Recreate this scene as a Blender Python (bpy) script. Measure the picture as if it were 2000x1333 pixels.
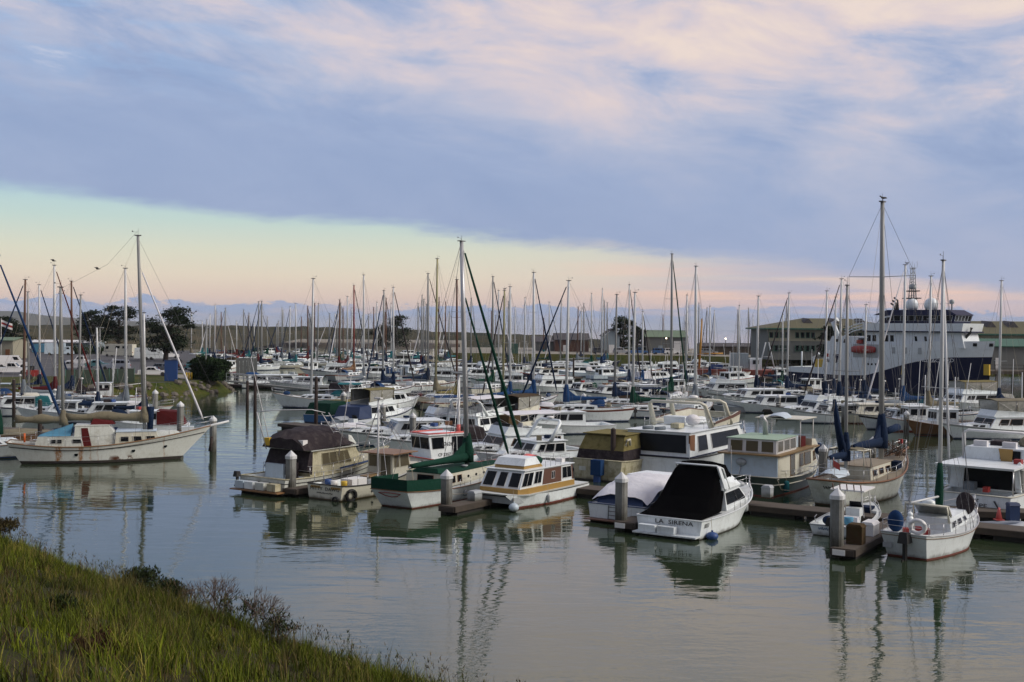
import bpy, bmesh, math, random
import numpy as np
from mathutils import Vector, Matrix
from math import radians, sin, cos, pi, sqrt, atan2

random.seed(7)
for o in list(bpy.data.objects):
    bpy.data.objects.remove(o)
S = bpy.context.scene
COL = S.collection

# ---------------------------------------------------------------- camera
FPX = 2200.0                       # focal length in pixels of the 2000 px wide photo
CAMZ = 10.0
pitch = radians(-0.69)
roll = radians(0.5)
fwd = Vector((0, cos(pitch), sin(pitch)))
right0 = Vector((1, 0, 0))
up0 = right0.cross(fwd)
right = right0 * cos(roll) + up0 * sin(roll)
upv = up0 * cos(roll) - right0 * sin(roll)
cam = bpy.data.cameras.new('camera')
cam.sensor_width = 36.0
cam.lens = 36.0 * FPX / 2000.0
cam.clip_start = 0.3
cam.clip_end = 60000
camo = bpy.data.objects.new('camera', cam)
COL.objects.link(camo)
camo.matrix_world = Matrix(((right.x, upv.x, -fwd.x, 0), (right.y, upv.y, -fwd.y, 0),
                            (right.z, upv.z, -fwd.z, CAMZ), (0, 0, 0, 1)))
S.camera = camo

def W(px, py, z=0.0):
    """photo pixel -> the point where its ray meets the level z"""
    d = fwd + right * ((px - 1000) / FPX) + upv * ((666.5 - py) / FPX)
    t = (z - CAMZ) / d.z
    return Vector((d.x * t, d.y * t, z))

def WD(px, py, D):
    """photo pixel -> point at ground distance D (metres along the view axis)"""
    d = fwd + right * ((px - 1000) / FPX) + upv * ((666.5 - py) / FPX)
    t = D / d.y
    return Vector((d.x * t, d.y * t, CAMZ + d.z * t))

# ---------------------------------------------------------------- light
SUN_DIR = Vector((0.80, -0.16, 0.56)).normalized()      # towards the sun, low on the right
sun_el = math.asin(SUN_DIR.z)
sun_az = atan2(SUN_DIR.x, SUN_DIR.y)
sl = bpy.data.lights.new('sun', 'SUN')
sl.energy = 2.1
sl.angle = radians(24)
sl.color = (1.0, 0.93, 0.83)
so = bpy.data.objects.new('sun', sl)
COL.objects.link(so)
so.rotation_euler = (-SUN_DIR).to_track_quat('-Z', 'Y').to_euler()
S.view_settings.view_transform = 'Standard'
S.view_settings.look = 'None'
S.view_settings.exposure = 0.28
S.view_settings.gamma = 1.0
S.cycles.max_bounces = 5
S.cycles.diffuse_bounces = 2
S.cycles.glossy_bounces = 3
S.cycles.volume_bounces = 0

def srgb(r, g, b):
    f = lambda c: (c / 255 / 12.92) if c / 255 <= 0.04045 else ((c / 255 + 0.055) / 1.055) ** 2.4
    return (f(r), f(g), f(b), 1)

# ---- node helper
class NT:
    def __init__(s, nt):
        s.nt = nt
        s.n = nt.nodes
        s.l = nt.links
    def new(s, typ, **kw):
        n = s.n.new(typ)
        for k, v in kw.items():
            setattr(n, k, v)
        return n
    def put(s, sock, v):
        if v is None:
            return
        if isinstance(v, bpy.types.NodeSocket):
            s.l.new(v, sock)
        else:
            sock.default_value = v
    def math(s, op, a, b=None, c=None, clamp=False):
        n = s.new('ShaderNodeMath', operation=op, use_clamp=clamp)
        for i, v in enumerate((a, b, c)):
            s.put(n.inputs[i], v)
        return n.outputs[0]
    def mix(s, fac, a, b, blend='MIX'):
        n = s.new('ShaderNodeMix', data_type='RGBA', blend_type=blend)
        s.put(n.inputs[0], fac)
        s.put(n.inputs[6], a)
        s.put(n.inputs[7], b)
        return n.outputs[2]
    def noise(s, vec, scale, detail=4, rough=0.55, dist=0.0):
        n = s.new('ShaderNodeTexNoise')
        s.put(n.inputs['Vector'], vec)
        n.inputs['Scale'].default_value = scale
        n.inputs['Detail'].default_value = detail
        n.inputs['Roughness'].default_value = rough
        n.inputs['Distortion'].default_value = dist
        return n.outputs['Fac']
    def smooth(s, x, a, b):
        n = s.new('ShaderNodeMapRange', interpolation_type='SMOOTHSTEP')
        s.put(n.inputs[0], x)
        n.inputs[1].default_value = a
        n.inputs[2].default_value = b
        return n.outputs[0]
    def ramp(s, fac, stops):
        n = s.new('ShaderNodeValToRGB')
        s.put(n.inputs[0], fac)
        cr = n.color_ramp
        while len(cr.elements) < len(stops):
            cr.elements.new(0.5)
        for e, (p, c) in zip(cr.elements, stops):
            e.position = p
            e.color = c
        return n.outputs[0]
    def comb(s, x, y, z=0.0):
        n = s.new('ShaderNodeCombineXYZ')
        s.put(n.inputs[0], x); s.put(n.inputs[1], y); s.put(n.inputs[2], z)
        return n.outputs[0]
    def mapping(s, vec, scale=(1, 1, 1), rot=(0, 0, 0), loc=(0, 0, 0)):
        n = s.new('ShaderNodeMapping')
        s.put(n.inputs[0], vec)
        n.inputs['Location'].default_value = loc
        n.inputs['Rotation'].default_value = rot
        n.inputs['Scale'].default_value = scale
        return n.outputs[0]

# ---------------------------------------------------------------- world: evening sky with a cloud deck
world = bpy.data.worlds.new('World')
S.world = world
world.use_nodes = True
world.cycles.sampling_method = 'MANUAL'
world.cycles.sample_map_resolution = 256
wt = NT(world.node_tree)
wt.n.clear()
tc = wt.new('ShaderNodeTexCoord').outputs['Generated']
sep = wt.new('ShaderNodeSeparateXYZ')
wt.l.new(tc, sep.inputs[0])
X, Y, Z = sep.outputs
hyp = wt.math('SQRT', wt.math('ADD', wt.math('MULTIPLY', X, X), wt.math('MULTIPLY', Y, Y)))
el = wt.math('DIVIDE', Z, wt.math('MAXIMUM', hyp, 0.001))        # tangent of elevation
azi = wt.math('ARCTAN2', X, Y)
# the clear sky low over the sea
clear = wt.ramp(wt.math('MULTIPLY', el, 3.0), [
    (0.00, srgb(176, 178, 196)), (0.035, srgb(204, 186, 186)), (0.075, srgb(220, 197, 184)), (0.13, srgb(222, 209, 190)),
    (0.19, srgb(212, 212, 194)), (0.27, srgb(186, 207, 203)), (0.36, srgb(166, 199, 212)), (0.6, srgb(150, 184, 214))])
pinkside = wt.smooth(azi, -0.1, 0.35)
clear = wt.mix(wt.math('MULTIPLY', pinkside, 0.55), clear, srgb(196, 180, 196))
nish = wt.new('ShaderNodeTexSky', sky_type='NISHITA')
nish.sun_disc = False
nish.sun_elevation = radians(4)
nish.sun_rotation = sun_az
nish.air_density = 1.0
nish.dust_density = 1.5
nsc = wt.new('ShaderNodeVectorMath', operation='SCALE')
wt.l.new(nish.outputs[0], nsc.inputs[0])
nsc.inputs['Scale'].default_value = 0.02
# cumulus bank on the horizon
cn = wt.noise(wt.comb(wt.math('MULTIPLY', azi, 22.0), wt.math('MULTIPLY', el, 55.0)), 1.0, 5, 0.6)
cn2 = wt.noise(wt.comb(wt.math('MULTIPLY', azi, 5.0), 3.3), 1.0, 2, 0.5)
top = wt.math('ADD', wt.math('MULTIPLY', cn, 0.040), wt.math('MULTIPLY', cn2, 0.018))
cum = wt.smooth(wt.math('SUBTRACT', wt.math('ADD', top, -0.0105), el), -0.0008, 0.0012)
cumcol = wt.mix(wt.smooth(wt.noise(wt.comb(wt.math('MULTIPLY', azi, 16.0), wt.math('MULTIPLY', el, 110.0)), 1.0, 4, 0.6), 0.42, 0.68),
                srgb(138, 162, 200), srgb(176, 176, 196))
cumcol = wt.mix(wt.smooth(el, 0.0, 0.008), srgb(166, 176, 200), cumcol)
low = wt.mix(wt.math('MULTIPLY', cum, 0.92), clear, cumcol)
# thin pink streaks low on the right
strk = wt.noise(wt.comb(wt.math('MULTIPLY', azi, 3.2), wt.math('MULTIPLY', el, 60.0), 4.0), 1.0, 4, 0.55)
strm = wt.math('MULTIPLY', wt.smooth(strk, 0.46, 0.66), wt.smooth(azi, -0.02, 0.2))
low = wt.mix(wt.math('MULTIPLY', strm, wt.math('MULTIPLY', wt.smooth(el, 0.008, 0.02), 0.75)), low, srgb(240, 200, 180))
strk2 = wt.noise(wt.comb(wt.math('MULTIPLY', azi, 2.6), wt.math('MULTIPLY', el, 48.0), 9.0), 1.0, 4, 0.55)
strm2 = wt.math('MULTIPLY', wt.smooth(strk2, 0.48, 0.62), wt.smooth(azi, 0.05, 0.3))
low = wt.mix(wt.math('MULTIPLY', strm2, wt.math('MULTIPLY', wt.smooth(el, 0.012, 0.025), 0.7)), low, srgb(160, 168, 200))
# the cloud deck: a layer whose edge lies beyond the harbour
edge = wt.math('ADD', wt.math('ADD', Z, wt.math('MULTIPLY', Y, -0.0775)), wt.math('MULTIPLY', X, 0.092))
en = wt.noise(wt.comb(wt.math('MULTIPLY', azi, 5.0), wt.math('MULTIPLY', el, 24.0)), 1.0, 6, 0.66)
edgen = wt.math('ADD', edge, wt.math('MULTIPLY', wt.math('SUBTRACT', en, 0.5), 0.040))
deckm = wt.smooth(edgen, -0.007, 0.008)
cv = wt.comb(X, Y, wt.math('ADD', wt.math('MULTIPLY', Z, 2.6), wt.math('MULTIPLY', X, 0.35)))
nb = wt.noise(cv, 2.6, 3, 0.5, 0.5)
nm = wt.noise(wt.mapping(cv, loc=(3.1, 1.7, 0.4), scale=(1, 1, 1.15)), 7.5, 6, 0.62, 0.4)
hi = wt.smooth(edge, 0.035, 0.21)
amp = wt.math('MULTIPLY_ADD', hi, 1.05, 0.22)
var = wt.math('ADD', wt.math('MULTIPLY', wt.math('SUBTRACT', nb, 0.5), 1.25), wt.math('MULTIPLY', wt.math('SUBTRACT', nm, 0.5), 1.25))
lit = wt.math('ADD', wt.math('MULTIPLY', hi, 0.315), wt.math('MULTIPLY', var, amp))
lit = wt.math('ADD', lit, wt.math('MULTIPLY_ADD', wt.smooth(azi, -0.35, 0.30), 0.13, 0.29))
dcol = wt.ramp(lit, [(0.20, srgb(130, 150, 190)), (0.38, srgb(148, 164, 199)), (0.54, srgb(174, 180, 204)),
                     (0.68, srgb(199, 192, 204)), (0.82, srgb(215, 200, 202)), (1.0, srgb(229, 211, 202))])
# blue gaps with bright shreds, towards the upper left
gn = wt.noise(wt.mapping(cv, loc=(7.0, 2.0, 5.0), rot=(0, 0.5, 0), scale=(1, 1, 1.6)), 9.0, 5, 0.62, 0.5)
leftm = wt.math('MULTIPLY', wt.smooth(azi, -0.08, -0.36), hi)
dcol = wt.mix(wt.math('MULTIPLY', wt.smooth(gn, 0.45, 0.60), wt.math('MULTIPLY', leftm, 0.55)), dcol, srgb(150, 184, 224))
dcol = wt.mix(wt.math('MULTIPLY', wt.smooth(gn, 0.60, 0.72), wt.math('MULTIPLY', leftm, 0.85)), dcol, srgb(222, 218, 226))
skyc = wt.mix(deckm, low, dcol)
add = wt.new('ShaderNodeMix', data_type='RGBA', blend_type='ADD')
add.inputs[0].default_value = 1.0
# the glow fades towards the side of the sky away from the sunset
away = wt.smooth(wt.math('ADD', wt.math('MULTIPLY', X, 0.42), wt.math('MULTIPLY', Y, 0.90)), -0.95, 0.55)
dusk = wt.math('MULTIPLY_ADD', away, 0.48, 0.52)
skym = wt.new('ShaderNodeVectorMath', operation='SCALE')
wt.l.new(skyc, skym.inputs[0])
wt.l.new(dusk, skym.inputs['Scale'])
wt.l.new(skym.outputs[0], add.inputs[6])
wt.l.new(nsc.outputs[0], add.inputs[7])
bg = wt.new('ShaderNodeBackground')
wt.l.new(add.outputs[2], bg.inputs[0])
bg.inputs[1].default_value = 0.86
out = wt.new('ShaderNodeOutputWorld')
wt.l.new(bg.outputs[0], out.inputs[0])

# ---------------------------------------------------------------- object helpers
LABELS = {}
def tag(o, label, cat, group=None, kind=None):
    if label:
        LABELS.setdefault(label, []).append(o.name)
        o['label'] = label
    if cat:
        o['category'] = cat
    if group:
        o['group'] = group
    if kind:
        o['kind'] = kind
    return o

def thing(name, label, cat, loc=(0, 0, 0), rz=0.0, group=None):
    o = bpy.data.objects.new(name, None)
    o.empty_display_size = 0.3
    COL.objects.link(o)
    o.location = loc
    o.rotation_euler = (0, 0, rz)
    return tag(o, label, cat, group)

class MB:
    """collects shapes; build() links them as ONE mesh object"""
    def __init__(s):
        s.v = []; s.f = []; s.m = []; s.s = []
    def add(s, vs, fs, mat=0, smooth=False):
        b = len(s.v)
        s.v += [tuple(v) for v in vs]
        s.f += [tuple(b + i for i in f) for f in fs]
        s.m += [mat] * len(fs)
        s.s += [smooth] * len(fs)
        return s
    def box(s, c, d, mat=0, rz=0.0, ry=0.0, rx=0.0):
        hx, hy, hz = d[0] / 2, d[1] / 2, d[2] / 2
        vs = [Vector((x, y, z)) for z in (-hz, hz) for (x, y) in ((-hx, -hy), (hx, -hy), (hx, hy), (-hx, hy))]
        if rz or ry or rx:
            R = Matrix.Rotation(rz, 3, 'Z') @ Matrix.Rotation(ry, 3, 'Y') @ Matrix.Rotation(rx, 3, 'X')
            vs = [R @ v for v in vs]
        vs = [v + Vector(c) for v in vs]
        return s.add(vs, [(3, 2, 1, 0), (4, 5, 6, 7), (0, 1, 5, 4), (1, 2, 6, 5), (2, 3, 7, 6), (3, 0, 4, 7)], mat)
    def hexa(s, lo, hi, mat=0):
        """8 corner solid: lower ring, upper ring"""
        n = len(lo)
        fs = [tuple(reversed(range(n))), tuple(range(n, 2 * n))]
        fs += [(i, (i + 1) % n, n + (i + 1) % n, n + i) for i in range(n)]
        return s.add(list(lo) + list(hi), fs, mat)
    def prism(s, poly, z0, z1, mat=0, inset=0.0):
        return s.hexa([(x, y, z0) for x, y in poly], [(x * (1 - inset), y * (1 - inset), z1) for x, y in poly], mat)
    def tube(s, p0, p1, r0, r1=None, n=6, mat=0, caps=True):
        return s.path([p0, p1], [r0, r0 if r1 is None else r1], n, mat, caps)
    def path(s, pts, r, n=6, mat=0, caps=True, closed=False):
        pts = [Vector(p) for p in pts]
        m = len(pts)
        if not isinstance(r, (list, tuple)):
            r = [r] * m
        vs = []
        t0 = None
        for i, p in enumerate(pts):
            a = pts[i - 1] if (i > 0 or closed) else p
            b = pts[(i + 1) % m] if (i < m - 1 or closed) else p
            t = b - a
            t = t.normalized() if t.length > 1e-9 else Vector((0, 0, 1))
            ref = Vector((0, 0, 1)) if abs(t.z) < 0.9 else Vector((1, 0, 0))
            sx = t.cross(ref).normalized()
            sy = sx.cross(t)
            for k in range(n):
                a_ = 2 * pi * (k + 0.5) / n
                vs.append(p + sx * (cos(a_) * r[i]) + sy * (sin(a_) * r[i]))
        fs = []
        for i in range(m if closed else m - 1):
            for k in range(n):
                i2 = (i + 1) % m
                fs.append((i * n + k, i * n + (k + 1) % n, i2 * n + (k + 1) % n, i2 * n + k))
        s.add(vs, fs, mat, n > 4)
        if caps and not closed:
            b = len(s.v) - len(vs)
            s.f += [tuple(b + k for k in reversed(range(n))), tuple(b + (m - 1) * n + k for k in range(n))]
            s.m += [mat] * 2
            s.s += [False] * 2
        return s
    def lathe(s, prof, c=(0, 0, 0), n=12, mat=0, axis='z', smooth=True):
        vs = []
        for (r, h) in prof:
            for k in range(n):
                a = 2 * pi * k / n
                x, y = r * cos(a), r * sin(a)
                if axis == 'z':
                    p = (c[0] + x, c[1] + y, c[2] + h)
                elif axis == 'x':
                    p = (c[0] + h, c[1] + x, c[2] + y)
                else:
                    p = (c[0] + x, c[1] + h, c[2] + y)
                vs.append(p)
        m = len(prof)
        fs = [(i * n + k, i * n + (k + 1) % n, (i + 1) * n + (k + 1) % n, (i + 1) * n + k) for i in range(m - 1) for k in range(n)]
        fs += [tuple(reversed(range(n))), tuple((m - 1) * n + k for k in range(n))]
        return s.add(vs, fs, mat, smooth)
    def grid(s, rows, mat=0, smooth=True, closed=False):
        """rows: list of equally long point lists"""
        n = len(rows[0])
        vs = [p for r in rows for p in r]
        fs = []
        for i in range(len(rows) - 1):
            for k in range(n if closed else n - 1):
                k2 = (k + 1) % n
                fs.append((i * n + k, i * n + k2, (i + 1) * n + k2, (i + 1) * n + k))
        return s.add(vs, fs, mat, smooth)
    def ball(s, c, r, mat=0, n=10, m=6, sq=(1, 1, 1)):
        rows = []
        for i in range(m + 1):
            th = pi * i / m
            rr = max(sin(th), 0.02)
            rows.append([(c[0] + r * sq[0] * rr * cos(2 * pi * k / n), c[1] + r * sq[1] * rr * sin(2 * pi * k / n), c[2] - r * sq[2] * cos(th)) for k in range(n)])
        return s.grid(rows, mat, True, True)
    def mesh(s, name):
        me = bpy.data.meshes.new(name)
        me.from_pydata(s.v, [], s.f)
        me.polygons.foreach_set('material_index', s.m)
        me.polygons.foreach_set('use_smooth', s.s)
        return me
    def build(s, name, mats, parent=None, loc=None, rz=0.0):
        me = s.mesh(name)
        for mt in (mats if isinstance(mats, (list, tuple)) else [mats]):
            me.materials.append(M[mt] if isinstance(mt, str) else mt)
        o = bpy.data.objects.new(name, me)
        COL.objects.link(o)
        if parent:
            o.parent = parent
        if loc is not None:
            o.location = loc
        if rz:
            o.rotation_euler = (0, 0, rz)
        return o

def dup(o, parent=None, loc=None, rz=None):
    c = o.copy()
    COL.objects.link(c)
    if parent:
        c.parent = parent
    if loc is not None:
        c.location = loc
    if rz is not None:
        c.rotation_euler = (0, 0, rz)
    return c

def text(parent, s, size, org, xdir, up, mat, name='lettering', align='CENTER', shear=0.0):
    cu = bpy.data.curves.new(name, 'FONT')
    cu.body = s
    cu.size = size
    cu.align_x = align
    cu.extrude = 0.004
    cu.shear = shear
    cu.resolution_u = 2
    t = bpy.data.objects.new(name, cu)
    COL.objects.link(t)
    dg = bpy.context.evaluated_depsgraph_get()
    me = bpy.data.meshes.new_from_object(t.evaluated_get(dg))
    bpy.data.objects.remove(t)
    xd = Vector(xdir).normalized()
    u = Vector(up)
    u = (u - xd * u.dot(xd)).normalized()
    n = xd.cross(u)
    mt = Matrix(((xd.x, u.x, n.x, org[0]), (xd.y, u.y, n.y, org[1]), (xd.z, u.z, n.z, org[2]), (0, 0, 0, 1)))
    me.transform(mt)
    me.materials.clear()
    me.materials.append(M[mat])
    o = bpy.data.objects.new(name, me)
    COL.objects.link(o)
    o.parent = parent
    return o

# ---------------------------------------------------------------- materials
M = {}
def mat(name, rgb, rough=0.5, dirt=0.0, dirtcol=(0.10, 0.075, 0.04), scale=2.0, streak=0.0, spec=0.5, bump=0.0, bscale=8.0, vary=0.0, metal=0.0, thr=(0.45, 0.75), scum=0.0, scumz=0.32, scumcol=(0.055, 0.05, 0.025)):
    m = bpy.data.materials.new(name)
    m.use_nodes = True
    t = NT(m.node_tree)
    b = t.n['Principled BSDF']
    col = (rgb[0], rgb[1], rgb[2], 1)
    tcn = t.new('ShaderNodeTexCoord').outputs['Object']
    c = col
    if vary:
        oi = t.new('ShaderNodeObjectInfo').outputs['Random']
        hsv = t.new('ShaderNodeHueSaturation')
        hsv.inputs['Color'].default_value = col
        t.put(hsv.inputs['Value'], t.math('MULTIPLY_ADD', oi, vary, 1 - vary * 0.6))
        c = hsv.outputs[0]
    if dirt:
        n1 = t.noise(tcn, scale, 5, 0.6)
        c = t.mix(t.math('MULTIPLY', t.smooth(n1, thr[0], thr[1]), dirt), c, (*dirtcol, 1))
        n3 = t.noise(tcn, scale * 7, 3, 0.6)
        c = t.mix(t.math('MULTIPLY', t.smooth(n3, 0.4, 0.75), dirt * 0.35), c, (*dirtcol, 1))
    if streak:
        n2 = t.noise(t.mapping(tcn, scale=(4, 4, 0.25)), 2.0, 4, 0.6)
        c = t.mix(t.math('MULTIPLY', t.smooth(n2, 0.5, 0.78), streak), c, (*dirtcol, 1))
    if scum:
        sz = t.new('ShaderNodeSeparateXYZ')
        t.l.new(tcn, sz.inputs[0])
        zz0 = t.math('ADD', sz.outputs[2], t.math('MULTIPLY', t.math('SUBTRACT', t.noise(t.mapping(tcn, scale=(1, 1, 0.4)), 2.5, 4, 0.65), 0.5), scumz * 1.5))
        c = t.mix(t.math('MULTIPLY', t.smooth(zz0, scumz, scumz * 0.1), scum), c, (*scumcol, 1))
    t.put(b.inputs['Base Color'], c)
    b.inputs['Roughness'].default_value = rough
    b.inputs['Specular IOR Level'].default_value = spec
    b.inputs['Metallic'].default_value = metal
    if bump:
        bn = t.new('ShaderNodeBump')
        bn.inputs['Strength'].default_value = bump
        bn.inputs['Distance'].default_value = 0.09 if name.startswith('cv') else 0.05
        t.l.new(t.noise(tcn, bscale, 4, 0.6), bn.inputs['Height'])
        t.l.new(bn.outputs[0], b.inputs['Normal'])
    M[name] = m
    return m

mat('gel', (0.78, 0.84, 0.86), 0.32, 0.24, (0.28, 0.29, 0.26), 1.4, 0.28, vary=0.22, scum=0.65)
mat('gel_old', (0.60, 0.63, 0.59), 0.45, 0.45, (0.19, 0.17, 0.10), 1.3, 0.4, vary=0.10, scum=0.75)
mat('gel_moss', (0.50, 0.47, 0.33), 0.6, 0.75, (0.12, 0.10, 0.025), 1.6, 0.6, scum=0.75)
mat('gel_cream', (0.62, 0.61, 0.51), 0.45, 0.25, (0.25, 0.19, 0.10), 1.4, 0.3, vary=0.1, scum=0.75)
mat('gel_blue', (0.50, 0.60, 0.68), 0.4, 0.2, (0.24, 0.24, 0.2), 1.4, 0.2, scum=0.75)
mat('gel_grey', (0.36, 0.39, 0.41), 0.4, 0.25, (0.16, 0.15, 0.12), 1.4, 0.25, scum=0.75)
mat('deck', (0.60, 0.64, 0.64), 0.6, 0.3, (0.28, 0.24, 0.17), 2.2, vary=0.15)
mat('deck_tan', (0.27, 0.23, 0.17), 0.7, 0.35, (0.15, 0.11, 0.06), 2.0, vary=0.2)
mat('deck_green', (0.30, 0.42, 0.32), 0.7, 0.35, (0.2, 0.2, 0.12), 2.0)
mat('bottom', (0.030, 0.022, 0.022), 0.7, 0.4, (0.05, 0.06, 0.03), 2.0)
mat('bottom_red', (0.16, 0.028, 0.02), 0.7, 0.35, (0.05, 0.03, 0.02), 2.0)
mat('bottom_blue', (0.02, 0.06, 0.16), 0.6, 0.3, (0.03, 0.04, 0.05), 2.0)
mat('navy', (0.012, 0.035, 0.11), 0.5, 0.2, (0.05, 0.06, 0.08), 2.0, vary=0.3)
mat('hullnavy', (0.006, 0.010, 0.042), 0.5, 0.10, (0.03, 0.03, 0.045), 0.4, 0.2, spec=0.2)
mat('hullgreen', (0.012, 0.030, 0.022), 0.3, 0.25, (0.06, 0.06, 0.04), 1.0, 0.3)
mat('hullbrown', (0.17, 0.085, 0.035), 0.4, 0.3, (0.06, 0.03, 0.015), 1.4, 0.3, scum=0.75)
mat('hullred', (0.24, 0.05, 0.03), 0.5, 0.35, (0.08, 0.035, 0.02), 0.8, 0.4)
mat('hullblue', (0.03, 0.12, 0.27), 0.45, 0.2, (0.03, 0.05, 0.08), 1.2, 0.2)
mat('black', (0.012, 0.012, 0.013), 0.55)
mat('rubber', (0.018, 0.018, 0.018), 0.8)
mat('blackcloth', (0.0022, 0.0022, 0.0026), 0.95, spec=0.02, bump=0.3, bscale=3)
mat('glass', (0.005, 0.007, 0.010), 0.16, spec=0.18)
mat('glass_tan', (0.11, 0.095, 0.06), 0.15, 0.2, (0.05, 0.05, 0.03), 3.0)
mat('glass_clear', (0.30, 0.30, 0.27), 0.12, 0.5, (0.10, 0.11, 0.10), 2.5, spec=0.6)
mat('frame_white', (0.66, 0.66, 0.65), 0.4)
mat('frame_alu', (0.40, 0.41, 0.42), 0.35, metal=0.6)
mat('wood', (0.20, 0.085, 0.030), 0.45, 0.35, (0.06, 0.025, 0.012), 3.0, 0.25)
mat('wood_light', (0.26, 0.17, 0.075), 0.5, 0.3, (0.2, 0.11, 0.04), 3.0)
mat('teak_rail', (0.23, 0.12, 0.05), 0.5, 0.35, (0.09, 0.05, 0.02), 3.0)
mat('gold', (0.36, 0.22, 0.06), 0.45, 0.15, (0.3, 0.17, 0.05), 2.0)
mat('brownpanel', (0.10, 0.042, 0.025), 0.5, 0.15, (0.06, 0.03, 0.02), 2.0)
mat('alu', (0.52, 0.53, 0.55), 0.38, 0.15, (0.25, 0.25, 0.25), 2.0, metal=0.35, vary=0.2)
mat('mast_white', (0.64, 0.66, 0.67), 0.4, 0.2, (0.3, 0.3, 0.28), 1.2, vary=0.12)
mat('mast_grey', (0.30, 0.31, 0.31), 0.45, 0.2, (0.15, 0.14, 0.12), 1.2, vary=0.25)
mat('mast_brown', (0.13, 0.06, 0.035), 0.5, 0.25, (0.05, 0.025, 0.015), 1.2)
mat('mast_red', (0.22, 0.018, 0.014), 0.45)
mat('mast_olive', (0.36, 0.34, 0.18), 0.5, 0.2, (0.2, 0.18, 0.1), 1.2)
mat('mast_yellow', (0.48, 0.24, 0.03), 0.5, 0.3, (0.2, 0.1, 0.03), 1.0)
mat('wire', (0.13, 0.13, 0.14), 0.5, metal=0.3)
mat('rope', (0.45, 0.40, 0.30), 0.9)
mat('steel', (0.55, 0.56, 0.57), 0.28, metal=0.8)
mat('cv_navy', (0.008, 0.020, 0.052), 0.9, spec=0.15, bump=0.6, bscale=3.0, vary=0.35)
mat('cv_blue', (0.014, 0.048, 0.135), 0.9, spec=0.15, bump=0.6, bscale=3.0, vary=0.3)
mat('cv_teal', (0.02, 0.13, 0.15), 0.9, spec=0.15, bump=0.5, bscale=3.0, vary=0.25)
mat('cv_green', (0.006, 0.040, 0.026), 0.9, spec=0.15, bump=0.6, bscale=3.0, vary=0.2)
mat('cv_sky', (0.10, 0.27, 0.40), 0.9, spec=0.15, bump=0.5, bscale=3.0)
mat('cv_tan', (0.20, 0.18, 0.125), 0.9, 0.5, (0.08, 0.07, 0.05), 2.5, spec=0.15, bump=0.6, bscale=3.0)
mat('cv_moss', (0.20, 0.17, 0.07), 0.9, 0.65, (0.06, 0.06, 0.02), 2.5, spec=0.1, bump=0.6, bscale=3.0)
mat('cv_brown', (0.07, 0.045, 0.025), 0.9, 0.5, (0.05, 0.055, 0.02), 3.0, spec=0.1, bump=0.6, bscale=3.0)
mat('cv_maroon', (0.085, 0.012, 0.013), 0.9, spec=0.15, bump=0.5, bscale=3.0)
mat('cv_white', (0.66, 0.66, 0.69), 0.85, 0.15, (0.4, 0.38, 0.33), 2.0, spec=0.2, bump=0.7, bscale=2.2)
mat('cv_dark', (0.022, 0.016, 0.020), 0.85, 0.5, (0.10, 0.085, 0.08), 2.6, spec=0.25, bump=0.8, bscale=2.2)
mat('cv_grey', (0.16, 0.19, 0.22), 0.85, 0.3, (0.08, 0.08, 0.08), 2.0, spec=0.2, bump=0.6, bscale=3.0)
mat('red', (0.30, 0.022, 0.018), 0.5, 0.2, (0.12, 0.03, 0.02), 3)
mat('orange', (0.60, 0.12, 0.02), 0.5)
mat('yellow', (0.58, 0.38, 0.03), 0.5)
mat('white', (0.74, 0.74, 0.73), 0.45, 0.12, (0.35, 0.33, 0.28), 2.0)
mat('blue_paint', (0.02, 0.065, 0.22), 0.5, 0.2, (0.03, 0.05, 0.1), 1.5)
mat('kayak', (0.55, 0.10, 0.09), 0.4)
mat('rubber_grey', (0.30, 0.33, 0.37), 0.6, 0.25, (0.15, 0.15, 0.14), 2.0)
mat('concrete', (0.22, 0.225, 0.215), 0.9, 0.5, (0.08, 0.075, 0.055), 1.5, 0.45, bump=0.3, bscale=14, vary=0.25, scum=0.92, scumz=1.7, scumcol=(0.035, 0.032, 0.022))
mat('pilecap', (0.62, 0.64, 0.65), 0.6, 0.35, (0.3, 0.3, 0.27), 3.0, vary=0.1)
mat('oldwood', (0.028, 0.018, 0.016), 0.85, 0.4, (0.07, 0.05, 0.04), 2.0, 0.4, bump=0.4, bscale=10)
mat('dockdeck', (0.085, 0.068, 0.052), 0.85, 0.6, (0.045, 0.037, 0.027), 1.2, bump=0.4, bscale=6, vary=0.2)
mat('dockside', (0.055, 0.042, 0.032), 0.85, 0.5, (0.02, 0.018, 0.014), 1.4, bump=0.4, bscale=6)
mat('floatblack', (0.015, 0.015, 0.014), 0.8)
mat('asphalt', (0.060, 0.060, 0.066), 0.95, 0.4, (0.11, 0.105, 0.10), 0.06, bump=0.2, bscale=3)
mat('paintline', (0.42, 0.41, 0.38), 0.85)
mat('gravel', (0.24, 0.22, 0.18), 0.95, 0.4, (0.12, 0.11, 0.07), 0.3)
mat('rock', (0.17, 0.15, 0.125), 0.9, 0.5, (0.06, 0.055, 0.04), 1.2, bump=0.5, bscale=4, vary=0.5)
mat('bark', (0.055, 0.042, 0.034), 0.95, 0.3, (0.1, 0.08, 0.06), 3)
mat('cypress', (0.020, 0.032, 0.016), 0.95, vary=0.5, spec=0.1)
mat('leaf_dark', (0.020, 0.040, 0.014), 0.9, vary=0.4, spec=0.15)
mat('twig', (0.075, 0.048, 0.034), 0.9)
mat('carwhite', (0.72, 0.72, 0.72), 0.25)
mat('carsilver', (0.34, 0.36, 0.39), 0.28, metal=0.4)
mat('carblue', (0.03, 0.10, 0.26), 0.28)
mat('cardark', (0.025, 0.028, 0.035), 0.28)
mat('carred', (0.26, 0.02, 0.02), 0.3)
mat('carteal', (0.05, 0.15, 0.17), 0.3)
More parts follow.
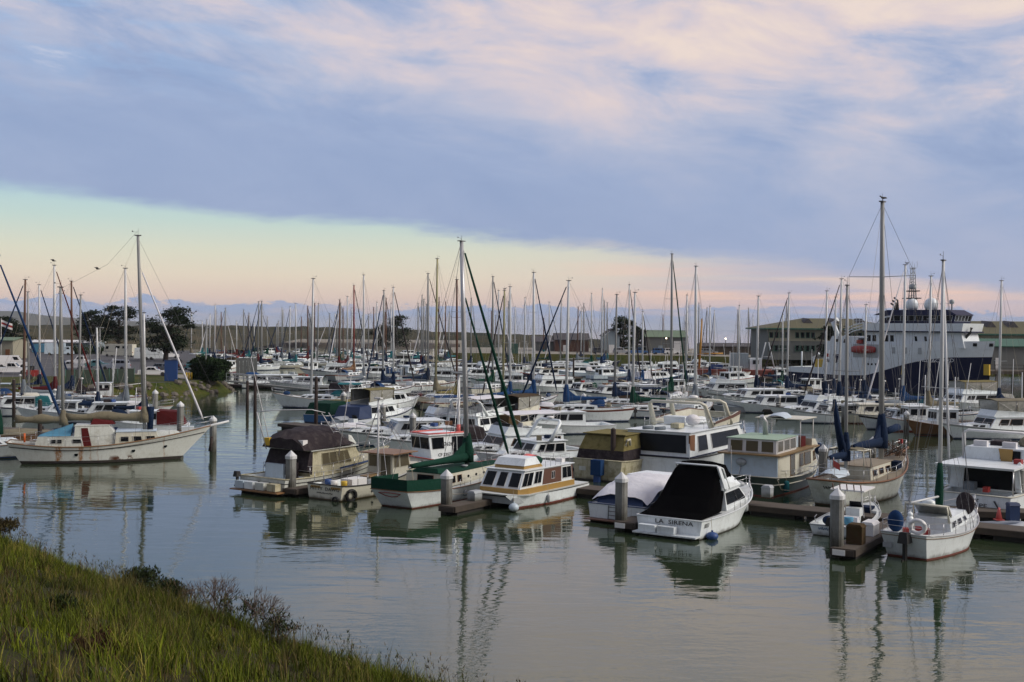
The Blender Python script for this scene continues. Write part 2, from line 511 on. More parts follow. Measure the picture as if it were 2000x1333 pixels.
mat('roof_olive', (0.095, 0.088, 0.04), 0.8, 0.5, (0.075, 0.08, 0.05), 0.25, bump=0.3, bscale=3)
mat('roof_green', (0.13, 0.19, 0.12), 0.75, 0.35, (0.10, 0.10, 0.07), 0.4)
mat('roof_dark', (0.06, 0.055, 0.06), 0.85)
mat('wall_grey', (0.15, 0.16, 0.155), 0.85, 0.25, (0.14, 0.13, 0.11), 0.5, 0.2)
mat('wall_cream', (0.30, 0.29, 0.22), 0.85, 0.25, (0.22, 0.2, 0.14), 0.5, 0.2)
mat('wall_blue', (0.26, 0.32, 0.36), 0.8, 0.2, (0.14, 0.15, 0.15), 0.5, 0.2)
mat('trim_green', (0.03, 0.11, 0.075), 0.6)
mat('shipwhite', (0.72, 0.78, 0.82), 0.4, 0.18, (0.34, 0.33, 0.31), 0.25, 0.22)
mat('timber', (0.075, 0.06, 0.045), 0.9, 0.4, (0.03, 0.025, 0.02), 0.6)
mat('gull', (0.10, 0.095, 0.09), 0.8)
mat('gullwhite', (0.6, 0.6, 0.58), 0.8)
mat('blackletter', (0.012, 0.012, 0.014), 0.6)
mat('whiteletter', (0.62, 0.64, 0.66), 0.6)
# ---------------------------------------------------------------- boat components (bow = +x, waterline = z 0)
class Hull:
    def __init__(s, L, B, fs, fm, fb, tr=0.85, mx=0.42, pw=2.2, rake=0.9, srake=0.0, wl=0.9, flare=0.45, draft=0.45, n=14):
        s.L, s.B, s.fs, s.fm, s.fb = L, B, fs, fm, fb
        s.tr, s.mx, s.pw, s.rake, s.srake, s.wl, s.flare, s.draft, s.n = tr, mx, pw, rake, srake, wl, flare, draft, n
    def b(s, t):
        if t < s.mx:
            k = 1 - (1 - s.tr) * ((s.mx - t) / s.mx) ** 2
        else:
            k = 1 - ((t - s.mx) / (1 - s.mx)) ** s.pw
        return max(s.B / 2 * k, 0.025)
    def zs(s, t):
        a = 2 * s.fs + 2 * s.fb - 4 * s.fm
        return s.fs + (s.fb - s.fs - a) * t + a * t * t
    def x(s, t, z):
        kz = min(max(z / s.fb, -0.35), 1.0)
        xb = s.L / 2 - s.rake * (1 - kz)
        xs = -s.L / 2 + s.srake * (1 - min(max(z / s.fs, -0.3), 1.0))
        return xs + t * (xb - xs)
    def wf(s, t):
        k = max(0.0, (t - s.mx) / (1 - s.mx))
        return s.wl * (1 - s.flare * k * k)
    def p(s, t, f, side=1, out=0.0):
        """point on the hull side: f = 0 waterline .. 1 sheer"""
        z = s.zs(t) * f
        w = s.wf(t)
        return Vector((s.x(t, z), side * (s.b(t) * (w + (1 - w) * max(f, 0.0) ** 1.2) + out), z))
    def t_of(s, x):
        return (x + s.L / 2) / s.L
    def sheer(s, t, side=1, inset=0.0, dz=0.0):
        z = s.zs(t)
        return Vector((s.x(t, z), side * max(s.b(t) - inset, 0.0), z + dz))

def hull_part(root, H, mats=('gel', 'navy', 'bottom', 'gel'), boot=(0.04, 0.14), stripe=0.86, name='hull'):
    """hull skin: 0 topsides 1 boot stripe 2 bottom 3 sheer band"""
    mb = MB()
    ts = [i / H.n for i in range(H.n + 1)]
    ts = [t if t < 0.6 else 0.6 + 0.4 * (1 - (1 - (t - 0.6) / 0.4) ** 1.3) for t in ts]
    def ring(t, side):
        b, zsv, w = H.b(t), H.zs(t), H.wf(t)
        r = [Vector((H.x(t, -H.draft), 0.0, -H.draft)), Vector((H.x(t, -0.15), side * b * w * 0.86, -0.15))]
        for z in (boot[0], boot[1]):
            f = z / zsv
            r.append(H.p(t, f, side))
        for f in (0.5, stripe, 1.0):
            r.append(H.p(t, f, side))
        return r
    mi = [2, 2, 1, 0, 0, 3]
    for side in (1, -1):
        rings = [ring(t, side) for t in ts]
        for j in range(6):
            mb.grid([[r[j], r[j + 1]] for r in rings], mi[j], True)
    st, sb = ring(0.0, 1), ring(0.0, -1)
    for j in range(6):
        mb.add([st[j], st[j + 1], sb[j + 1], sb[j]], [(0, 1, 2, 3)], mi[j])
    return mb.build(name, list(mats), root)

def deck_part(root, H, m='deck', cockpit=None, n=12, drop=0.03, name='deck', floor='deck'):
    """deck; cockpit = (t0, t1, width fraction, depth)"""
    mb = MB()
    ts = sorted(set([i / n for i in range(n)] + [0.985] + (list(cockpit[:2]) if cockpit else [])))
    def row(t):
        z = H.zs(t) - drop
        x = H.x(t, z)
        b = H.b(t) - 0.01
        w = b * (cockpit[2] if cockpit else 0.5)
        return [(x, -b, z), (x, -w, z + 0.03), (x, w, z + 0.03), (x, b, z)]
    rows = [row(t) for t in ts]
    for i in range(len(ts) - 1):
        a, b_ = rows[i], rows[i + 1]
        inside = cockpit and ts[i] >= cockpit[0] - 1e-6 and ts[i + 1] <= cockpit[1] + 1e-6
        for k in range(3):
            if inside and k == 1:
                continue
            mb.add([a[k], a[k + 1], b_[k + 1], b_[k]], [(0, 1, 2, 3)], 0, False)
    d = mb.build(name, m, root)
    if cockpit:
        c = MB()
        idx = [i for i, t in enumerate(ts) if cockpit[0] - 1e-6 <= t <= cockpit[1] + 1e-6]
        zf = min(rows[i][1][2] for i in idx) - cockpit[3]
        L_ = [rows[i][2] for i in idx]
        R_ = [rows[i][1] for i in idx]
        for A in (L_, R_):
            for i in range(len(A) - 1):
                c.add([A[i], A[i + 1], (A[i + 1][0], A[i + 1][1], zf), (A[i][0], A[i][1], zf)], [(0, 1, 2, 3)], 0)
        for i in (0, -1):
            c.add([L_[i], R_[i], (R_[i][0], R_[i][1], zf), (L_[i][0], L_[i][1], zf)], [(0, 1, 2, 3)], 0)
        for i in range(len(L_) - 1):
            c.add([(*L_[i][:2], zf), (*L_[i + 1][:2], zf), (*R_[i + 1][:2], zf), (*R_[i][:2], zf)], [(0, 1, 2, 3)], 1)
        c.build('cockpit', ['gel', floor], root)
    return d

def rail_cap(root, H, m='teak_rail', r=0.035, t0=0.0, t1=0.995, dz=0.0, name='rub_rail', n=14, f=1.0, transom=True):
    mb = MB()
    P = []
    for side in (1, -1):
        pts = [H.p(t0 + (t1 - t0) * i / n, f, side, 0.012) + Vector((0, 0, dz)) for i in range(n + 1)]
        P.append(pts)
    if transom:
        pts = list(reversed(P[0])) + P[1]
        mb.path(pts, r, 5)
    else:
        mb.path(P[0], r, 5)
        mb.path(P[1], r, 5)
    return mb.build(name, m, root)

def lifelines(root, H, t0, t1, n, h=0.62, inset=0.08, m='steel', bow=True, stern=False, wires=2, r=0.013, sides=(1, -1)):
    post = None
    w = MB()
    for side in sides:
        top = []
        for i in range(n + 1):
            t = t0 + (t1 - t0) * i / n
            p = H.sheer(t, side, inset)
            if post is None:
                post = MB().tube((0, 0, 0), (0, 0, h), r, n=5).build('stanchion', m, root, p)
            else:
                dup(post, root, p)
            top.append(p)
        for k in range(wires):
            z = h * (1 - 0.45 * k)
            w.path([p + Vector((0, 0, z)) for p in top], r * (0.9 if k == 0 else 0.5), 4)
    if bow:
        tip = H.sheer(0.99, 1, 0.0)
        tip = Vector((tip.x + 0.1, 0, tip.z))
        for k in range(2):
            z = h * (1.05 - 0.5 * k)
            a, b = H.sheer(t1, 1, inset), H.sheer(t1, -1, inset)
            w.path([a + Vector((0, 0, z * 0.98)), H.sheer((t1 + 1) / 2, 1, inset * 0.5) + Vector((0, 0, z)), tip + Vector((0.05, 0.12, z)), tip + Vector((0.05, -0.12, z)),
                    H.sheer((t1 + 1) / 2, -1, inset * 0.5) + Vector((0, 0, z)), b + Vector((0, 0, z * 0.98))], r, 5)
        for s_ in (1, -1):
            w.tube(tip + Vector((-0.05, 0.08 * s_, 0)), tip + Vector((0.04, 0.12 * s_, h * 1.05)), r, n=5)
    if stern:
        a, b = H.sheer(t0, 1, inset), H.sheer(t0, -1, inset)
        for k in range(2):
            z = h * (1 - 0.45 * k)
            w.path([a + Vector((0, 0, z)), b + Vector((0, 0, z))], r, 5)
    return w.build('lifelines', m, root)

def face_pts(P, u, v):
    p00, p10, p11, p01 = P
    a = p00.lerp(p10, u)
    b = p01.lerp(p11, u)
    return a.lerp(b, v)

def window(root, P, rect, cen, glass='glass', frame='frame_white', fw=0.035, name='window', fr=True, proud=0.032, mull=0):
    u0, u1, v0, v1 = rect
    q = [face_pts(P, u0, v0), face_pts(P, u1, v0), face_pts(P, u1, v1), face_pts(P, u0, v1)]
    nrm = (q[1] - q[0]).cross(q[3] - q[0]).normalized()
    if nrm.dot((q[0] + q[2]) / 2 - cen) < 0:
        nrm = -nrm
    g = MB()
    g.hexa([p - nrm * 0.06 for p in q], [p + nrm * proud for p in q])
    o = g.build(name, glass, root)
    if fr:
        c = (q[0] + q[1] + q[2] + q[3]) / 4
        f = MB()
        for i in range(4):
            a, b = q[i], q[(i + 1) % 4]
            a2 = a + (c - a).normalized() * fw * -1.0
            b2 = b + (c - b).normalized() * fw * -1.0
            f.hexa([x - nrm * 0.05 for x in (a, b, b2, a2)], [a + nrm * (proud + 0.010), b + nrm * (proud + 0.010), b2 + nrm * (proud + 0.010), a2 + nrm * (proud + 0.010)])
        for k in range(mull):
            s_ = (k + 1) / (mull + 1)
            a, b = q[0].lerp(q[1], s_), q[3].lerp(q[2], s_)
            d = (q[1] - q[0]).normalized() * fw * 0.4
            f.hexa([a - d, a + d, b + d, b - d], [x + nrm * (proud + 0.01) for x in (a - d, a + d, b + d, b - d)])
        f.build('window_frame', frame, o)
    return o

def house(root, x0, x1, w0, w1, z0, z1, fr=0.5, ar=0.1, tin=0.08, m='gel', roof=0.1, roofm=None, side=(), front=(), aft=(), glass='glass', frame='frame_white',
          name='cabin', rooft=0.05, rname='roof', port=None, fw=0.03, fb=0.0, wf=True, camber=0.04, fm=0, sm=0):
    """deckhouse with raked faces; windows given per face as (u0,u1,v0,v1)"""
    b = [Vector((x0, w0, z0)), Vector((x1, w1, z0 + fb)), Vector((x1, -w1, z0 + fb)), Vector((x0, -w0, z0))]
    t = [Vector((x0 + ar, w0 - tin, z1)), Vector((x1 - fr, w1 - tin, z1)), Vector((x1 - fr, -(w1 - tin), z1)), Vector((x0 + ar, -(w0 - tin), z1))]
    mb = MB()
    mb.hexa(b, t)
    o = mb.build(name, m, root)
    cen = sum((p for p in b + t), Vector()) / 8
    FP = (b[0], b[1], t[1], t[0])          # port side, u runs aft -> fwd
    FS = (b[3], b[2], t[2], t[3])
    FF = (b[2], b[1], t[1], t[2])          # front, u stbd -> port
    FA = (b[3], b[0], t[0], t[3])          # aft
    for rc in side:
        window(root, FS, rc, cen, glass, frame, fw, fr=wf, mull=sm)
    for rc in (side if port is None else port):
        window(root, FP, rc, cen, glass, frame, fw, fr=wf, mull=sm)
    for rc in front:
        window(root, FF, rc, cen, glass, frame, fw, fr=wf, mull=fm)
    for rc in aft:
        window(root, FA, rc, cen, glass, frame, fw, fr=wf)
    if roof is not None:
        e = roof
        r0 = [Vector((x0 + ar - e, w0 - tin + e, z1 + 0.003)), Vector((x1 - fr + e, w1 - tin + e, z1 + 0.003)), Vector((x1 - fr + e, -(w1 - tin + e), z1 + 0.003)), Vector((x0 + ar - e, -(w0 - tin + e), z1 + 0.003))]
        k = MB()
        k.hexa(r0, [p + Vector((0, 0, rooft)) for p in r0])
        # cambered crown
        c0 = [p + Vector((0, 0, rooft + 0.002)) for p in r0]
        ci = [Vector((p.x * 0.5 + (r0[0].x + r0[1].x) / 4 * 1.0, p.y * 0.45, p.z + camber)) for p in c0]
        k.hexa([p * 1.0 for p in c0], ci)
        k.build(rname, roofm or m, o)
    return dict(o=o, FP=FP, FS=FS, FF=FF, FA=FA, cen=cen, b=b, t=t)

def rig(root, xm, zb, ztop, r=0.085, m='mast_white', rake=0.0, boom=None, spread=((0.52, 0.8),), H=None, fore=None, back=None, bw=None, wr=0.008, climb=1.0, top=True, jib2=None, mastname='mast', lod=1):
    """mast with boom, cover, spreaders and stays.  boom=(len, z, cover material or None, cover radius)"""
    mb = MB()
    T = Vector((xm - rake, 0, ztop))
    Bp = Vector((xm, 0, zb))
    mb.path([Bp, Bp.lerp(T, 0.7), T], [r, r * 0.95, r * 0.72], 8 if lod else 6)
    mast = mb.build(mastname, m, root)
    if top:
        k = MB()
        k.box(T + Vector((0, 0, 0.04)), (r * 3.4, r * 1.6, 0.07))
        k.tube(T + Vector((0.04, 0.02, 0.06)), T + Vector((0.04, 0.02, 0.55)), 0.010, n=4)
        k.path([T + Vector((-0.05, 0, 0.06)), T + Vector((-0.05, 0, 0.28)), T + Vector((-0.38, 0, 0.30))], 0.011, 4)
        k.box(T + Vector((-0.38, 0, 0.33)), (0.10, 0.012, 0.09))
        k.build('masthead_fitting', 'wire', mast)
    sps = []
    for f, hw in spread:
        c = Bp.lerp(T, f)
        for s_ in (1, -1):
            MB().tube(c, c + Vector((-0.08, s_ * hw, 0.05)), 0.024, 0.018, 5).build('spreader', m, root)
        sps.append((c, hw))
    w = MB()
    bwv = bw if bw else (H.b(H.t_of(xm)) if H else 1.2)
    zc = H.zs(H.t_of(xm)) if H else 1.0
    for s_ in (1, -1):
        ch = Vector((xm - 0.15, s_ * (bwv - 0.05), zc))
        pts = [ch] + [c + Vector((-0.08, s_ * hw, 0.05)) for c, hw in sps] + [T - Vector((0, 0, 0.1))]
        w.path(pts, wr, 4, caps=False)
        if sps:
            c, hw = sps[0]
            for dx in (0.45, -0.5):
                w.tube(ch + Vector((dx, 0, 0)), c - Vector((0, 0, 0.1)), wr * 0.85, n=4, caps=False)
    if back:
        w.tube(T, back, wr, n=4, caps=False)
    if fore:
        F, fm, fr_ = fore
        w.tube(T - Vector((0, 0, 0.15)), F, wr, n=4, caps=False)
        if fm:
            d = Vector(F) - T
            MB().path([T + d * 0.05, T + d * 0.35, T + d * 0.80, T + d * 0.93, T + d * 0.965], [fr_ * 0.55, fr_ * 0.8, fr_ * 1.15, fr_ * 1.0, fr_ * 0.3], 6).build('furled_jib', fm, root)
    if jib2:
        F, f0, fm, fr_ = jib2
        T2 = Bp.lerp(T, f0)
        d = Vector(F) - T2
        w.tube(T2, F, wr, n=4, caps=False)
        if fm:
            MB().path([T2 + d * 0.05, T2 + d * 0.5, T2 + d * 0.92, T2 + d * 0.96], [fr_ * 0.6, fr_, fr_ * 1.1, fr_ * 0.4], 6).build('furled_staysail', fm, root)
    # halyards along the mast
    for s_ in (1, -1):
        w.tube(Bp + Vector((0.18, s_ * 0.16, 0.4)), T + Vector((0.05, s_ * 0.04, -0.1)), wr * 0.7, n=3, caps=False)
    w.build('standing_rigging', 'wire', root)
    if boom:
        bl, bz, cm, cr = boom
        f = (bz - zb) / (ztop - zb)
        g = Bp.lerp(T, f)
        e = g + Vector((-bl, 0, 0.10))
        MB().tube(g + Vector((-0.05, 0, 0)), e, 0.06, 0.055, 6).build('boom', m, root)
        if cm:
            k = MB()
            n = 9
            rows = []
            for i in range(n + 1):
                s_ = i / n
                c = g.lerp(e, 0.0 + 0.97 * s_)
                hh = cr * (1.25 - 0.75 * s_) * (1 + 0.10 * sin(7 * s_ + xm)) if climb > 0.6 else cr * (0.9 - 0.25 * s_) * (1 + 0.25 * sin(11 * s_ + xm))
                ww = cr * (0.62 - 0.25 * s_)
                if s_ < 0.02:
                    ww *= 0.9
                rows.append([c + Vector((0, ww * cos(a), hh * 0.75 * sin(a) + hh * 0.35)) for a in [2 * pi * q / 8 for q in range(8)]])
            k.grid(rows, 0, True, True)
            k.f += [tuple(range(8)), tuple(n * 8 + q for q in range(8))]; k.m += [0, 0]; k.s += [False, False]
            # the cover climbs the mast
            up = [g + Vector((0.02, 0, -0.25)), g + Vector((0.0, 0, cr * 1.5 * climb)), g + Vector((-0.0, 0, cr * 4.2 * climb)), g + Vector((0, 0, cr * 4.8 * climb))]
            k.path(up, [r * 1.9 + cr * 0.22, r * 1.7 + cr * 0.28, r * 1.45, r * 1.2], 8)
            # shoulder between mast and boom
            if climb > 0.6: k.hexa([g + Vector((0, cr * 0.45, 0.05)), g + Vector((0, -cr * 0.45, 0.05)), g + Vector((-bl * 0.26, -cr * 0.4, 0.2)), g + Vector((-bl * 0.26, cr * 0.4, 0.2))],
                   [g + Vector((0, 0.05, cr * 3.6)), g + Vector((0, -0.05, cr * 3.6)), g + Vector((-bl * 0.24, -0.05, cr * 1.2)), g + Vector((-bl * 0.24, 0.05, cr * 1.2))])
            k.build('sail_cover', cm, root)
        w2 = MB()
        w2.tube(e, T, wr * 0.7, n=3, caps=False)
        w2.path([e + Vector((0.3, 0, -0.05)), e + Vector((0.5, 0, -(bz - zc) + 0.1))], 0.016, 4)
        w2.build('mainsheet', 'rope', root)
    return mast

def canopy(root, x0, x1, w, z0, z1, m='cv_blue', frame='steel', sag=0.08, posts=True, name='bimini_top', tilt=0.0, legs=None):
    """bimini: arched cloth on hoops"""
    mb = MB()
    rows = []
    n = 6
    for i in range(n + 1):
        s_ = i / n
        x = x0 + (x1 - x0) * s_
        zc = z1 + tilt * s_ - sag * sin(pi * (s_ * 2 % 1)) * 0.5
        rows.append([(x, w * k, zc - 0.16 * abs(k) ** 3) for k in (-1, -0.9, -0.5, 0, 0.5, 0.9, 1)])
    mb.grid(rows)
    mb.grid([[(p[0], p[1], p[2] - 0.03) for p in r] for r in rows])
    o = mb.build(name, m, root)
    f = MB()
    if posts:
        xm_ = (x0 + x1) / 2
        for s_ in (1, -1):
            f.tube((xm_, s_ * w, z0), (x0 + 0.05, s_ * w * 0.99, z1 - 0.18), 0.016, n=5)
            f.tube((xm_, s_ * w, z0), (x1 - 0.05, s_ * w * 0.99, z1 - 0.18 + tilt), 0.016, n=5)
            f.tube((xm_, s_ * w, z0), (xm_, s_ * w * 0.99, z1 - 0.16 + tilt / 2), 0.016, n=5)
        f.build('bimini_frame', frame, o)
    return o

def fender(root, p, m='white', r=0.13, h=0.6, ball=False):
    mb = MB()
    x, y, z = p
    if ball:
        mb.ball((x, y, z), r, 0, 12, 8)
        mb.tube((x, y, z + r), (x, y, z + r + 0.1), 0.05, n=6)
    else:
        mb.lathe([(0.03, 0), (r * 0.8, 0.06), (r, 0.14), (r, h - 0.14), (r * 0.8, h - 0.06), (0.03, h)], (x, y, z), 8)
    o = mb.build('fender', m, root)
    MB().tube((x, y, z + (r if ball else h)), (x, y * 0.97, z + h + 0.7), 0.012, n=4).build('fender_line', 'rope', o)
    return o

def outboard(root, p, m='black', s=1.0, tilt=0.0):
    mb = MB()
    x, y, z = p
    mb.hexa([(x - 0.55 * s, y - 0.2 * s, z + 0.25 * s), (x - 0.05, y - 0.2 * s, z + 0.25 * s), (x - 0.05, y + 0.2 * s, z + 0.25 * s), (x - 0.55 * s, y + 0.2 * s, z + 0.25 * s)],
            [(x - 0.48 * s, y - 0.14 * s, z + 0.75 * s), (x - 0.1, y - 0.14 * s, z + 0.7 * s), (x - 0.1, y + 0.14 * s, z + 0.7 * s), (x - 0.48 * s, y + 0.14 * s, z + 0.75 * s)])
    mb.box((x - 0.28 * s, y, z - 0.15 * s), (0.20 * s, 0.12 * s, 0.8 * s))
    mb.box((x - 0.36 * s, y, z - 0.52 * s), (0.42 * s, 0.06, 0.10))
    return mb.build('outboard_motor', m, root)

def mini_flag(root, p, m='red', name='flag'):
    x, y, z = p
    o = MB().tube((x, y, z), (x - 0.25, y, z + 1.2), 0.014, n=5).build('flag_staff', 'white', root)
    k = MB()
    rows = []
    for i in range(6):
        s_ = i / 5
        rows.append([(x - 0.25 - 0.08 * s_, y + 0.10 * sin(5 * s_) - 0.3 * s_, z + 1.15 - 0.32 * s_), (x - 0.17 - 0.02 * s_, y + 0.12 * sin(5 * s_) - 0.25 * s_, z + 0.75 - 0.30 * s_)])
    k.grid(rows)
    k.build(name, m, o)
    return o

def ladder(root, p0, p1, w, n, m='steel', r=0.018, name='ladder', axis=(0, 1, 0)):
    a = Vector(axis) * w / 2
    p0, p1 = Vector(p0), Vector(p1)
    mb = MB()
    for s_ in (1, -1):
        mb.tube(p0 + a * s_, p1 + a * s_, r, n=5)
    o = mb.build(name, m, root)
    for i in range(n):
        c = p0.lerp(p1, (i + 0.6) / n)
        MB().tube(c - a, c + a, r * 0.9, n=5).build('rung', m, o)
    return o

def porthole(root, H, t, f, side, r=0.13, m='glass', ring='black'):
    p = H.p(t, f, side, 0.0)
    d = H.p(t + 0.02, f, side) - H.p(t - 0.02, f, side)
    d.normalize()
    n = Vector((-d.y, d.x, 0)).normalized() * (1 if side > 0 else 1)
    if n.y * side < 0:
        n = -n
    u = Vector((0, 0, 1))
    mb = MB()
    k = 10
    a = [p + (d * cos(2 * pi * i / k) + u * sin(2 * pi * i / k)) * r - n * 0.04 for i in range(k)]
    mb.hexa(a, [q + n * 0.06 for q in a])
    return mb.build('porthole', m, root)

def script_mark(parent, org, width, h, m='blackletter', slope=0.0, name='worn_lettering', seed=1):
    """worn painted script that cannot be read, on a transom (runs to starboard)"""
    rn = random.Random(seed)
    k = MB()
    n = 34
    k.path([(org[0] + slope * (org[2] + h * 0.5 * sin(i * 1.7 + 0.6 * sin(i * 0.9)) - org[2]), org[1] + width / 2 - width * i / n, org[2] + h * 0.5 * sin(i * 1.7 + 0.6 * sin(i * 0.9)) * rn.uniform(0.5, 1.0)) for i in range(n + 1)], 0.016, 4)
    return k.build(name, m, parent)
# ---------------------------------------------------------------- boat kinds
U = radians(57.0)                 # direction of the slips in the near basin

def sailboat(name, label, loc, rz, L=9.5, B=None, mast_h=13.0, rake=0.15, hullm='gel', boot='navy', bottom='bottom', stripe=None, cover='cv_navy', mastm='mast_white', jib=None, dodger=None, bim=None,
             cabm='gel', deckm='deck', group=None, lod=1, cat='sailboat', xm=None, two=True, canoe=False, fbd=0.82, mr=None, tender=False, rail=True, boomz=None):
    r = thing(name, label, cat, loc, rz, group)
    B = B or L * 0.31
    H = Hull(L, B, 0.95 * fbd * L / 10 + 0.15, 0.85 * fbd * L / 10 + 0.1, 1.30 * fbd * L / 10 + 0.15, tr=0.12 if canoe else 0.62, mx=0.46, pw=2.0, rake=0.12 * L, srake=0.05 * L if not canoe else 0.1 * L, wl=0.86, flare=0.5, n=8 if lod == 0 else 12)
    hull_part(r, H, (hullm, boot, bottom, stripe or hullm))
    deck_part(r, H, deckm, (0.08, 0.30, 0.62, 0.42), n=8 if lod == 0 else 12)
    if lod:
        rail_cap(r, H, 'teak_rail' if L > 9 else 'alu', 0.028, n=10)
    zc = H.zs(0.5)
    xa, xf = -L * 0.18, L * 0.24
    wn = ((0.08, 0.26, 0.3, 0.75), (0.34, 0.52, 0.3, 0.75), (0.62, 0.74, 0.32, 0.7), (0.82, 0.92, 0.34, 0.68)) if lod else ((0.1, 0.5, 0.3, 0.75), (0.6, 0.85, 0.3, 0.7))
    house(r, xa, xf, B * 0.33, B * 0.20, zc - 0.08, zc + 0.30 + 0.010 * L, fr=L * 0.08, ar=0.05, tin=0.07, m=cabm, roof=-0.02, rname='coach_roof', side=wn, wf=lod > 0, frame='frame_alu', fb=0.10, camber=0.05, rooft=0.03)
    xm = L * 0.08 if xm is None else xm
    zt = zc + 0.33 + 0.010 * L
    bz = boomz or zt + 0.55
    bl = L * 0.36
    rig(r, xm, zt - 0.05, mast_h, mr or (0.070 + 0.0068 * L), mastm, rake, (bl, bz, cover, 0.24 + 0.008 * L), ((0.5, 0.085 * L),) if mast_h < 15 else ((0.36, 0.085 * L), (0.68, 0.065 * L)), H,
        (Vector((H.x(1, H.zs(1)) - 0.15, 0, H.zs(1))), jib, 0.10), Vector((-L / 2 + 0.1, 0, H.zs(0))), wr=0.016 if lod == 0 else 0.012, lod=lod)
    if dodger:
        k = MB()
        x0 = xa - 0.05
        rows = []
        for (x, z, w) in ((x0 - 0.75, zt + 0.55, B * 0.32), (x0 - 0.3, zt + 0.62, B * 0.32), (x0 + 0.15, zt + 0.50, B * 0.30), (x0 + 0.75, zt + 0.0, B * 0.27)):
            rows.append([(x + 0.10 * (abs(q) > 0.95), w * q, z - (0.18 if abs(q) > 0.8 else 0) - (0.5 if abs(q) > 0.95 else 0)) for q in (-1, -0.85, -0.4, 0.4, 0.85, 1)])
        k.grid(rows)
        k.build('dodger', dodger, r)
    if bim:
        canopy(r, -L * 0.46, -L * 0.22, B * 0.33, H.zs(0.2), H.zs(0.2) + 1.95, bim)
    if lod and rail:
        lifelines(r, H, 0.05, 0.88, 5 if lod == 1 else 7, 0.6, 0.07, stern=True, r=0.012)
        MB().lathe([(0.16, -0.02), (0.19, 0.0), (0.16, 0.02)], (-L * 0.40, 0, H.zs(0.1) + 0.55), 12, axis='x').build('steering_wheel', 'steel', r)
        MB().box((L * 0.30, 0, H.zs(0.8) + 0.06), (0.5, 0.5, 0.08)).build('hatch', 'gel_grey', r)
    if lod:
        if random.random() < 0.6:
            fender(r, H.p(0.45, 0.35, -1, 0.14), 'white')
        if random.random() < 0.4:
            outboard(r, (-L / 2 + 0.05, 0.3 * B * 0.5, H.fs * 0.5), 'black', 0.8)
        q = random.random()
        if q < 0.3:
            dinghy_part(r, (L * 0.27, 0, H.zs(0.75) + 0.08), random.choice(['cv_grey', 'cv_blue', 'gel_cream', 'cv_white']), 2.0)
        elif q < 0.6:
            MB().ball((L * 0.34, 0.1, H.zs(0.85) + 0.25), 0.35, 0, 8, 6, (1.3, 0.7, 0.7)).build('sail_bag', random.choice(['cv_navy', 'cv_blue', 'cv_tan', 'cv_maroon']), r)
        MB().path([(-L * 0.46, -B * 0.2, H.zs(0.05)), (-L * 0.47, -B * 0.2, H.zs(0.05) + 2.4)], [0.03, 0.02], 5).build('stern_pole', 'mast_white', r)
        MB().lathe([(0.04, 0), (0.16, 0.05), (0.17, 0.16), (0.03, 0.22)], (-L * 0.47, -B * 0.2, H.zs(0.05) + 2.4), 8).build('radar_dome', 'white', r)
    r['_H'] = 0
    return r, H

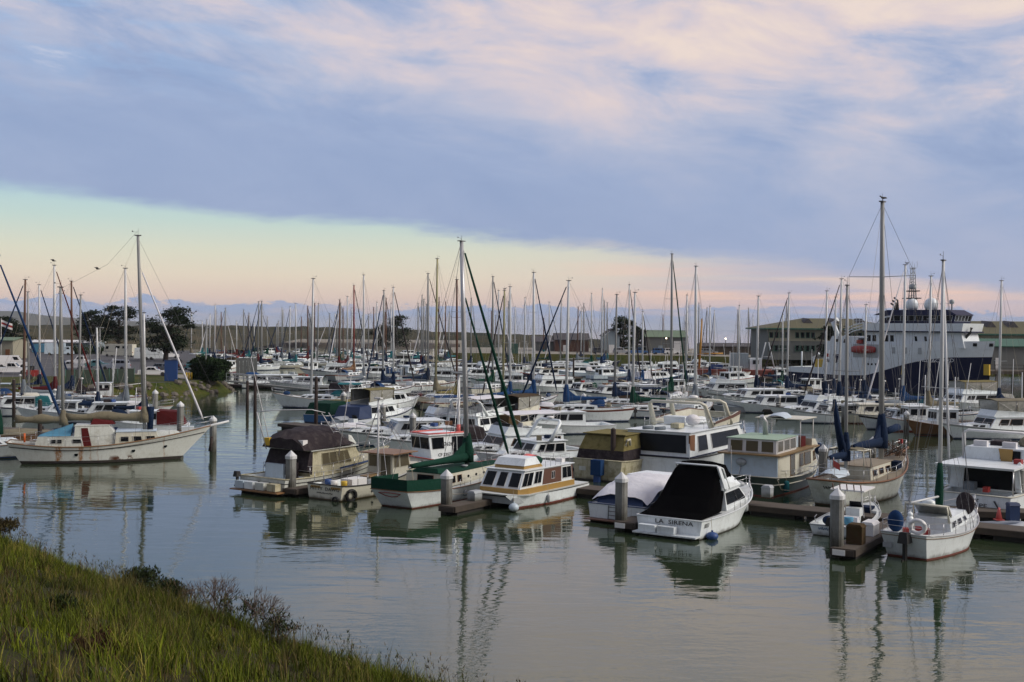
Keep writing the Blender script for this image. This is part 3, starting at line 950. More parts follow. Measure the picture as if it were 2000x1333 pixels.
def cruiser(name, label, loc, rz, L=10.0, B=None, hullm='gel', boot='navy', bottom='bottom', stripe=None, fly=True, hard=None, enc=None, arch=False, glass='glass', cabm='gel', frame='frame_white',
            group=None, lod=1, cat='motorboat', aftw=True, house_x=(-0.30, 0.16), roofm=None, fb=1.0, canvas=None, dinghy=False, raila=True, deckm='deck', fcab=True):
    """flybridge or sedan motor cruiser"""
    r = thing(name, label, cat, loc, rz, group)
    r.scale = (1, 1, 0.80)
    B = B or L * 0.34
    H = Hull(L, B, 1.05 * fb, 1.15 * fb, 1.65 * fb + 0.02 * L, tr=0.9, mx=0.40, pw=2.3, rake=0.12 * L, wl=0.90, flare=0.5, n=8 if lod == 0 else 12)
    hull_part(r, H, (hullm, boot, bottom, stripe or hullm))
    deck_part(r, H, deckm, (0.03, 0.5 + house_x[0] - 0.02, 0.82, 0.45), n=8 if lod == 0 else 12)
    if lod:
        rail_cap(r, H, 'black' if random.random() < 0.5 else 'alu', 0.03, n=10)
    z0 = H.zs(0.35) - 0.05
    x0, x1 = house_x[0] * L, house_x[1] * L
    hh = 1.55
    sw = ((0.06, 0.34, 0.42, 0.86), (0.38, 0.64, 0.42, 0.86), (0.68, 0.86, 0.44, 0.84)) if lod else ((0.06, 0.44, 0.42, 0.86), (0.5, 0.82, 0.42, 0.86))
    hs = house(r, x0, x1, B * 0.41, B * 0.36, z0, z0 + hh, fr=0.9, ar=0.05, tin=0.12, m=cabm, roof=0.14, roofm=roofm or cabm, side=sw, front=((0.06, 0.47, 0.35, 0.86), (0.53, 0.94, 0.35, 0.86)),
               aft=((0.1, 0.46, 0.1, 0.85), (0.54, 0.9, 0.4, 0.85)) if aftw else (), glass=glass, frame=frame, wf=lod > 0)
    if fcab:   # trunk cabin forward
        house(r, x1 - 0.25, L * 0.36, B * 0.33, B * 0.14, H.zs(0.7) - 0.25, H.zs(0.7) + 0.42, fr=L * 0.08, ar=0, tin=0.08, m=cabm, roof=None, name='trunk_cabin', side=((0.2, 0.4, 0.5, 0.8), (0.5, 0.7, 0.5, 0.8)) if lod else (), wf=False)
    zt = z0 + hh + 0.06
    if fly:
        k = MB()
        xa, xb = x0 + 0.1, x1 - 0.75
        w = B * 0.33
        a = [Vector((xa, w, zt + 0.02)), Vector((xb, w * 0.85, zt + 0.02)), Vector((xb, -w * 0.85, zt + 0.02)), Vector((xa, -w, zt + 0.02))]
        b = [Vector((xa - 0.05, w + 0.05, zt + 0.35)), Vector((xb - 0.35, w * 0.9, zt + 0.75)), Vector((xb - 0.35, -w * 0.9, zt + 0.75)), Vector((xa - 0.05, -w - 0.05, zt + 0.35))]
        for i in (0, 1, 2):
            i2 = (i + 1) % 4
            k.add([a[i], a[i2], b[i2], b[i]], [(0, 1, 2, 3)])
            ins = lambda p: Vector((p.x - 0.05, p.y * 0.95, p.z))
            k.add([ins(a[i]), ins(a[i2]), ins(b[i2]), ins(b[i])], [(3, 2, 1, 0)])
            k.add([b[i], b[i2], ins(b[i2]), ins(b[i])], [(0, 1, 2, 3)])
        k.build('flybridge', cabm, r)
        s = MB()
        s.hexa([(xb - 0.42, -w * 0.85, zt + 0.74), (xb - 0.38, -w * 0.85, zt + 0.74), (xb - 0.38, w * 0.85, zt + 0.74), (xb - 0.42, w * 0.85, zt + 0.74)],
               [(xb - 0.66, -w * 0.78, zt + 1.0), (xb - 0.62, -w * 0.78, zt + 1.0), (xb - 0.62, w * 0.78, zt + 1.0), (xb - 0.66, w * 0.78, zt + 1.0)])
        s.build('windscreen', 'glass', r)
        q = MB()
        q.box((xb - 1.0, 0, zt + 0.35), (0.35, 0.9, 0.55))
        q.box((xb - 1.75, 0.3, zt + 0.32), (0.45, 0.5, 0.5))
        q.box((xb - 1.98, 0.3, zt + 0.7), (0.10, 0.5, 0.5))
        q.build('helm_seat', 'cv_white', r)
        if hard or enc:
            cm = hard or enc
            canopy(r, xa + 0.05, xb - 0.1, w * 1.02, zt + 0.4, zt + 2.05, cm, name='hardtop' if hard else 'canvas_top')
            if enc:
                e = MB()
                for s_ in (1, -1):
                    e.add([(xa + 0.1, s_ * w, zt + 0.4), (xb - 0.35, s_ * w * 0.92, zt + 0.78), (xb - 0.25, s_ * w * 0.98, zt + 1.88), (xa + 0.15, s_ * w, zt + 1.88)], [(0, 1, 2, 3)])
                e.add([(xb - 0.35, w * 0.9, zt + 0.78), (xb - 0.35, -w * 0.9, zt + 0.78), (xb - 0.25, -w * 0.95, zt + 1.88), (xb - 0.25, w * 0.95, zt + 1.88)], [(0, 1, 2, 3)])
                e.build('clear_curtain', 'glass_clear', r)
                f = MB()
                for s_ in (1, -1):
                    for u_ in (0.0, 0.5, 1.0):
                        xq = xa + 0.1 + u_ * (xb - 0.35 - xa - 0.1)
                        f.tube((xq, s_ * w * 1.01, zt + 0.4 + 0.38 * u_), (xq + 0.05, s_ * w * 1.01, zt + 1.9), 0.035, n=4)
                f.build('curtain_strip', enc, r)
    if arch:
        k = MB()
        xa = x0 + 0.5
        w = B * 0.40
        for dx in (0,):
            k.path([(xa + 0.9, w, zt), (xa, w * 0.92, zt + 1.5), (xa - 0.1, w * 0.75, zt + 1.7), (xa - 0.1, -w * 0.75, zt + 1.7), (xa, -w * 0.92, zt + 1.5), (xa + 0.9, -w, zt)], [0.16, 0.12, 0.11, 0.11, 0.12, 0.16], 6)
        k.build('radar_arch', cabm, r)
        MB().lathe([(0.05, 0), (0.26, 0.03), (0.28, 0.12), (0.22, 0.2), (0.04, 0.22)], (xa - 0.1, 0, zt + 1.8), 12).build('radar_dome', 'white', r)
    if canvas:   # cockpit enclosure
        k = MB()
        z1 = z0 + hh
        xa = -L / 2 + 0.25
        w = B * 0.44
        k.hexa([(xa, w, z0 + 0.05), (x0 + 0.15, w * 0.97, z0 + 0.05), (x0 + 0.15, -w * 0.97, z0 + 0.05), (xa, -w, z0 + 0.05)],
               [(xa + 0.5, w * 0.85, z1 - 0.05), (x0 + 0.15, w * 0.9, z1 + 0.12), (x0 + 0.15, -w * 0.9, z1 + 0.12), (xa + 0.5, -w * 0.85, z1 - 0.05)])
        k.build('cockpit_cover', canvas, r)
    if raila and lod:
        lifelines(r, H, 0.5, 0.9, 4, 0.65, 0.1, r=0.014)
    if lod:
        MB().tube((x0 + 0.6, B * 0.3, zt), (x0 + 0.2, B * 0.31, zt + 3.2), 0.013, 0.006, 4).build('antenna', 'white', r)
        if random.random() < 0.6:
            fender(r, H.p(0.4, 0.4, -1, 0.14), 'white')
    if dinghy:
        dinghy_part(r, (L * 0.30, 0, H.zs(0.8) + 0.45))
    if lod:
        q = random.random()
        if q < 0.30:
            dinghy_part(r, (x0 + 0.9, 0.2, zt + 0.05) if not fly else (-L / 2 - 0.1, 0, 1.0), random.choice(['cv_grey', 'rubber_grey', 'gel_cream', 'cv_blue']), 2.3)
        elif q < 0.55:
            MB().path([(x1 - 1.2, 0, zt), (x1 - 1.3, 0, zt + 2.6)], [0.05, 0.03], 6).build('signal_mast', 'mast_white', r)
            MB().tube((x1 - 1.3, -0.6, zt + 1.9), (x1 - 1.3, 0.6, zt + 1.9), 0.025, n=5).build('crosstree', 'mast_white', r)
        for i_ in range(random.choice((1, 2, 3))):
            m_ = random.choice(['cv_navy', 'gel', 'cv_dark', 'cv_tan', 'blue_paint', 'wood', 'red', 'gel_grey'])
            MB().box((random.uniform(x0, x1 - 1.2), random.uniform(-0.8, 0.8), zt + 0.22), (random.uniform(0.3, 0.8), random.uniform(0.3, 0.7), random.uniform(0.2, 0.45)), rz=random.uniform(0, 1.5)).build('roof_gear', m_, r)
        MB().path([H.p(0.03, 0.95, -1, 0.03), H.p(0.06, 0.5, -1, 0.35), H.p(0.02, 0.4, -1, 0.9)], 0.018, 4).build('mooring_line', 'rope', r)
    return r, H, dict(z0=z0, zt=zt, x0=x0, x1=x1, B=B, hs=hs)

def dinghy_part(r, p, m='cv_white', L=2.6, top=True):
    k = MB()
    x, y, z = p
    rows = []
    for i in range(9):
        s_ = i / 8
        w = 0.62 * (1 - max(0, (s_ - 0.45) / 0.55) ** 2.0) + 0.02
        h = 0.42 * (1 - max(0, (s_ - 0.6) / 0.4) ** 2) * (0.55 if s_ < 0.05 else 1)
        rows.append([(x - L / 2 + L * s_, y + w * q, z + (h * (1 - abs(q) ** 2.4) if top else -h * (1 - abs(q) ** 2.4))) for q in (-1, -0.8, -0.4, 0, 0.4, 0.8, 1)])
    k.grid(rows)
    return k.build('tender', m, r)

def workboat(name, label, loc, rz, L=9.5, B=None, hullm='gel', boot='red', bottom='bottom_red', stripe=None, cabm='gel', mastm='mast_white', group=None, lod=1, cat='fishing boat', poles=True, fwd_house=True, roofm=None, trim='wood', mast_h=6.5):
    """fishing boat: wheelhouse forward, open work deck, mast and trolling poles"""
    r = thing(name, label, cat, loc, rz, group)
    r.scale = (1, 1, 0.86)
    B = B or L * 0.33
    H = Hull(L, B, 0.95, 0.95, 1.75, tr=0.85, mx=0.42, pw=2.4, rake=0.10 * L, wl=0.88, flare=0.5, n=8 if lod == 0 else 12)
    hull_part(r, H, (hullm, boot, bottom, stripe or hullm))
    deck_part(r, H, 'deck_tan', (0.04, 0.46, 0.86, 0.5), n=8 if lod == 0 else 12, floor='deck_tan')
    rail_cap(r, H, trim, 0.04, n=10)
    z0 = H.zs(0.55) - 0.1
    xa, xb = -0.02 * L, 0.22 * L
    house(r, xa, xb, B * 0.30, B * 0.27, z0, z0 + 2.0, fr=0.15, ar=0.0, tin=0.04, m=cabm, roof=0.2, roofm=roofm or cabm, side=((0.12, 0.42, 0.5, 0.86), (0.55, 0.9, 0.5, 0.86)), front=((0.05, 0.33, 0.5, 0.86), (0.37, 0.63, 0.5, 0.86), (0.67, 0.95, 0.5, 0.86)),
          aft=((0.35, 0.65, 0.04, 0.84),), name='wheelhouse', wf=lod > 0)
    house(r, xb - 0.1, L * 0.38, B * 0.26, B * 0.12, H.zs(0.78) - 0.3, H.zs(0.78) + 0.35, fr=0.5, ar=0, tin=0.05, m=cabm, roof=None, name='forecabin')
    zt = z0 + 2.05
    MB().path([(xa - 0.15, 0, H.zs(0.45) - 0.2), (xa - 0.15, 0, mast_h)], [0.075, 0.05], 7).build('mast', mastm, r)
    w = MB()
    for s_ in (1, -1):
        w.tube((xa - 0.15, 0, mast_h - 0.2), H.sheer(0.30, s_, 0.05), 0.010, n=4)
    w.tube((xa - 0.15, 0, mast_h - 0.2), H.sheer(0.98, 1, 0.0), 0.010, n=4)
    w.build('standing_rigging', 'wire', r)
    MB().path([(xa - 0.2, 0, z0 + 1.4), (-L * 0.44, 0, z0 + 1.9)], [0.05, 0.04], 6).build('boom', mastm, r)
    if poles:
        for s_ in (1, -1):
            MB().path([(xa, s_ * B * 0.42, H.zs(0.5)), (xa - 0.6, s_ * B * 0.6, mast_h * 1.25)], [0.05, 0.025], 5).build('trolling_pole', mastm, r)
    if lod:
        k = MB(); k.box((-L * 0.25, 0.3, H.zs(0.2) - 0.15), (1.0, 0.9, 0.6)); k.build('fish_box', 'gel', r)
        k = MB(); k.lathe([(0.22, 0), (0.26, 0.5), (0.05, 0.52)], (-L * 0.36, -0.6, H.zs(0.2) - 0.45), 10); k.build('bucket', 'blue_paint', r)
        lifelines(r, H, 0.55, 0.9, 3, 0.6, 0.1, r=0.014)
    return r, H, dict(z0=z0, zt=zt, xa=xa, xb=xb)

def skiff(name, label, loc, rz, L=5.5, hullm='gel', m_motor='black', group=None, cat='boat', console=True, cover=None, bottom='bottom'):
    r = thing(name, label, cat, loc, rz, group)
    B = L * 0.37
    H = Hull(L, B, 0.62, 0.68, 1.0, tr=0.88, mx=0.4, pw=2.2, rake=0.13 * L, wl=0.85, flare=0.4, n=10, draft=0.25)
    hull_part(r, H, (hullm, hullm, bottom, hullm))
    if cover:
        k = MB()
        rows = []
        for i in range(9):
            t = i / 8 * 0.98
            b, z = H.b(t), H.zs(t)
            hump = 0.45 * sin(pi * min(1, t * 1.1 + 0.12))
            rows.append([(H.x(t, z), b * q * 1.02, z + 0.02 + hump * (1 - abs(q) ** 1.6)) for q in (-1, -0.6, -0.2, 0.2, 0.6, 1)])
        k.grid(rows)
        k.build('boat_cover', cover, r)
    else:
        deck_part(r, H, 'deck', (0.06, 0.72, 0.82, 0.38), n=8)
        if console:
            k = MB(); k.box((0.1, 0, 0.7), (0.6, 0.7, 0.9)); k.build('console', 'gel', r)
            k = MB(); k.hexa([(0.36, -0.33, 1.15), (0.4, -0.33, 1.15), (0.4, 0.33, 1.15), (0.36, 0.33, 1.15)], [(0.2, -0.28, 1.5), (0.24, -0.28, 1.5), (0.24, 0.28, 1.5), (0.2, 0.28, 1.5)]); k.build('windscreen', 'glass', r)
            k = MB(); k.box((-0.7, 0, 0.5), (0.45, 0.9, 0.45)); k.build('seat', 'cv_white', r)
    outboard(r, (-L / 2, 0, 0.45), m_motor)
    return r, H
# ---------------------------------------------------------------- water
def water_material():
    m = bpy.data.materials.new('harbour_water')
    m.use_nodes = True
    t = NT(m.node_tree)
    b = t.n['Principled BSDF']
    tcn = t.new('ShaderNodeTexCoord').outputs['Object']
    mk = t.noise(tcn, 0.02, 3, 0.5)
    col = t.mix(mk, (0.020, 0.036, 0.018, 1), (0.036, 0.050, 0.026, 1))
    t.put(b.inputs['Base Color'], col)
    b.inputs['Roughness'].default_value = 0.03
    b.inputs['IOR'].default_value = 2.15
    b.inputs['Specular Tint'].default_value = (0.93, 1.0, 0.90, 1)
    v1 = t.mapping(tcn, rot=(0, 0, radians(18)), scale=(0.35, 1.0, 1.0))
    v2 = t.mapping(tcn, rot=(0, 0, radians(-24)), scale=(0.55, 1.0, 1.0))
    n1 = t.noise(v1, 1.1, 2, 0.5, 0.4)
    n2 = t.noise(v2, 3.4, 3, 0.55, 0.3)
    n3 = t.noise(t.mapping(tcn, rot=(0, 0, radians(6)), scale=(0.5, 1, 1)), 0.33, 2, 0.5)
    breeze = t.smooth(t.noise(t.mapping(tcn, scale=(0.4, 1, 1)), 0.05, 3, 0.55), 0.38, 0.66)
    h = t.math('ADD', t.math('MULTIPLY', n1, 0.55), t.math('MULTIPLY', n3, 0.9))
    h = t.math('ADD', h, t.math('MULTIPLY', n2, t.math('MULTIPLY_ADD', breeze, 0.24, 0.07)))
    bp = t.new('ShaderNodeBump')
    bp.inputs['Strength'].default_value = 1.0
    bp.inputs['Distance'].default_value = 0.032
    t.l.new(h, bp.inputs['Height'])
    t.l.new(bp.outputs[0], b.inputs['Normal'])
    M['water'] = m
water_material()
wm = MB()
wm.add([(-18000, -60, 0), (18000, -60, 0), (18000, 19000, 0), (-18000, 19000, 0)], [(0, 1, 2, 3)])
water = wm.build('water', 'water')
tag(water, 'grey green harbour water with soft ripples, opening to the sea', 'water', kind='structure')

# ---------------------------------------------------------------- terrain helpers
def nz(x, y, s=1.0, k=0):
    return (sin(x * 0.91 * s + 1.3 + k) * cos(y * 1.13 * s - 0.7 + k * 2) + 0.5 * sin(x * 2.3 * s + y * 1.7 * s + 2.1 + k) + 0.25 * sin(x * 4.7 * s - y * 5.1 * s + k)) / 1.75

def veg_material(name, cols, sc, rough=0.95, bump=0.6):
    m = bpy.data.materials.new(name)
    m.use_nodes = True
    t = NT(m.node_tree)
    b = t.n['Principled BSDF']
    tcn = t.new('ShaderNodeTexCoord').outputs['Object']
    n = t.noise(tcn, sc, 6, 0.65)
    n2 = t.noise(tcn, sc * 9, 4, 0.6)
    f = t.math('ADD', t.math('MULTIPLY', n, 0.7), t.math('MULTIPLY', n2, 0.3))
    k = len(cols)
    c = t.ramp(f, [(0.34 + 0.32 * i / (k - 1), (*q, 1)) for i, q in enumerate(cols)])
    t.put(b.inputs['Base Color'], c)
    b.inputs['Roughness'].default_value = rough
    b.inputs['Specular IOR Level'].default_value = 0.15
    bp = t.new('ShaderNodeBump')
    bp.inputs['Strength'].default_value = bump
    bp.inputs['Distance'].default_value = 0.3
    t.l.new(n2, bp.inputs['Height'])
    t.l.new(bp.outputs[0], b.inputs['Normal'])
    M[name] = m
veg_material('soil', [(0.020, 0.016, 0.010), (0.045, 0.035, 0.018), (0.035, 0.040, 0.012), (0.06, 0.045, 0.025)], 0.5)
veg_material('bankgrass', [(0.020, 0.034, 0.007), (0.045, 0.060, 0.010), (0.075, 0.068, 0.018), (0.035, 0.044, 0.010)], 0.25)
veg_material('dune', [(0.012, 0.018, 0.009), (0.024, 0.028, 0.012), (0.055, 0.046, 0.022), (0.018, 0.024, 0.010), (0.036, 0.034, 0.016)], 0.03)
veg_material('fieldgrass', [(0.030, 0.034, 0.015), (0.055, 0.048, 0.020), (0.095, 0.068, 0.030)], 0.03)
veg_material('farhill', [(0.045, 0.055, 0.045), (0.07, 0.075, 0.055), (0.09, 0.085, 0.06)], 0.0012, bump=0.0)
veg_material('mud', [(0.030, 0.024, 0.018), (0.055, 0.045, 0.032), (0.08, 0.068, 0.05)], 0.4)

# ---- far hills across the bay (left) and low coast
def hills(name, pts, D, depth, m, label):
    mb = MB()
    rows = []
    for j, (f, hgt) in enumerate(((0, 0.0), (0.25, 0.55), (0.5, 1.0), (1.0, 0.8))):
        r = []
        for (px, py) in pts:
            p = WD(px, py, D)
            r.append((p.x * (1 + f * depth / D), p.y + f * depth, max(p.z * hgt, -2)))
        rows.append(r)
    mb.grid(rows)
    o = mb.build(name, m)
    return tag(o, label, 'hill', kind='structure')
hp = [(-120, 611), (-40, 606), (0, 606), (30, 606), (55, 610), (80, 614), (110, 617), (140, 620), (165, 624), (200, 626), (250, 627), (300, 628), (345, 630), (380, 633), (430, 636), (470, 637.5)]
hp2 = []
for a, b in zip(hp[:-1], hp[1:]):
    for k in range(4):
        s = k / 4
        hp2.append((a[0] + (b[0] - a[0]) * s, a[1] + (b[1] - a[1]) * s + 0.6 * nz(a[0] * 0.2 + k, 3)))
hills('hills', hp2, 5200, 900, 'farhill', 'blue coastal hills on the horizon at the far left')

# ---- vegetated dunes beyond the harbour
def ridge(name, xs, D0, D1, tops, m, label, base=-0.5, rows_n=9, jig=0.5, kind='structure', cat='dune'):
    mb = MB()
    rows = []
    for j in range(rows_n):
        f = j / (rows_n - 1)
        r = []
        for i, px in enumerate(xs):
            D = D0 + (D1 - D0) * f
            x = (px - 1000) / FPX * D
            prof = min(1.0, f * 2.6) ** 0.7 if f < 0.6 else 1.0 - (f - 0.6) * 0.8
            h = base + (tops[i] - base) * prof
            h += jig * nz(px * 0.06 + j * 1.7, j * 1.3) * min(1, f * 5)
            r.append((x, D + 6 * nz(px * 0.03, j), h))
        rows.append(r)
    mb.grid(rows)
    o = mb.build(name, m)
    return tag(o, label, cat, kind=kind)
xs = [-150 + 14 * i for i in range(98)]
def dtop(px):
    for (a, za), (b, zb) in zip(((-200, 9.0), (300, 9.2), (560, 9.4), (800, 8.2), (900, 6.6), (1050, 5.6), (1150, 4.0), (1300, 1.0)), ((300, 9.2), (560, 9.4), (800, 8.2), (900, 6.6), (1050, 5.6), (1150, 4.0), (1300, 1.0))):
        if px <= b:
            return za + (zb - za) * (px - a) / (b - a) + 0.5 * nz(px * 0.045, 1.0)
    return 0.5
ridge('dunes', xs, 590, 760, [dtop(p) for p in xs], 'dune', 'olive green sand dunes along the far side of the harbour')
# low rubble breakwater in front of the dunes
def strip(name, pts_lo, pts_hi, z, m, label, cat, h=None, kind='structure'):
    pass
mb = MB()
rows = []
for f, zz_, dy in ((0, -0.3, 0), (1, 1.6, 4), (2, 1.9, 9), (3, -0.3, 14)):
    rows.append([((px - 1000) / FPX * 540, 540 + dy, zz_ + 0.35 * nz(px * 0.21, f * 2.0)) for px in range(380, 900, 6)])
mb.grid(rows)
tag(mb.build('breakwater', 'timber'), 'low dark rubble breakwater in front of the far dunes', 'breakwater', kind='structure')
# pale sand road behind it
mb = MB()
mb.add([((380 - 1000) / FPX * 566, 560, 2.2), ((905 - 1000) / FPX * 566, 560, 2.2), ((905 - 1000) / FPX * 590, 592, 3.0), ((380 - 1000) / FPX * 590, 592, 3.0), ((380 - 1000) / FPX * 556, 554, -0.3), ((905 - 1000) / FPX * 556, 554, -0.3)], [(0, 1, 2, 3), (4, 5, 1, 0)])
tag(mb.build('shore_road', 'gravel'), 'grey gravel shore road under the dunes', 'road', kind='structure')

# ---- the spit with sheds and parked cars (centre right)
def land(name, top, z, m, label, cat='land', skirt=4.0, sm='bankgrass', drop=-0.6):
    """flat ground polygon with a sloping bank down into the water"""
    mb = MB()
    n = len(top)
    mb.add([(p[0], p[1], z) for p in top], [tuple(range(n))], 0)
    c = Vector((sum(p[0] for p in top) / n, sum(p[1] for p in top) / n))
    sub = []
    for i in range(n):
        a, b = Vector(top[i]), Vector(top[(i + 1) % n])
        m_ = max(1, int((b - a).length / 5))
        for k in range(m_):
            sub.append(a.lerp(b, k / m_))
    q = len(sub)
    rows = []
    for f in (0.0, 0.35, 0.7, 1.0):
        r = []
        for i, p in enumerate(sub):
            t = (sub[(i + 1) % q] - sub[i - 1]).normalized()
            nn = Vector((t.y, -t.x))
            off = skirt * f * (1 + 0.25 * nz(p.x * 0.3, p.y * 0.3, 1, 2) * (f > 0))
            r.append((p.x + nn.x * off, p.y + nn.y * off, z + (drop - z) * f ** 1.2 + 0.2 * nz(p.x, p.y, 0.7) * (0 < f < 1)))
        rows.append(r)
    mb.grid(rows, 1, True, True)
    o = mb.build(name, [m, sm])
    return tag(o, label, cat, kind='structure')
spit = [((890 - 1000) / FPX * 335, 322), ((1100 - 1000) / FPX * 322, 318), ((1330 - 1000) / FPX * 318, 312), ((1560 - 1000) / FPX * 300, 296), (150, 280), (260, 280), (260, 420), ((1250 - 1000) / FPX * 420, 425), ((880 - 1000) / FPX * 410, 410)]
land('spit', spit, 2.6, 'gravel', 'low spit of gravel and dry grass with sheds and parked cars', skirt=3.5)

# ---- the parking ground on the left
PZ = 1.9
lot = [(-44.5, 168.5), (-50, 186), (-62, 222), (-80, 285), (-98, 350), (-320, 380), (-320, 120), (-100, 131), (-70, 140), (-56, 148), (-48, 158)]
land('parking_ground', lot, PZ, 'asphalt', 'asphalt parking ground on the left bank', skirt=3.2, sm='bankgrass')
# grass verge along the water
mb = MB()
vg = [(-45.2, 168.3), (-50.2, 184), (-58, 190), (-66, 176), (-84, 162), (-110, 150), (-160, 146), (-160, 128), (-100, 132), (-70, 141), (-56, 149), (-48.5, 159)]
mb.add([(x, y, PZ + 0.03) for x, y in vg], [tuple(range(len(vg)))])
tag(mb.build('grass_verge', 'bankgrass'), 'green grass verge along the parking ground', 'grass', kind='structure')
mb = MB()   # footpath to the gangway
mb.add([(-46.5, 168.0, PZ + 0.06), (-51, 181, PZ + 0.06), (-72, 186, PZ + 0.06), (-72, 183, PZ + 0.06), (-54, 178, PZ + 0.06), (-48.5, 166.0, PZ + 0.06)], [(0, 1, 2, 3, 4, 5)])
tag(mb.build('path', 'gravel'), 'pale footpath along the grass verge to the gangway', 'path', kind='structure')
# dry field behind the lot
mb = MB()
rows = []
for j in range(5):
    y = 352 + j * 48
    rows.append([(-420 + i * 12 + 0, y, 2.0 + j * 1.4 + 0.4 * nz(i * 0.5, j)) for i in range(29)])
mb.grid(rows)
tag(mb.build('dry_field', 'fieldgrass'), 'tan dry grass field behind the parking ground', 'field', kind='structure')
# painted stall lines
for i, (y, x0, x1) in enumerate(((205, -150, -78), (228, -160, -84), (258, -175, -88))):
    mb = MB()
    mb.add([(x0, y, PZ + 0.012), (x1, y, PZ + 0.012), (x1, y + 0.3, PZ + 0.012), (x0, y + 0.3, PZ + 0.012)], [(0, 1, 2, 3)])
    tag(mb.build('painted_line', 'paintline'), ['front', 'middle', 'rear'][i] + ' pale painted line across the parking asphalt', 'road marking', kind='structure')

# ---------------------------------------------------------------- the bank in the foreground
SA, SB = W(-8, 1068), W(845, 1352)
SD = (SB - SA).normalized()
SN = Vector((-SD.y, SD.x, 0))
if SN.dot(-SA) < 0:
    SN = -SN
def bank_z(s, n):
    z = 0.30 * n + 0.045 * max(0, n - 9) + 0.55 * (1 - math.exp(-max(n, 0) / 0.8)) - 0.3
    z += 0.28 * nz(s * 0.35, n * 0.35) * min(1, max(n, 0) / 2.5) + 0.10 * nz(s * 1.3, n * 1.3, 1, 4)
    return z
def bank_off(s):
    return 0.5 * nz(s * 0.4, 0.5, 1, 1) + 0.35 * sin(s * 0.23)
def bank_p(s, n):
    p = SA + SD * s + SN * (n - bank_off(s) * math.exp(-max(n, 0) / 4))
    return Vector((p.x, p.y, bank_z(s, n)))
mb = MB()
rows = []
nn_ = [-1.5, -0.6, 0, 0.4, 0.9, 1.5, 2.2, 3, 4, 5, 6.2, 7.5, 9, 10.5, 12, 14, 16, 18.5, 21, 24, 28, 34]
for s_ in np.arange(-30, 62, 0.8):
    rows.append([bank_p(s_, n_) for n_ in nn_])
mb.grid(rows)
tag(mb.build('bank', 'soil'), 'dark earth of the grassy bank in the foreground', 'bank', kind='structure')

def project(p):
    d = p - Vector((0, 0, CAMZ))
    f = d.dot(fwd)
    return 1000 + FPX * d.dot(right) / f, 666.5 - FPX * d.dot(upv) / f, f

def tint_material(name, rough=0.85):
    m = bpy.data.materials.new(name)
    m.use_nodes = True
    t = NT(m.node_tree)
    b = t.n['Principled BSDF']
    a = t.new('ShaderNodeAttribute', attribute_name='tint')
    t.l.new(a.outputs['Color'], b.inputs['Base Color'])
    b.inputs['Roughness'].default_value = rough
    b.inputs['Specular IOR Level'].default_value = 0.2
    M[name] = m
tint_material('blades')

def blades_object(name, base, hgt, wid, lean, tint, label):
    """base (N,3); each blade a bent 5 vertex strip"""
    N = len(base)
    rng = np.random.default_rng(5)
    ang = rng.uniform(0, 2 * pi, N)
    dx = np.stack([np.cos(ang), np.sin(ang), np.zeros(N)], 1)
    la = rng.uniform(0, 2 * pi, N)
    ld = np.stack([np.cos(la), np.sin(la), np.zeros(N)], 1) * (lean * hgt)[:, None]
    up = np.array([0, 0, 1.0])[None, :] * hgt[:, None]
    w = wid[:, None]
    v = np.stack([base - dx * w, base + dx * w, base + ld * 0.3 + up * 0.55 - dx * w * 0.7, base + ld * 0.3 + up * 0.55 + dx * w * 0.7, base + ld + up * 0.97], 1)
    co = v.reshape(-1, 3).astype(np.float32)
    off = (np.arange(N) * 5)[:, None]
    tri = np.concatenate([off + np.array([[0, 1, 3]]), off + np.array([[0, 3, 2]]), off + np.array([[2, 3, 4]])], 1).reshape(-1)
    me = bpy.data.meshes.new(name)
    me.vertices.add(len(co))
    me.vertices.foreach_set('co', co.ravel())
    me.loops.add(len(tri))
    me.loops.foreach_set('vertex_index', tri.astype(np.int32))
    me.polygons.add(len(tri) // 3)
    me.polygons.foreach_set('loop_start', np.arange(0, len(tri), 3, dtype=np.int32))
    me.polygons.foreach_set('loop_total', np.full(len(tri) // 3, 3, dtype=np.int32))
    at = me.attributes.new('tint', 'FLOAT_COLOR', 'POINT')
    col = np.repeat(np.concatenate([tint, np.ones((N, 1))], 1), 5, 0).astype(np.float32)
    at.data.foreach_set('color', col.ravel())
    me.update()
    me.validate()
    me.materials.append(M['blades'])
    o = bpy.data.objects.new(name, me)
    COL.objects.link(o)
    return o

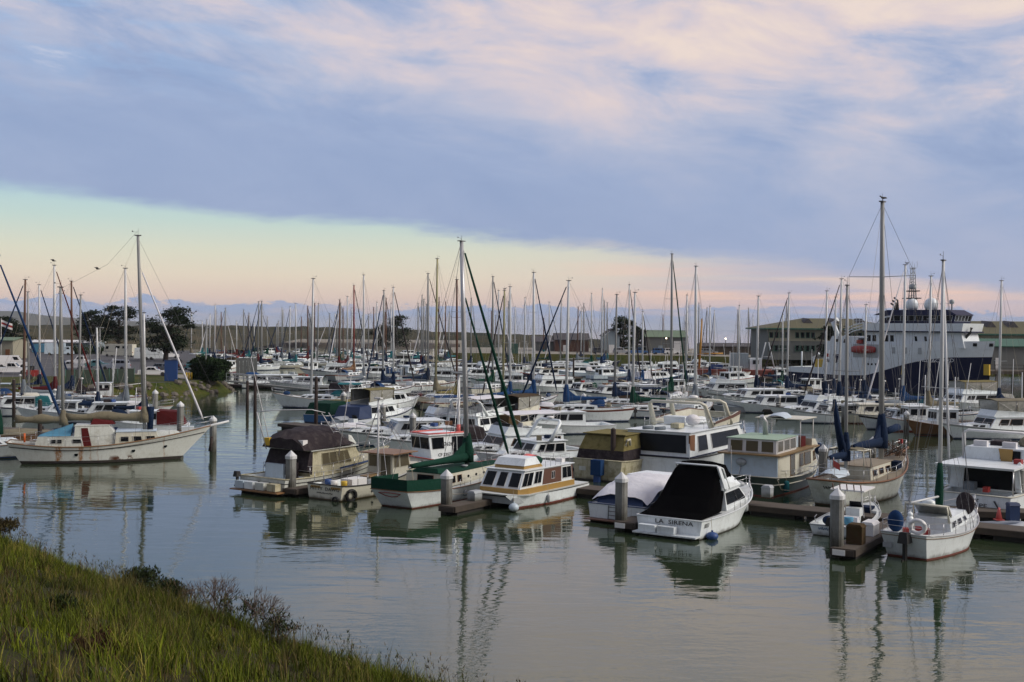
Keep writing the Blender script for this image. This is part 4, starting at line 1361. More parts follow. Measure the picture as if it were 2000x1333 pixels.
rng = np.random.default_rng(11)
def nzv(x, y, k=0.0):
    return (np.sin(x * 0.91 + 1.3 + k) * np.cos(y * 1.13 - 0.7 + k * 2) + 0.5 * np.sin(x * 2.3 + y * 1.7 + 2.1 + k) + 0.25 * np.sin(x * 4.7 - y * 5.1 + k)) / 1.75
bs, hs_, ws_, ls_, ts_ = [], [], [], [], []
def sow(count, nmin, nmax, hlo, hhi, wlo, whi, clump, lean, pal):
    for _ in range(count):
        s_ = rng.uniform(-12, 46)
        n_ = nmin + (nmax - nmin) * rng.uniform() ** 1.25
        c = bank_p(s_, n_)
        px, py, f = project(c)
        if not (-60 < px < 1080 and f > 4 and py < 1400):
            continue
        k = nz(s_ * 0.55, n_ * 0.8, 1, 1.0) + 0.5 * nz(s_ * 1.9, n_ * 2.3, 1, 3.0)
        if k < -0.38 and rng.uniform() < 0.85:
            continue
        pi_ = int(np.clip((k + 0.9) / 1.8 * len(pal) + rng.normal(0, 0.7), 0, len(pal) - 1))
        base_h = rng.uniform(hlo, hhi) * (0.85 + 0.35 * max(k, -0.5))
        for q in range(clump):
            o_ = rng.normal(0, 0.10, 2)
            bs.append((c.x + o_[0], c.y + o_[1], c.z - 0.03))
            hs_.append(base_h * rng.uniform(0.55, 1.15))
            ws_.append(rng.uniform(wlo, whi) * (1.7 if rng.uniform() < 0.12 else 1.0))
            ls_.append(rng.uniform(0.1, lean))
            cc = np.array(pal[pi_]) * rng.uniform(0.55, 1.4) * (0.8 + 0.35 * nz(s_ * 0.17, n_ * 0.3, 1, 6.0))
            ts_.append(cc)
PAL = [(0.026, 0.022, 0.008), (0.095, 0.056, 0.022), (0.042, 0.062, 0.006), (0.105, 0.130, 0.008), (0.155, 0.190, 0.010), (0.115, 0.150, 0.010), (0.25, 0.22, 0.05), (0.075, 0.100, 0.008)]
sow(13000, 0.3, 24, 0.28, 0.72, 0.006, 0.013, 9, 0.75, PAL)
sow(1500, 0.3, 22, 0.7, 1.15, 0.005, 0.011, 12, 0.55, [(0.06, 0.075, 0.012), (0.15, 0.125, 0.04), (0.10, 0.13, 0.012), (0.19, 0.16, 0.05)])
sow(2600, 0.2, 2.6, 0.35, 0.7, 0.006, 0.012, 9, 0.6, PAL)
grass = blades_object('grass', np.array(bs), np.array(hs_), np.array(ws_), np.array(ls_), np.array(ts_), '')
tag(grass, 'uncut green and straw coloured grass covering the foreground bank', 'grass', kind='stuff')
# tall seed stalks along the edge
bs, hs_, ws_, ls_, ts_ = [], [], [], [], []
for _ in range(520):
    s_ = rng.uniform(4, 42)
    n_ = rng.uniform(0.2, 2.2) if rng.uniform() < 0.6 else rng.uniform(0.5, 16)
    c = bank_p(s_, n_)
    h = rng.uniform(0.6, 1.15)
    a = rng.uniform(0, 2 * pi)
    tip = np.array([c.x + 0.12 * cos(a), c.y + 0.12 * sin(a), c.z + h])
    cc = np.array(((0.10, 0.095, 0.03), (0.06, 0.075, 0.02), (0.12, 0.09, 0.05))[int(rng.integers(0, 3))]) * rng.uniform(0.6, 1.2)
    bs.append((c.x, c.y, c.z)); hs_.append(h); ws_.append(0.0055); ls_.append(0.12); ts_.append(cc)
    for q in range(6):
        f = rng.uniform(0.6, 0.95)
        bs.append((c.x + rng.normal(0, 0.03), c.y + rng.normal(0, 0.03), c.z + h * f)); hs_.append(0.10); ws_.append(0.012); ls_.append(0.8); ts_.append(cc * 0.8)
st = blades_object('seed_stalks', np.array(bs), np.array(hs_), np.array(ws_), np.array(ls_), np.array(ts_), '')
tag(st, 'tall thin weed stalks with seed heads along the bank edge', 'weeds', kind='stuff')

# ---- shrubs on the bank
def shrub(name, label, px, py_guess, n_, s_, h, spread, leafy, seed, leafcol=(0.028, 0.042, 0.012), twigs=5, depth=4):
    rnd = random.Random(seed)
    base = bank_p(s_, n_)
    r = thing(name, label, 'shrub', base, 0, 'shrubs on the foreground bank')
    mb = MB()
    tips = []
    def grow(p, d, ln, rad, lv):
        q = p + d * ln
        mb.tube(p, q, rad, rad * 0.75, 3, caps=False)
        if lv == 0:
            tips.append(q)
            return
        for _ in range(rnd.choice((2, 3))):
            nd = (d + Vector((rnd.gauss(0, spread), rnd.gauss(0, spread), rnd.gauss(0.05, spread * 0.5)))).normalized()
            grow(q, nd, ln * rnd.uniform(0.6, 0.85), rad * 0.70, lv - 1)
        tips.append(q)
    for i in range(twigs):
        d = Vector((rnd.gauss(0, 0.45), rnd.gauss(0, 0.45), 1)).normalized()
        grow(Vector((rnd.gauss(0, 0.12), rnd.gauss(0, 0.12), -0.05)), d, h * 0.30, 0.022, depth - 1)
    mb.build('branches', 'twig', r)['kind'] = 'stuff'
    if leafy:
        pts, hs2, ws2, ls2, ts2 = [], [], [], [], []
        for tp in tips:
            for _ in range(leafy):
                pts.append((tp.x + rnd.gauss(0, 0.07), tp.y + rnd.gauss(0, 0.07), tp.z + rnd.gauss(-0.03, 0.07)))
                hs2.append(rnd.uniform(0.06, 0.12)); ws2.append(rnd.uniform(0.014, 0.028)); ls2.append(rnd.uniform(0.3, 1.0))
                k = rnd.uniform(0.6, 1.5)
                ts2.append(tuple(c * k for c in leafcol))
        o = blades_object('foliage', np.array(pts), np.array(hs2), np.array(ws2), np.array(ls2), np.array(ts2), '')
        o.parent = r
    return r
def bank_at(px, n_):
    best = min(((abs(project(bank_p(s_, n_))[0] - px), s_) for s_ in np.arange(-10, 46, 0.25)))
    return best[1]
SHR = [
    ('leafy_shrub', 'dark green leafy shrub, largest on the bank edge left of the bare twigs', 285, 1.0, 1.35, 0.45, 8, 2),
    ('leafy_shrub', 'small dark green shrub beside the largest leafy shrub on the bank edge', 322, 1.0, 1.05, 0.45, 7, 4),
    ('leafy_shrub', 'brown green shrub at the top left end of the bank', 8, 1.6, 1.4, 0.45, 6, 5),
    ('bare_shrub', 'leftmost bare reddish twiggy shrub on the bank edge', 372, 0.8, 1.4, 0.5, 0, 6),
    ('bare_shrub', 'tallest bare reddish twiggy shrub standing before the water', 425, 0.7, 1.95, 0.42, 0, 7),
    ('bare_shrub', 'rightmost bare reddish twiggy shrub on the bank edge', 505, 0.7, 1.85, 0.42, 0, 8),
    ('bare_shrub', 'low reddish twiggy shrub between the two tall bare shrubs', 462, 0.9, 1.2, 0.5, 1, 9),
    ('bare_shrub', 'sparse twiggy shrub right of the bare shrubs where the bank drops', 548, 0.9, 1.0, 0.5, 1, 10),
    ('bare_shrub', 'dark low twiggy shrub in the middle of the grassy slope', 120, 7.0, 0.55, 0.6, 2, 11),
    ('bare_shrub', 'sparse red brown twigs near the bottom of the slope', 190, 11.0, 0.5, 0.6, 1, 12),
]
for nm, lb, px, n_, h, sp_, lf, sd in SHR:
    lc = (0.05, 0.022, 0.012) if 'red brown' in lb else ((0.05, 0.04, 0.016) if 'brown green' in lb else (0.022, 0.034, 0.010))
    shrub(nm, lb, px, 0, n_, bank_at(px, n_), h, sp_, lf, sd, lc, twigs=6 if lf > 2 else 7, depth=5)
# pale stone in the grass
sp = None
for n_ in np.arange(8, 22, 0.25):
    s_ = bank_at(185, n_)
    if project(bank_p(s_, n_))[1] > 1322:
        sp = bank_p(s_, n_)
        break
if sp is None:
    sp = bank_p(bank_at(185, 14), 14)
mb = MB()
mb.ball((0, 0, 0.03), 0.10, 0, 9, 6, (1.4, 0.9, 0.7))
mb.v = [(x + 0.02 * nz(x * 20, z * 20), y + 0.02 * nz(y * 20, x * 20), z) for x, y, z in mb.v]
tag(mb.build('stone', 'concrete', None, sp + Vector((0, 0, 0.10))), 'pale stone lying in the grass at the bottom of the picture', 'stone')
# ---------------------------------------------------------------- docks and pilings of the near basin
VD = Vector((cos(U - pi / 2), sin(U - pi / 2), 0))       # along the walkways, to the right
UD = Vector((cos(U), sin(U), 0))
def dock(name, label, p0, p1, w, z=0.50, group=None, cat='dock'):
    p0, p1 = Vector((p0[0], p0[1], 0)), Vector((p1[0], p1[1], 0))
    d = p1 - p0
    L = d.length
    r = thing(name, label, cat, (p0 + p1) / 2, atan2(d.y, d.x), group)
    MB().box((0, 0, z - 0.04), (L, w, 0.08)).build('decking', 'dockdeck', r)
    for s_ in (1, -1):
        MB().box((0, s_ * (w / 2 + 0.045), z - 0.16), (L + 0.06, 0.08, 0.30)).build('waler', 'dockside', r)
    for s_ in (1, -1):
        MB().box((s_ * (L / 2 + 0.045), 0, z - 0.17), (0.08, w, 0.26)).build('end_board', 'dockside', r)
    n = max(1, int(L / 3))
    fl = None
    for i in range(n):
        x = -L / 2 + (i + 0.5) * L / n
        if fl is None:
            fl = MB().box((0, 0, 0.10), (L / n * 0.8, w * 0.9, 0.5)).build('float', 'floatblack', r, (x, 0, 0))
        else:
            dup(fl, r, (x, 0, 0))
    return r
def piling(label, px, py, ptop, rz=U, w=0.46, group='concrete dock pilings', p=None):
    """square concrete piling with a pointed white cap; py = waterline pixel, ptop = pixel of its tip"""
    q = W(px, py) if p is None else p
    D = q.dot(fwd) + 0
    h = (py - ptop) / FPX * (q - Vector((0, 0, CAMZ))).dot(fwd)
    r = thing('dock_piling', label, 'piling', q, rz, group)
    k = w / 2
    c = k * 0.35
    oct_ = [(k, -k + c), (k, k - c), (k - c, k), (-k + c, k), (-k, k - c), (-k, -k + c), (-k + c, -k), (k - c, -k)]
    mb = MB()
    mb.prism(oct_, -1.5, h - w * 0.9)
    mb.build('shaft', 'concrete', r)
    mb = MB()
    e = [(x * 1.12, y * 1.12) for x, y in oct_]
    mb.hexa([(x, y, h - w * 0.95) for x, y in e], [(x, y, h - w * 0.62) for x, y in e])
    mb.hexa([(x, y, h - w * 0.62 + 0.002) for x, y in e], [(x * 0.06, y * 0.06, h) for x, y in e])
    mb.build('cap', 'pilecap', r)
    return r
def wpile(label, px, py, ptop, w=0.36, group='dark wooden pilings'):
    q = W(px, py)
    h = (py - ptop) / FPX * (q - Vector((0, 0, CAMZ))).dot(fwd)
    r = thing('wooden_piling', label, 'piling', q, 0, group)
    MB().lathe([(w * 0.55, -1.5), (w * 0.5, h * 0.5), (w * 0.46, h - 0.05), (w * 0.40, h)], (0, 0, 0), 10).build('shaft', 'oldwood', r)
    MB().lathe([(w * 0.40, h + 0.002), (w * 0.2, h + 0.06), (0.02, h + 0.08)], (0, 0, 0), 10).build('pile_top', 'rock', r)
    return r

PILES = [(568, 968, 880, 'in front of the old cabin cruiser with the dark cover'), (872, 1003, 917, 'beside the green covered sailboat'),
         (1213, 1035, 922, 'at the stern of the white canvas covered cruiser'), (1634, 1088, 953, 'at the outer end of the skiff dock')]
ends = []
for px, py, pt, lb in PILES:
    piling('pale capped concrete piling ' + lb, px, py, pt, w=0.52)
    ends.append(W(px, py))
M1o = W(1530, 992, 0.45)          # a point on the main walkway
for i, e in enumerate(ends):
    e0 = e - UD * 0.55 + VD * 0.45
    k = (M1o - e0).dot(UD) - 1.1
    dock('finger_dock', ['narrow finger dock between the old cabin cruiser and the small fishing boat', 'narrow finger dock between the green covered sailboat and the houseboat',
                         'narrow finger dock between the white canvas cruiser and the black covered cruiser', 'narrow finger dock between the small skiff and the sailboat with the life ring'][i],
         e0, e0 + UD * k, 0.95, group='finger docks of the near row')
a = M1o + VD * ((ends[0] - M1o).dot(VD) - 6)
b = M1o + VD * ((ends[3] - M1o).dot(VD) + 26)
dock('main_walkway', 'long floating walkway behind the nearest row of boats', a, b, 1.6, z=0.55)
# further pilings standing along the docks
for px, py, pt, lb in [(1607, 958, 868, 'beside the dark hulled trawler'), (1990, 1002, 903, 'at the right edge beside the motor yacht'), (1704, 905, 853, 'behind the blue covered ketch'),
                       (806, 872, 806, 'by the bow of the round cabin cruiser'), (1361, 800, 772, 'rising behind the radar arches of the motor yacht'),
                       (671, 822, 765, 'beside the blue cabin boat'), (748, 838, 787, 'beside the brown topped sportfisher'), (352, 868, 784, 'at the bow of the white ketch'), (416, 882, 812, 'under the bowsprit of the white ketch'), (303, 826, 761, 'behind the main mast of the white ketch'),
                       (1770, 850, 802, 'right of the tall ketch mast among the far boats'), (1520, 812, 770, 'left of the white trawler across the basin'), (1648, 832, 786, 'in front of the cream boat across the basin'),
                       (1243, 806, 775, 'beside the rusty barge'), (1333, 790, 752, 'behind the large motor yacht'), (1918, 848, 806, 'in front of the brown framed trawler'), (1140, 800, 768, 'beside the blue covered sloop in the middle')]:
    piling('pale capped concrete piling ' + lb, px, py, pt)
for px, py, pt, lb in [(1197, 940, 838, 'beside the mossy boat'), (498, 815, 733, 'standing alone at the mouth of the channel'), (617, 838, 737, 'in front of the mid basin boats'), (483, 800, 745, 'left of the lone channel piling'),
                       (78, 868, 782, 'behind the stern of the white ketch'), (27, 815, 742, 'among the boats at the far left'), (1120, 742, 700, 'beside the dark roofed boat in the far basin'), (1067, 728, 702, 'in the far basin left of the motor yacht')]:
    wpile('dark wooden piling ' + lb, px, py, pt)
# number plates on two docks
for i, e in enumerate((ends[2], ends[3])):
    p = e - UD * 0.66 + VD * 0.3
    mb = MB()
    mb.box((0, 0, 0.34), (0.03, 0.55, 0.24))
    tag(mb.build('dock_sign', 'white', None, p - UD * 0.06, U), ['small white slip sign on the dock end by the black covered cruiser', 'small white plate on the dock end by the sailboat with the life ring'][i], 'sign')

# ---------------------------------------------------------------- 1 white rust-streaked ketch on the left
def stern_at(px, py, rz, L, frac=0.5):
    """root location so that the point at local x = -L*frac lies on the water under the pixel"""
    p = W(px, py)
    return p + Vector((cos(rz), sin(rz), 0)) * (L * frac)

def mat_rust():
    m = mat('gel_rust', (0.72, 0.75, 0.72), 0.5, 0.28, (0.30, 0.27, 0.19), 0.9, 0.25, scum=0.5)
    t = NT(m.node_tree)
    b = t.n['Principled BSDF']
    src = b.inputs['Base Color'].links[0].from_socket
    tcn = t.new('ShaderNodeTexCoord').outputs['Object']
    sx = t.new('ShaderNodeSeparateXYZ')
    t.l.new(tcn, sx.inputs[0])
    x, z = sx.outputs[0], sx.outputs[2]
    wob = t.math('MULTIPLY', t.math('SUBTRACT', t.noise(tcn, 3.0, 4, 0.6), 0.5), 0.5)
    tot = None
    for (cx, wd, st_) in ((-3.55, 0.20, 0.95), (-2.05, 0.15, 0.9), (3.6, 0.05, 0.5), (-1.4, 0.05, 0.45), (-0.9, 0.05, 0.4)):
        d = t.math('ABSOLUTE', t.math('ADD', t.math('SUBTRACT', x, cx), wob))
        k = t.math('MULTIPLY', t.smooth(d, wd * 1.6, wd * 0.3), st_)
        tot = k if tot is None else t.math('MAXIMUM', tot, k)
    tot = t.math('MULTIPLY', tot, t.smooth(t.noise(t.mapping(tcn, scale=(5, 5, 1.2)), 2.0, 4, 0.6), 0.30, 0.58))
    c = t.mix(tot, src, (0.36, 0.14, 0.02, 1))
    # broken red brown patches low on the side
    pd = t.math('MULTIPLY', t.smooth(t.math('ABSOLUTE', t.math('SUBTRACT', x, 0.75)), 1.25, 0.5), t.smooth(z, 0.62, 0.36))
    pd = t.math('MULTIPLY', pd, t.smooth(t.noise(tcn, 1.9, 5, 0.6), 0.50, 0.56))
    c = t.mix(pd, c, (0.10, 0.03, 0.012, 1))
    t.put(b.inputs['Base Color'], c)
mat_rust()
hk = radians(17)
L = 14.1
r = thing('ketch', 'long white ketch with rust streaks down its hull, moored alone at left', 'sailboat', stern_at(32, 904, hk, 13.0), hk)
H = Hull(L, 4.2, 1.55, 1.30, 2.45, tr=0.55, mx=0.45, pw=1.9, rake=2.3, srake=1.0, wl=0.84, flare=0.45, n=18)
hull_part(r, H, ('gel_rust', 'bottom', 'bottom', 'gel_rust'), boot=(0.04, 0.22), stripe=0.8)
rail_cap(r, H, 'black', 0.035, f=0.80, name='rub_rail', n=20)
rail_cap(r, H, 'teak_rail', 0.045, name='cap_rail', n=20)
deck_part(r, H, 'deck_tan', (0.06, 0.22, 0.6, 0.4), n=16, drop=0.22, floor='deck_tan')
house(r, -5.2, -1.9, 1.25, 1.35, 1.15, 1.85, fr=0.15, ar=0.2, tin=0.06, m='gel_old', roof=0.0, side=((0.33, 0.42, 0.45, 0.78), (0.46, 0.55, 0.45, 0.78), (0.80, 0.97, 0.45, 0.78)), name='aft_cabin', roofm='gel_old', frame='frame_alu')
house(r, -2.6, 0.9, 1.25, 1.05, 1.05, 2.62, fr=1.1, ar=0.1, tin=0.1, m='gel_old', roof=0.03, side=((0.18, 0.36, 0.02, 0.92),), glass='cv_maroon', name='wheelhouse', roofm='gel_old', wf=False)
house(r, 0.2, 3.4, 1.25, 1.0, 1.2, 2.15, fr=0.35, ar=0.1, tin=0.06, m='gel_cream', roof=0.04, side=((0.12, 0.30, 0.30, 0.66), (0.42, 0.60, 0.30, 0.66), (0.72, 0.92, 0.30, 0.66)), name='main_cabin', roofm='gel_blue', frame='gel_cream')
k = MB(); k.hexa([(-5.0, 1.0, 1.92), (-2.8, 1.15, 1.95), (-2.8, -1.15, 1.95), (-5.0, -1.0, 1.92)], [(-4.6, 0.3, 2.1), (-2.7, 0.2, 2.75), (-2.7, -0.2, 2.75), (-4.6, -0.3, 2.1)]); k.build('tarpaulin', 'cv_sky', r)
k = MB(); k.hexa([(-1.5, 0.75, 2.70), (0.2, 0.6, 2.70), (0.2, -0.6, 2.70), (-1.5, -0.75, 2.70)], [(-1.3, 0.5, 3.1), (0.0, 0.3, 2.95), (0.0, -0.3, 2.95), (-1.3, -0.5, 3.1)]); k.build('canvas_heap', 'cv_maroon', r)
for (x, t_) in ((-2.15, 0), (2.35, 0), (4.75, 0)):
    porthole(r, H, H.t_of(x), 0.55, -1, 0.13)
lifelines(r, H, 0.12, 0.90, 9, 0.7, 0.1, r=0.014)
k = MB(); k.box((5.3, 0, 2.15), (0.9, 0.8, 0.5)); k.build('deck_box', 'gel', r)
dinghy_part(r, (4.0, -0.2, 1.75), 'gel_old', 2.2)
sprit = Vector((8.3, 0, 2.75))
MB().path([(5.6, 0, 2.1), sprit], [0.12, 0.08], 8).build('bowsprit', 'mast_white', r)
rig(r, 2.25, 1.6, 16.5, 0.14, 'mast_grey', rake=0.55, boom=(5.6, 3.0, 'cv_tan', 0.55), climb=0.35, spread=((0.50, 1.1),), H=H, fore=(sprit, None, 0.1), back=None, wr=0.011, jib2=(Vector((6.6, 0, 2.4)), 0.86, 'cv_white', 0.075), lod=2)
rig(r, -3.35, 1.5, 12.6, 0.12, 'mast_grey', rake=0.25, boom=(3.3, 2.9, 'cv_tan', 0.5), climb=0.35, spread=((0.55, 0.8),), H=H, fore=None, back=Vector((-7.2, 0, 1.6)), wr=0.010, lod=2, mastname='mizzen_mast')
w = MB(); w.path([(2.25 - 0.55, 0, 16.9), (-0.4, 0, 14.35), (-3.6, 0, 12.5)], 0.010, 4); w.build('triatic_stay', 'wire', r)
k = MB(); k.tube((-5.9, -0.6, 1.5), (-5.9, -0.6, 2.15), 0.07, n=8); k.build('horseshoe_float', 'orange', r)
MB().path([(2.6, 0.0, 2.2), (2.65, 0, 3.9)], [0.24, 0.28], 8).build('sail_bag', 'cv_navy', r)
MB().path([(6.9, 0, 0.5), (7.05, 0, 1.6)], [0.12, 0.10], 6).build('stem_post', 'oldwood', r)

# ---------------------------------------------------------------- 2 old cabin cruiser with dark cover
L = 11.8
r = thing('old_cabin_cruiser', 'weathered cream cabin cruiser with dark patched flybridge cover and ladders', 'motorboat', stern_at(512, 965, U, L), U)
r.scale = (1, 1, 0.85)
H = Hull(L, 4.1, 1.15, 1.25, 2.2, tr=0.92, mx=0.38, pw=2.3, rake=1.4, wl=0.92, flare=0.5, n=16)
hull_part(r, H, ('gel_old', 'bottom', 'bottom', 'gel_old'), boot=(0.02, 0.10))
deck_part(r, H, 'gel_moss', (0.03, 0.17, 0.84, 0.5), n=14)
rail_cap(r, H, 'gel_moss', 0.05, n=14)
rail_cap(r, H, 'black', 0.03, f=0.72, name='lower_rub_rail', n=14)
MB().box((-L / 2 - 0.38, 0, 0.28), (0.75, 3.9, 0.08)).build('swim_platform', 'teak_rail', r)
for y, m_ in ((1.35, 'gel_blue'), (0.55, 'gel'), (-0.35, 'gel_old'), (-1.3, 'gel_moss')):
    MB().box((-L / 2 - 0.36, y, 0.62), (0.45, 0.68, 0.5)).build('fish_box', m_, r)
z0 = 1.1
hs2 = house(r, -3.7, 1.6, 1.75, 1.6, z0, z0 + 1.75, fr=0.9, ar=0.25, tin=0.12, m='gel_moss', roof=0.16, roofm='gel_old', side=((0.22, 0.36, 0.36, 0.86), (0.38, 0.52, 0.36, 0.86), (0.54, 0.66, 0.36, 0.86), (0.68, 0.78, 0.36, 0.86)), glass='glass_tan', frame='gel_moss',
            front=((0.05, 0.47, 0.38, 0.85), (0.53, 0.95, 0.38, 0.85)))
# dark enclosure curtain of the aft deck
k = MB(); k.hexa([(-4.0, 1.78, z0 + 0.5), (-3.55, 1.8, z0 + 0.1), (-3.55, -1.8, z0 + 0.1), (-4.0, -1.78, z0 + 0.5)], [(-3.62, 1.68, z0 + 1.72), (-3.40, 1.70, z0 + 1.72), (-3.40, -1.70, z0 + 1.72), (-3.62, -1.68, z0 + 1.72)]); k.build('aft_curtain', 'cv_dark', r)
MB().box((-4.05, 0.75, z0 + 0.25), (0.25, 1.5, 1.0)).build('aft_bulkhead', 'gel_blue', r)
k = MB(); k.box((-4.09, -0.65, z0 + 0.35), (0.12, 0.95, 1.25)); k.build('aft_door', 'cv_dark', r)
zf = z0 + 1.86
k = MB()
rows = []
for i in range(11):
    s_ = i / 10
    x = -4.2 + s_ * 4.6
    hgt = 1.35 * min(1, s_ * 3.2 + 0.55) * (1 - max(0, (s_ - 0.72) / 0.28) ** 2 * 0.7) + 0.10 * sin(s_ * 19)
    rows.append([(x, 1.75 * q, zf + 0.02 + hgt * (1 - abs(q) ** 3.2) ** 0.8 + 0.06 * sin(9 * q + 5 * s_)) for q in (-1, -0.92, -0.75, -0.45, -0.15, 0.15, 0.45, 0.75, 0.92, 1)])
k.grid(rows)
k.f += [tuple(range(10))]; k.m += [0]; k.s += [False]
k.build('flybridge_cover', 'cv_dark', r)
k = MB(); k.hexa([(0.1, 1.5, zf), (1.0, 1.35, zf), (1.0, -1.35, zf), (0.1, -1.5, zf)], [(0.1, 1.45, zf + 0.75), (0.55, 1.3, zf + 0.65), (0.55, -1.3, zf + 0.65), (0.1, -1.45, zf + 0.75)]); k.build('flybridge', 'gel_old', r)
ladder(r, (-4.15, 1.45, zf - 0.1), (-4.9, 1.5, zf + 2.6), 0.45, 4, 'alu', 0.03, name='rail_ladder', axis=(0.5, 0.5, 0))
ladder(r, (-0.3, -1.4, zf + 0.1), (-1.9, -1.3, zf + 2.5), 0.55, 4, 'alu', 0.03, name='rail_ladder', axis=(0.8, -0.3, 0))
MB().path([(-4.9, 1.5, zf + 2.6), (-4.4, 0.6, zf + 2.75), (-2.6, -0.8, zf + 2.75), (-1.9, -1.3, zf + 2.5)], 0.032, 6).build('arch_pipe', 'alu', r)
for (a_, b_) in (((-3.3, 1.7, z0 + 0.9), (-3.6, 3.4, z0 + 8.3)), ((-1.2, -1.8, z0 + 1.2), (-1.0, -2.6, z0 + 7.0))):
    MB().path([a_, b_], [0.03, 0.014], 5).build('outrigger_pole', 'white', r)
lifelines(r, H, 0.18, 0.9, 8, 0.75, 0.06, 'steel', r=0.018, stern=True)
k = MB(); k.hexa([(-1.2, -1.95, 1.35), (2.4, -1.75, 1.6), (2.4, -1.70, 1.6), (-1.2, -1.9, 1.35)], [(-1.2, -1.93, 1.47), (2.4, -1.73, 1.72), (2.4, -1.68, 1.72), (-1.2, -1.88, 1.47)]); k.build('side_stripe', 'navy', r)
MB().box((-4.1, 1.3, zf + 0.45), (0.35, 0.4, 0.55)).build('jerry_can', 'yellow', r)
MB().box((-3.9, -1.35, zf + 0.35), (0.4, 0.4, 0.7)).build('cool_box', 'white', r)
outboard(r, (-L / 2 - 0.1, 1.75, 0.9), 'black', 0.8)

# ---------------------------------------------------------------- 3 small fishing boat
L = 9.2
r = thing('fishing_boat', 'small cream fishing boat with lettered transom, white mast and plank roofed wheelhouse', 'fishing boat', stern_at(634, 977, U, L), U)
r.scale = (1, 1, 0.8)
H = Hull(L, 3.0, 1.10, 1.05, 1.75, tr=0.9, mx=0.40, pw=2.2, rake=1.0, wl=0.90, flare=0.5, n=14)
hull_part(r, H, ('gel_cream', 'hullbrown', 'bottom', 'gel_cream'), boot=(0.02, 0.09), stripe=0.90)
deck_part(r, H, 'deck', (0.03, 0.42, 0.88, 0.5), n=12, floor='deck_tan')
rail_cap(r, H, 'black', 0.045, n=14)
zt_ = H.zs(0) * 0.62
text(r, 'MITTY  DAWG', 0.34, (-L / 2 - 0.02, 0, zt_), (0, -1, 0), (0, 0, 1), 'blackletter', 'name_lettering')
script_mark(r, (-L / 2 - 0.015, 0, zt_ - 0.19), 1.2, 0.10, seed=2)
for y in (0.72, -0.85):
    k = MB()
    k.hexa([(-L / 2 - 0.015, y - 0.38, zt_ + 0.14), (-L / 2 - 0.005, y - 0.38, zt_ + 0.14), (-L / 2 - 0.005, y + 0.38, zt_ + 0.14), (-L / 2 - 0.015, y + 0.38, zt_ + 0.14)],
           [(-L / 2 - 0.015, y - 0.34, zt_ + 0.30), (-L / 2 - 0.005, y - 0.34, zt_ + 0.30), (-L / 2 - 0.005, y + 0.34, zt_ + 0.30), (-L / 2 - 0.015, y + 0.34, zt_ + 0.30)])
    k.build('painted_scroll', 'gold', r)
z0 = 1.05
house(r, 0.35, 2.3, 1.0, 0.9, z0, z0 + 1.75, fr=0.25, ar=0.0, tin=0.05, m='gel_cream', roof=0.42, roofm='teak_rail', side=((0.06, 0.34, 0.42, 0.92), (0.42, 0.92, 0.42, 0.92)), glass='glass_tan', frame='gel_cream', aft=((0.06, 0.46, 0.05, 0.92), (0.56, 0.94, 0.42, 0.92)),
      front=((0.05, 0.32, 0.42, 0.9), (0.36, 0.64, 0.42, 0.9), (0.68, 0.95, 0.42, 0.9)), name='wheelhouse', rooft=0.07, camber=0.02)
fc = house(r, 2.1, 3.9, 1.0, 0.62, H.zs(0.75) - 0.35, H.zs(0.75) + 0.55, fr=0.5, ar=0, tin=0.05, m='gel_cream', roof=None, name='trunk_cabin', side=((0.42, 0.62, 0.35, 0.75), (0.68, 0.86, 0.35, 0.75)), glass='wood')
text(r, 'L76267', 0.30, face_pts(fc['FS'], 0.20, 0.62) + Vector((0, -0.03, 0)), fc['FS'][1] - fc['FS'][0], (0, 0, 1), 'blackletter', 'number_lettering')
MB().path([(-0.1, -0.2, 0.6), (-0.1, -0.2, 7.0)], [0.075, 0.06], 8).build('mast', 'mast_white', r)
MB().tube((-0.1, -0.2, 4.9), (-0.15, 1.5, 5.0), 0.05, n=6).build('crosstree', 'mast_white', r)
k = MB(); k.path([(-0.1, -0.2, 6.3), (0.25, 0.25, 6.5), (0.3, -0.6, 6.5)], 0.03, 5); k.box((-0.1, -0.2, 7.05), (0.25, 0.5, 0.12)); k.build('mast_lights', 'white', r)
w = MB()
for e in ((3.6, -0.3, 1.9), (3.6, 0.3, 1.9), (0.4, 1.35, 3.0), (-0.6, 1.3, 1.2), (-0.7, -1.4, 1.2), (0.6, 0.4, 3.0)):
    w.tube((-0.1, -0.2, 6.4), e, 0.016, n=4)
w.tube((-0.15, 1.5, 5.0), (-0.2, 1.2, 2.9), 0.014, n=4)
w.build('standing_rigging', 'steel', r)
k = MB(); k.box((-2.2, -0.1, 1.0), (1.3, 0.9, 0.55)); k.build('white_chest', 'white', r)
k = MB(); k.hexa([(-0.9, 0.55, 1.15), (0.1, 0.55, 1.3), (0.1, -0.25, 1.3), (-0.9, -0.25, 1.15)], [(-0.9, 0.55, 1.22), (0.1, 0.55, 1.37), (0.1, -0.25, 1.37), (-0.9, -0.25, 1.22)]); k.build('plywood_sheet', 'wood_light', r)
for (x, y, m_) in ((-3.2, 1.0, 'blue_paint'), (-3.4, 0.35, 'white'), (-3.3, -0.35, 'yellow')):
    MB().lathe([(0.18, 0), (0.22, 0.45), (0.20, 0.46)], (x, y, 0.75), 10).build('bucket', m_, r)
lifelines(r, H, 0.06, 0.44, 4, 0.75, 0.12, 'frame_alu', bow=False, wires=1, r=0.022)
k = MB(); k.path([H.p(0.08, 0.35, -1, 0.12) + Vector((0.38 * cos(a), 0, 0.38 * sin(a))) for a in [2 * pi * i / 14 for i in range(14)]], 0.11, 8, closed=True); k.build('tyre_fender', 'rubber', r)
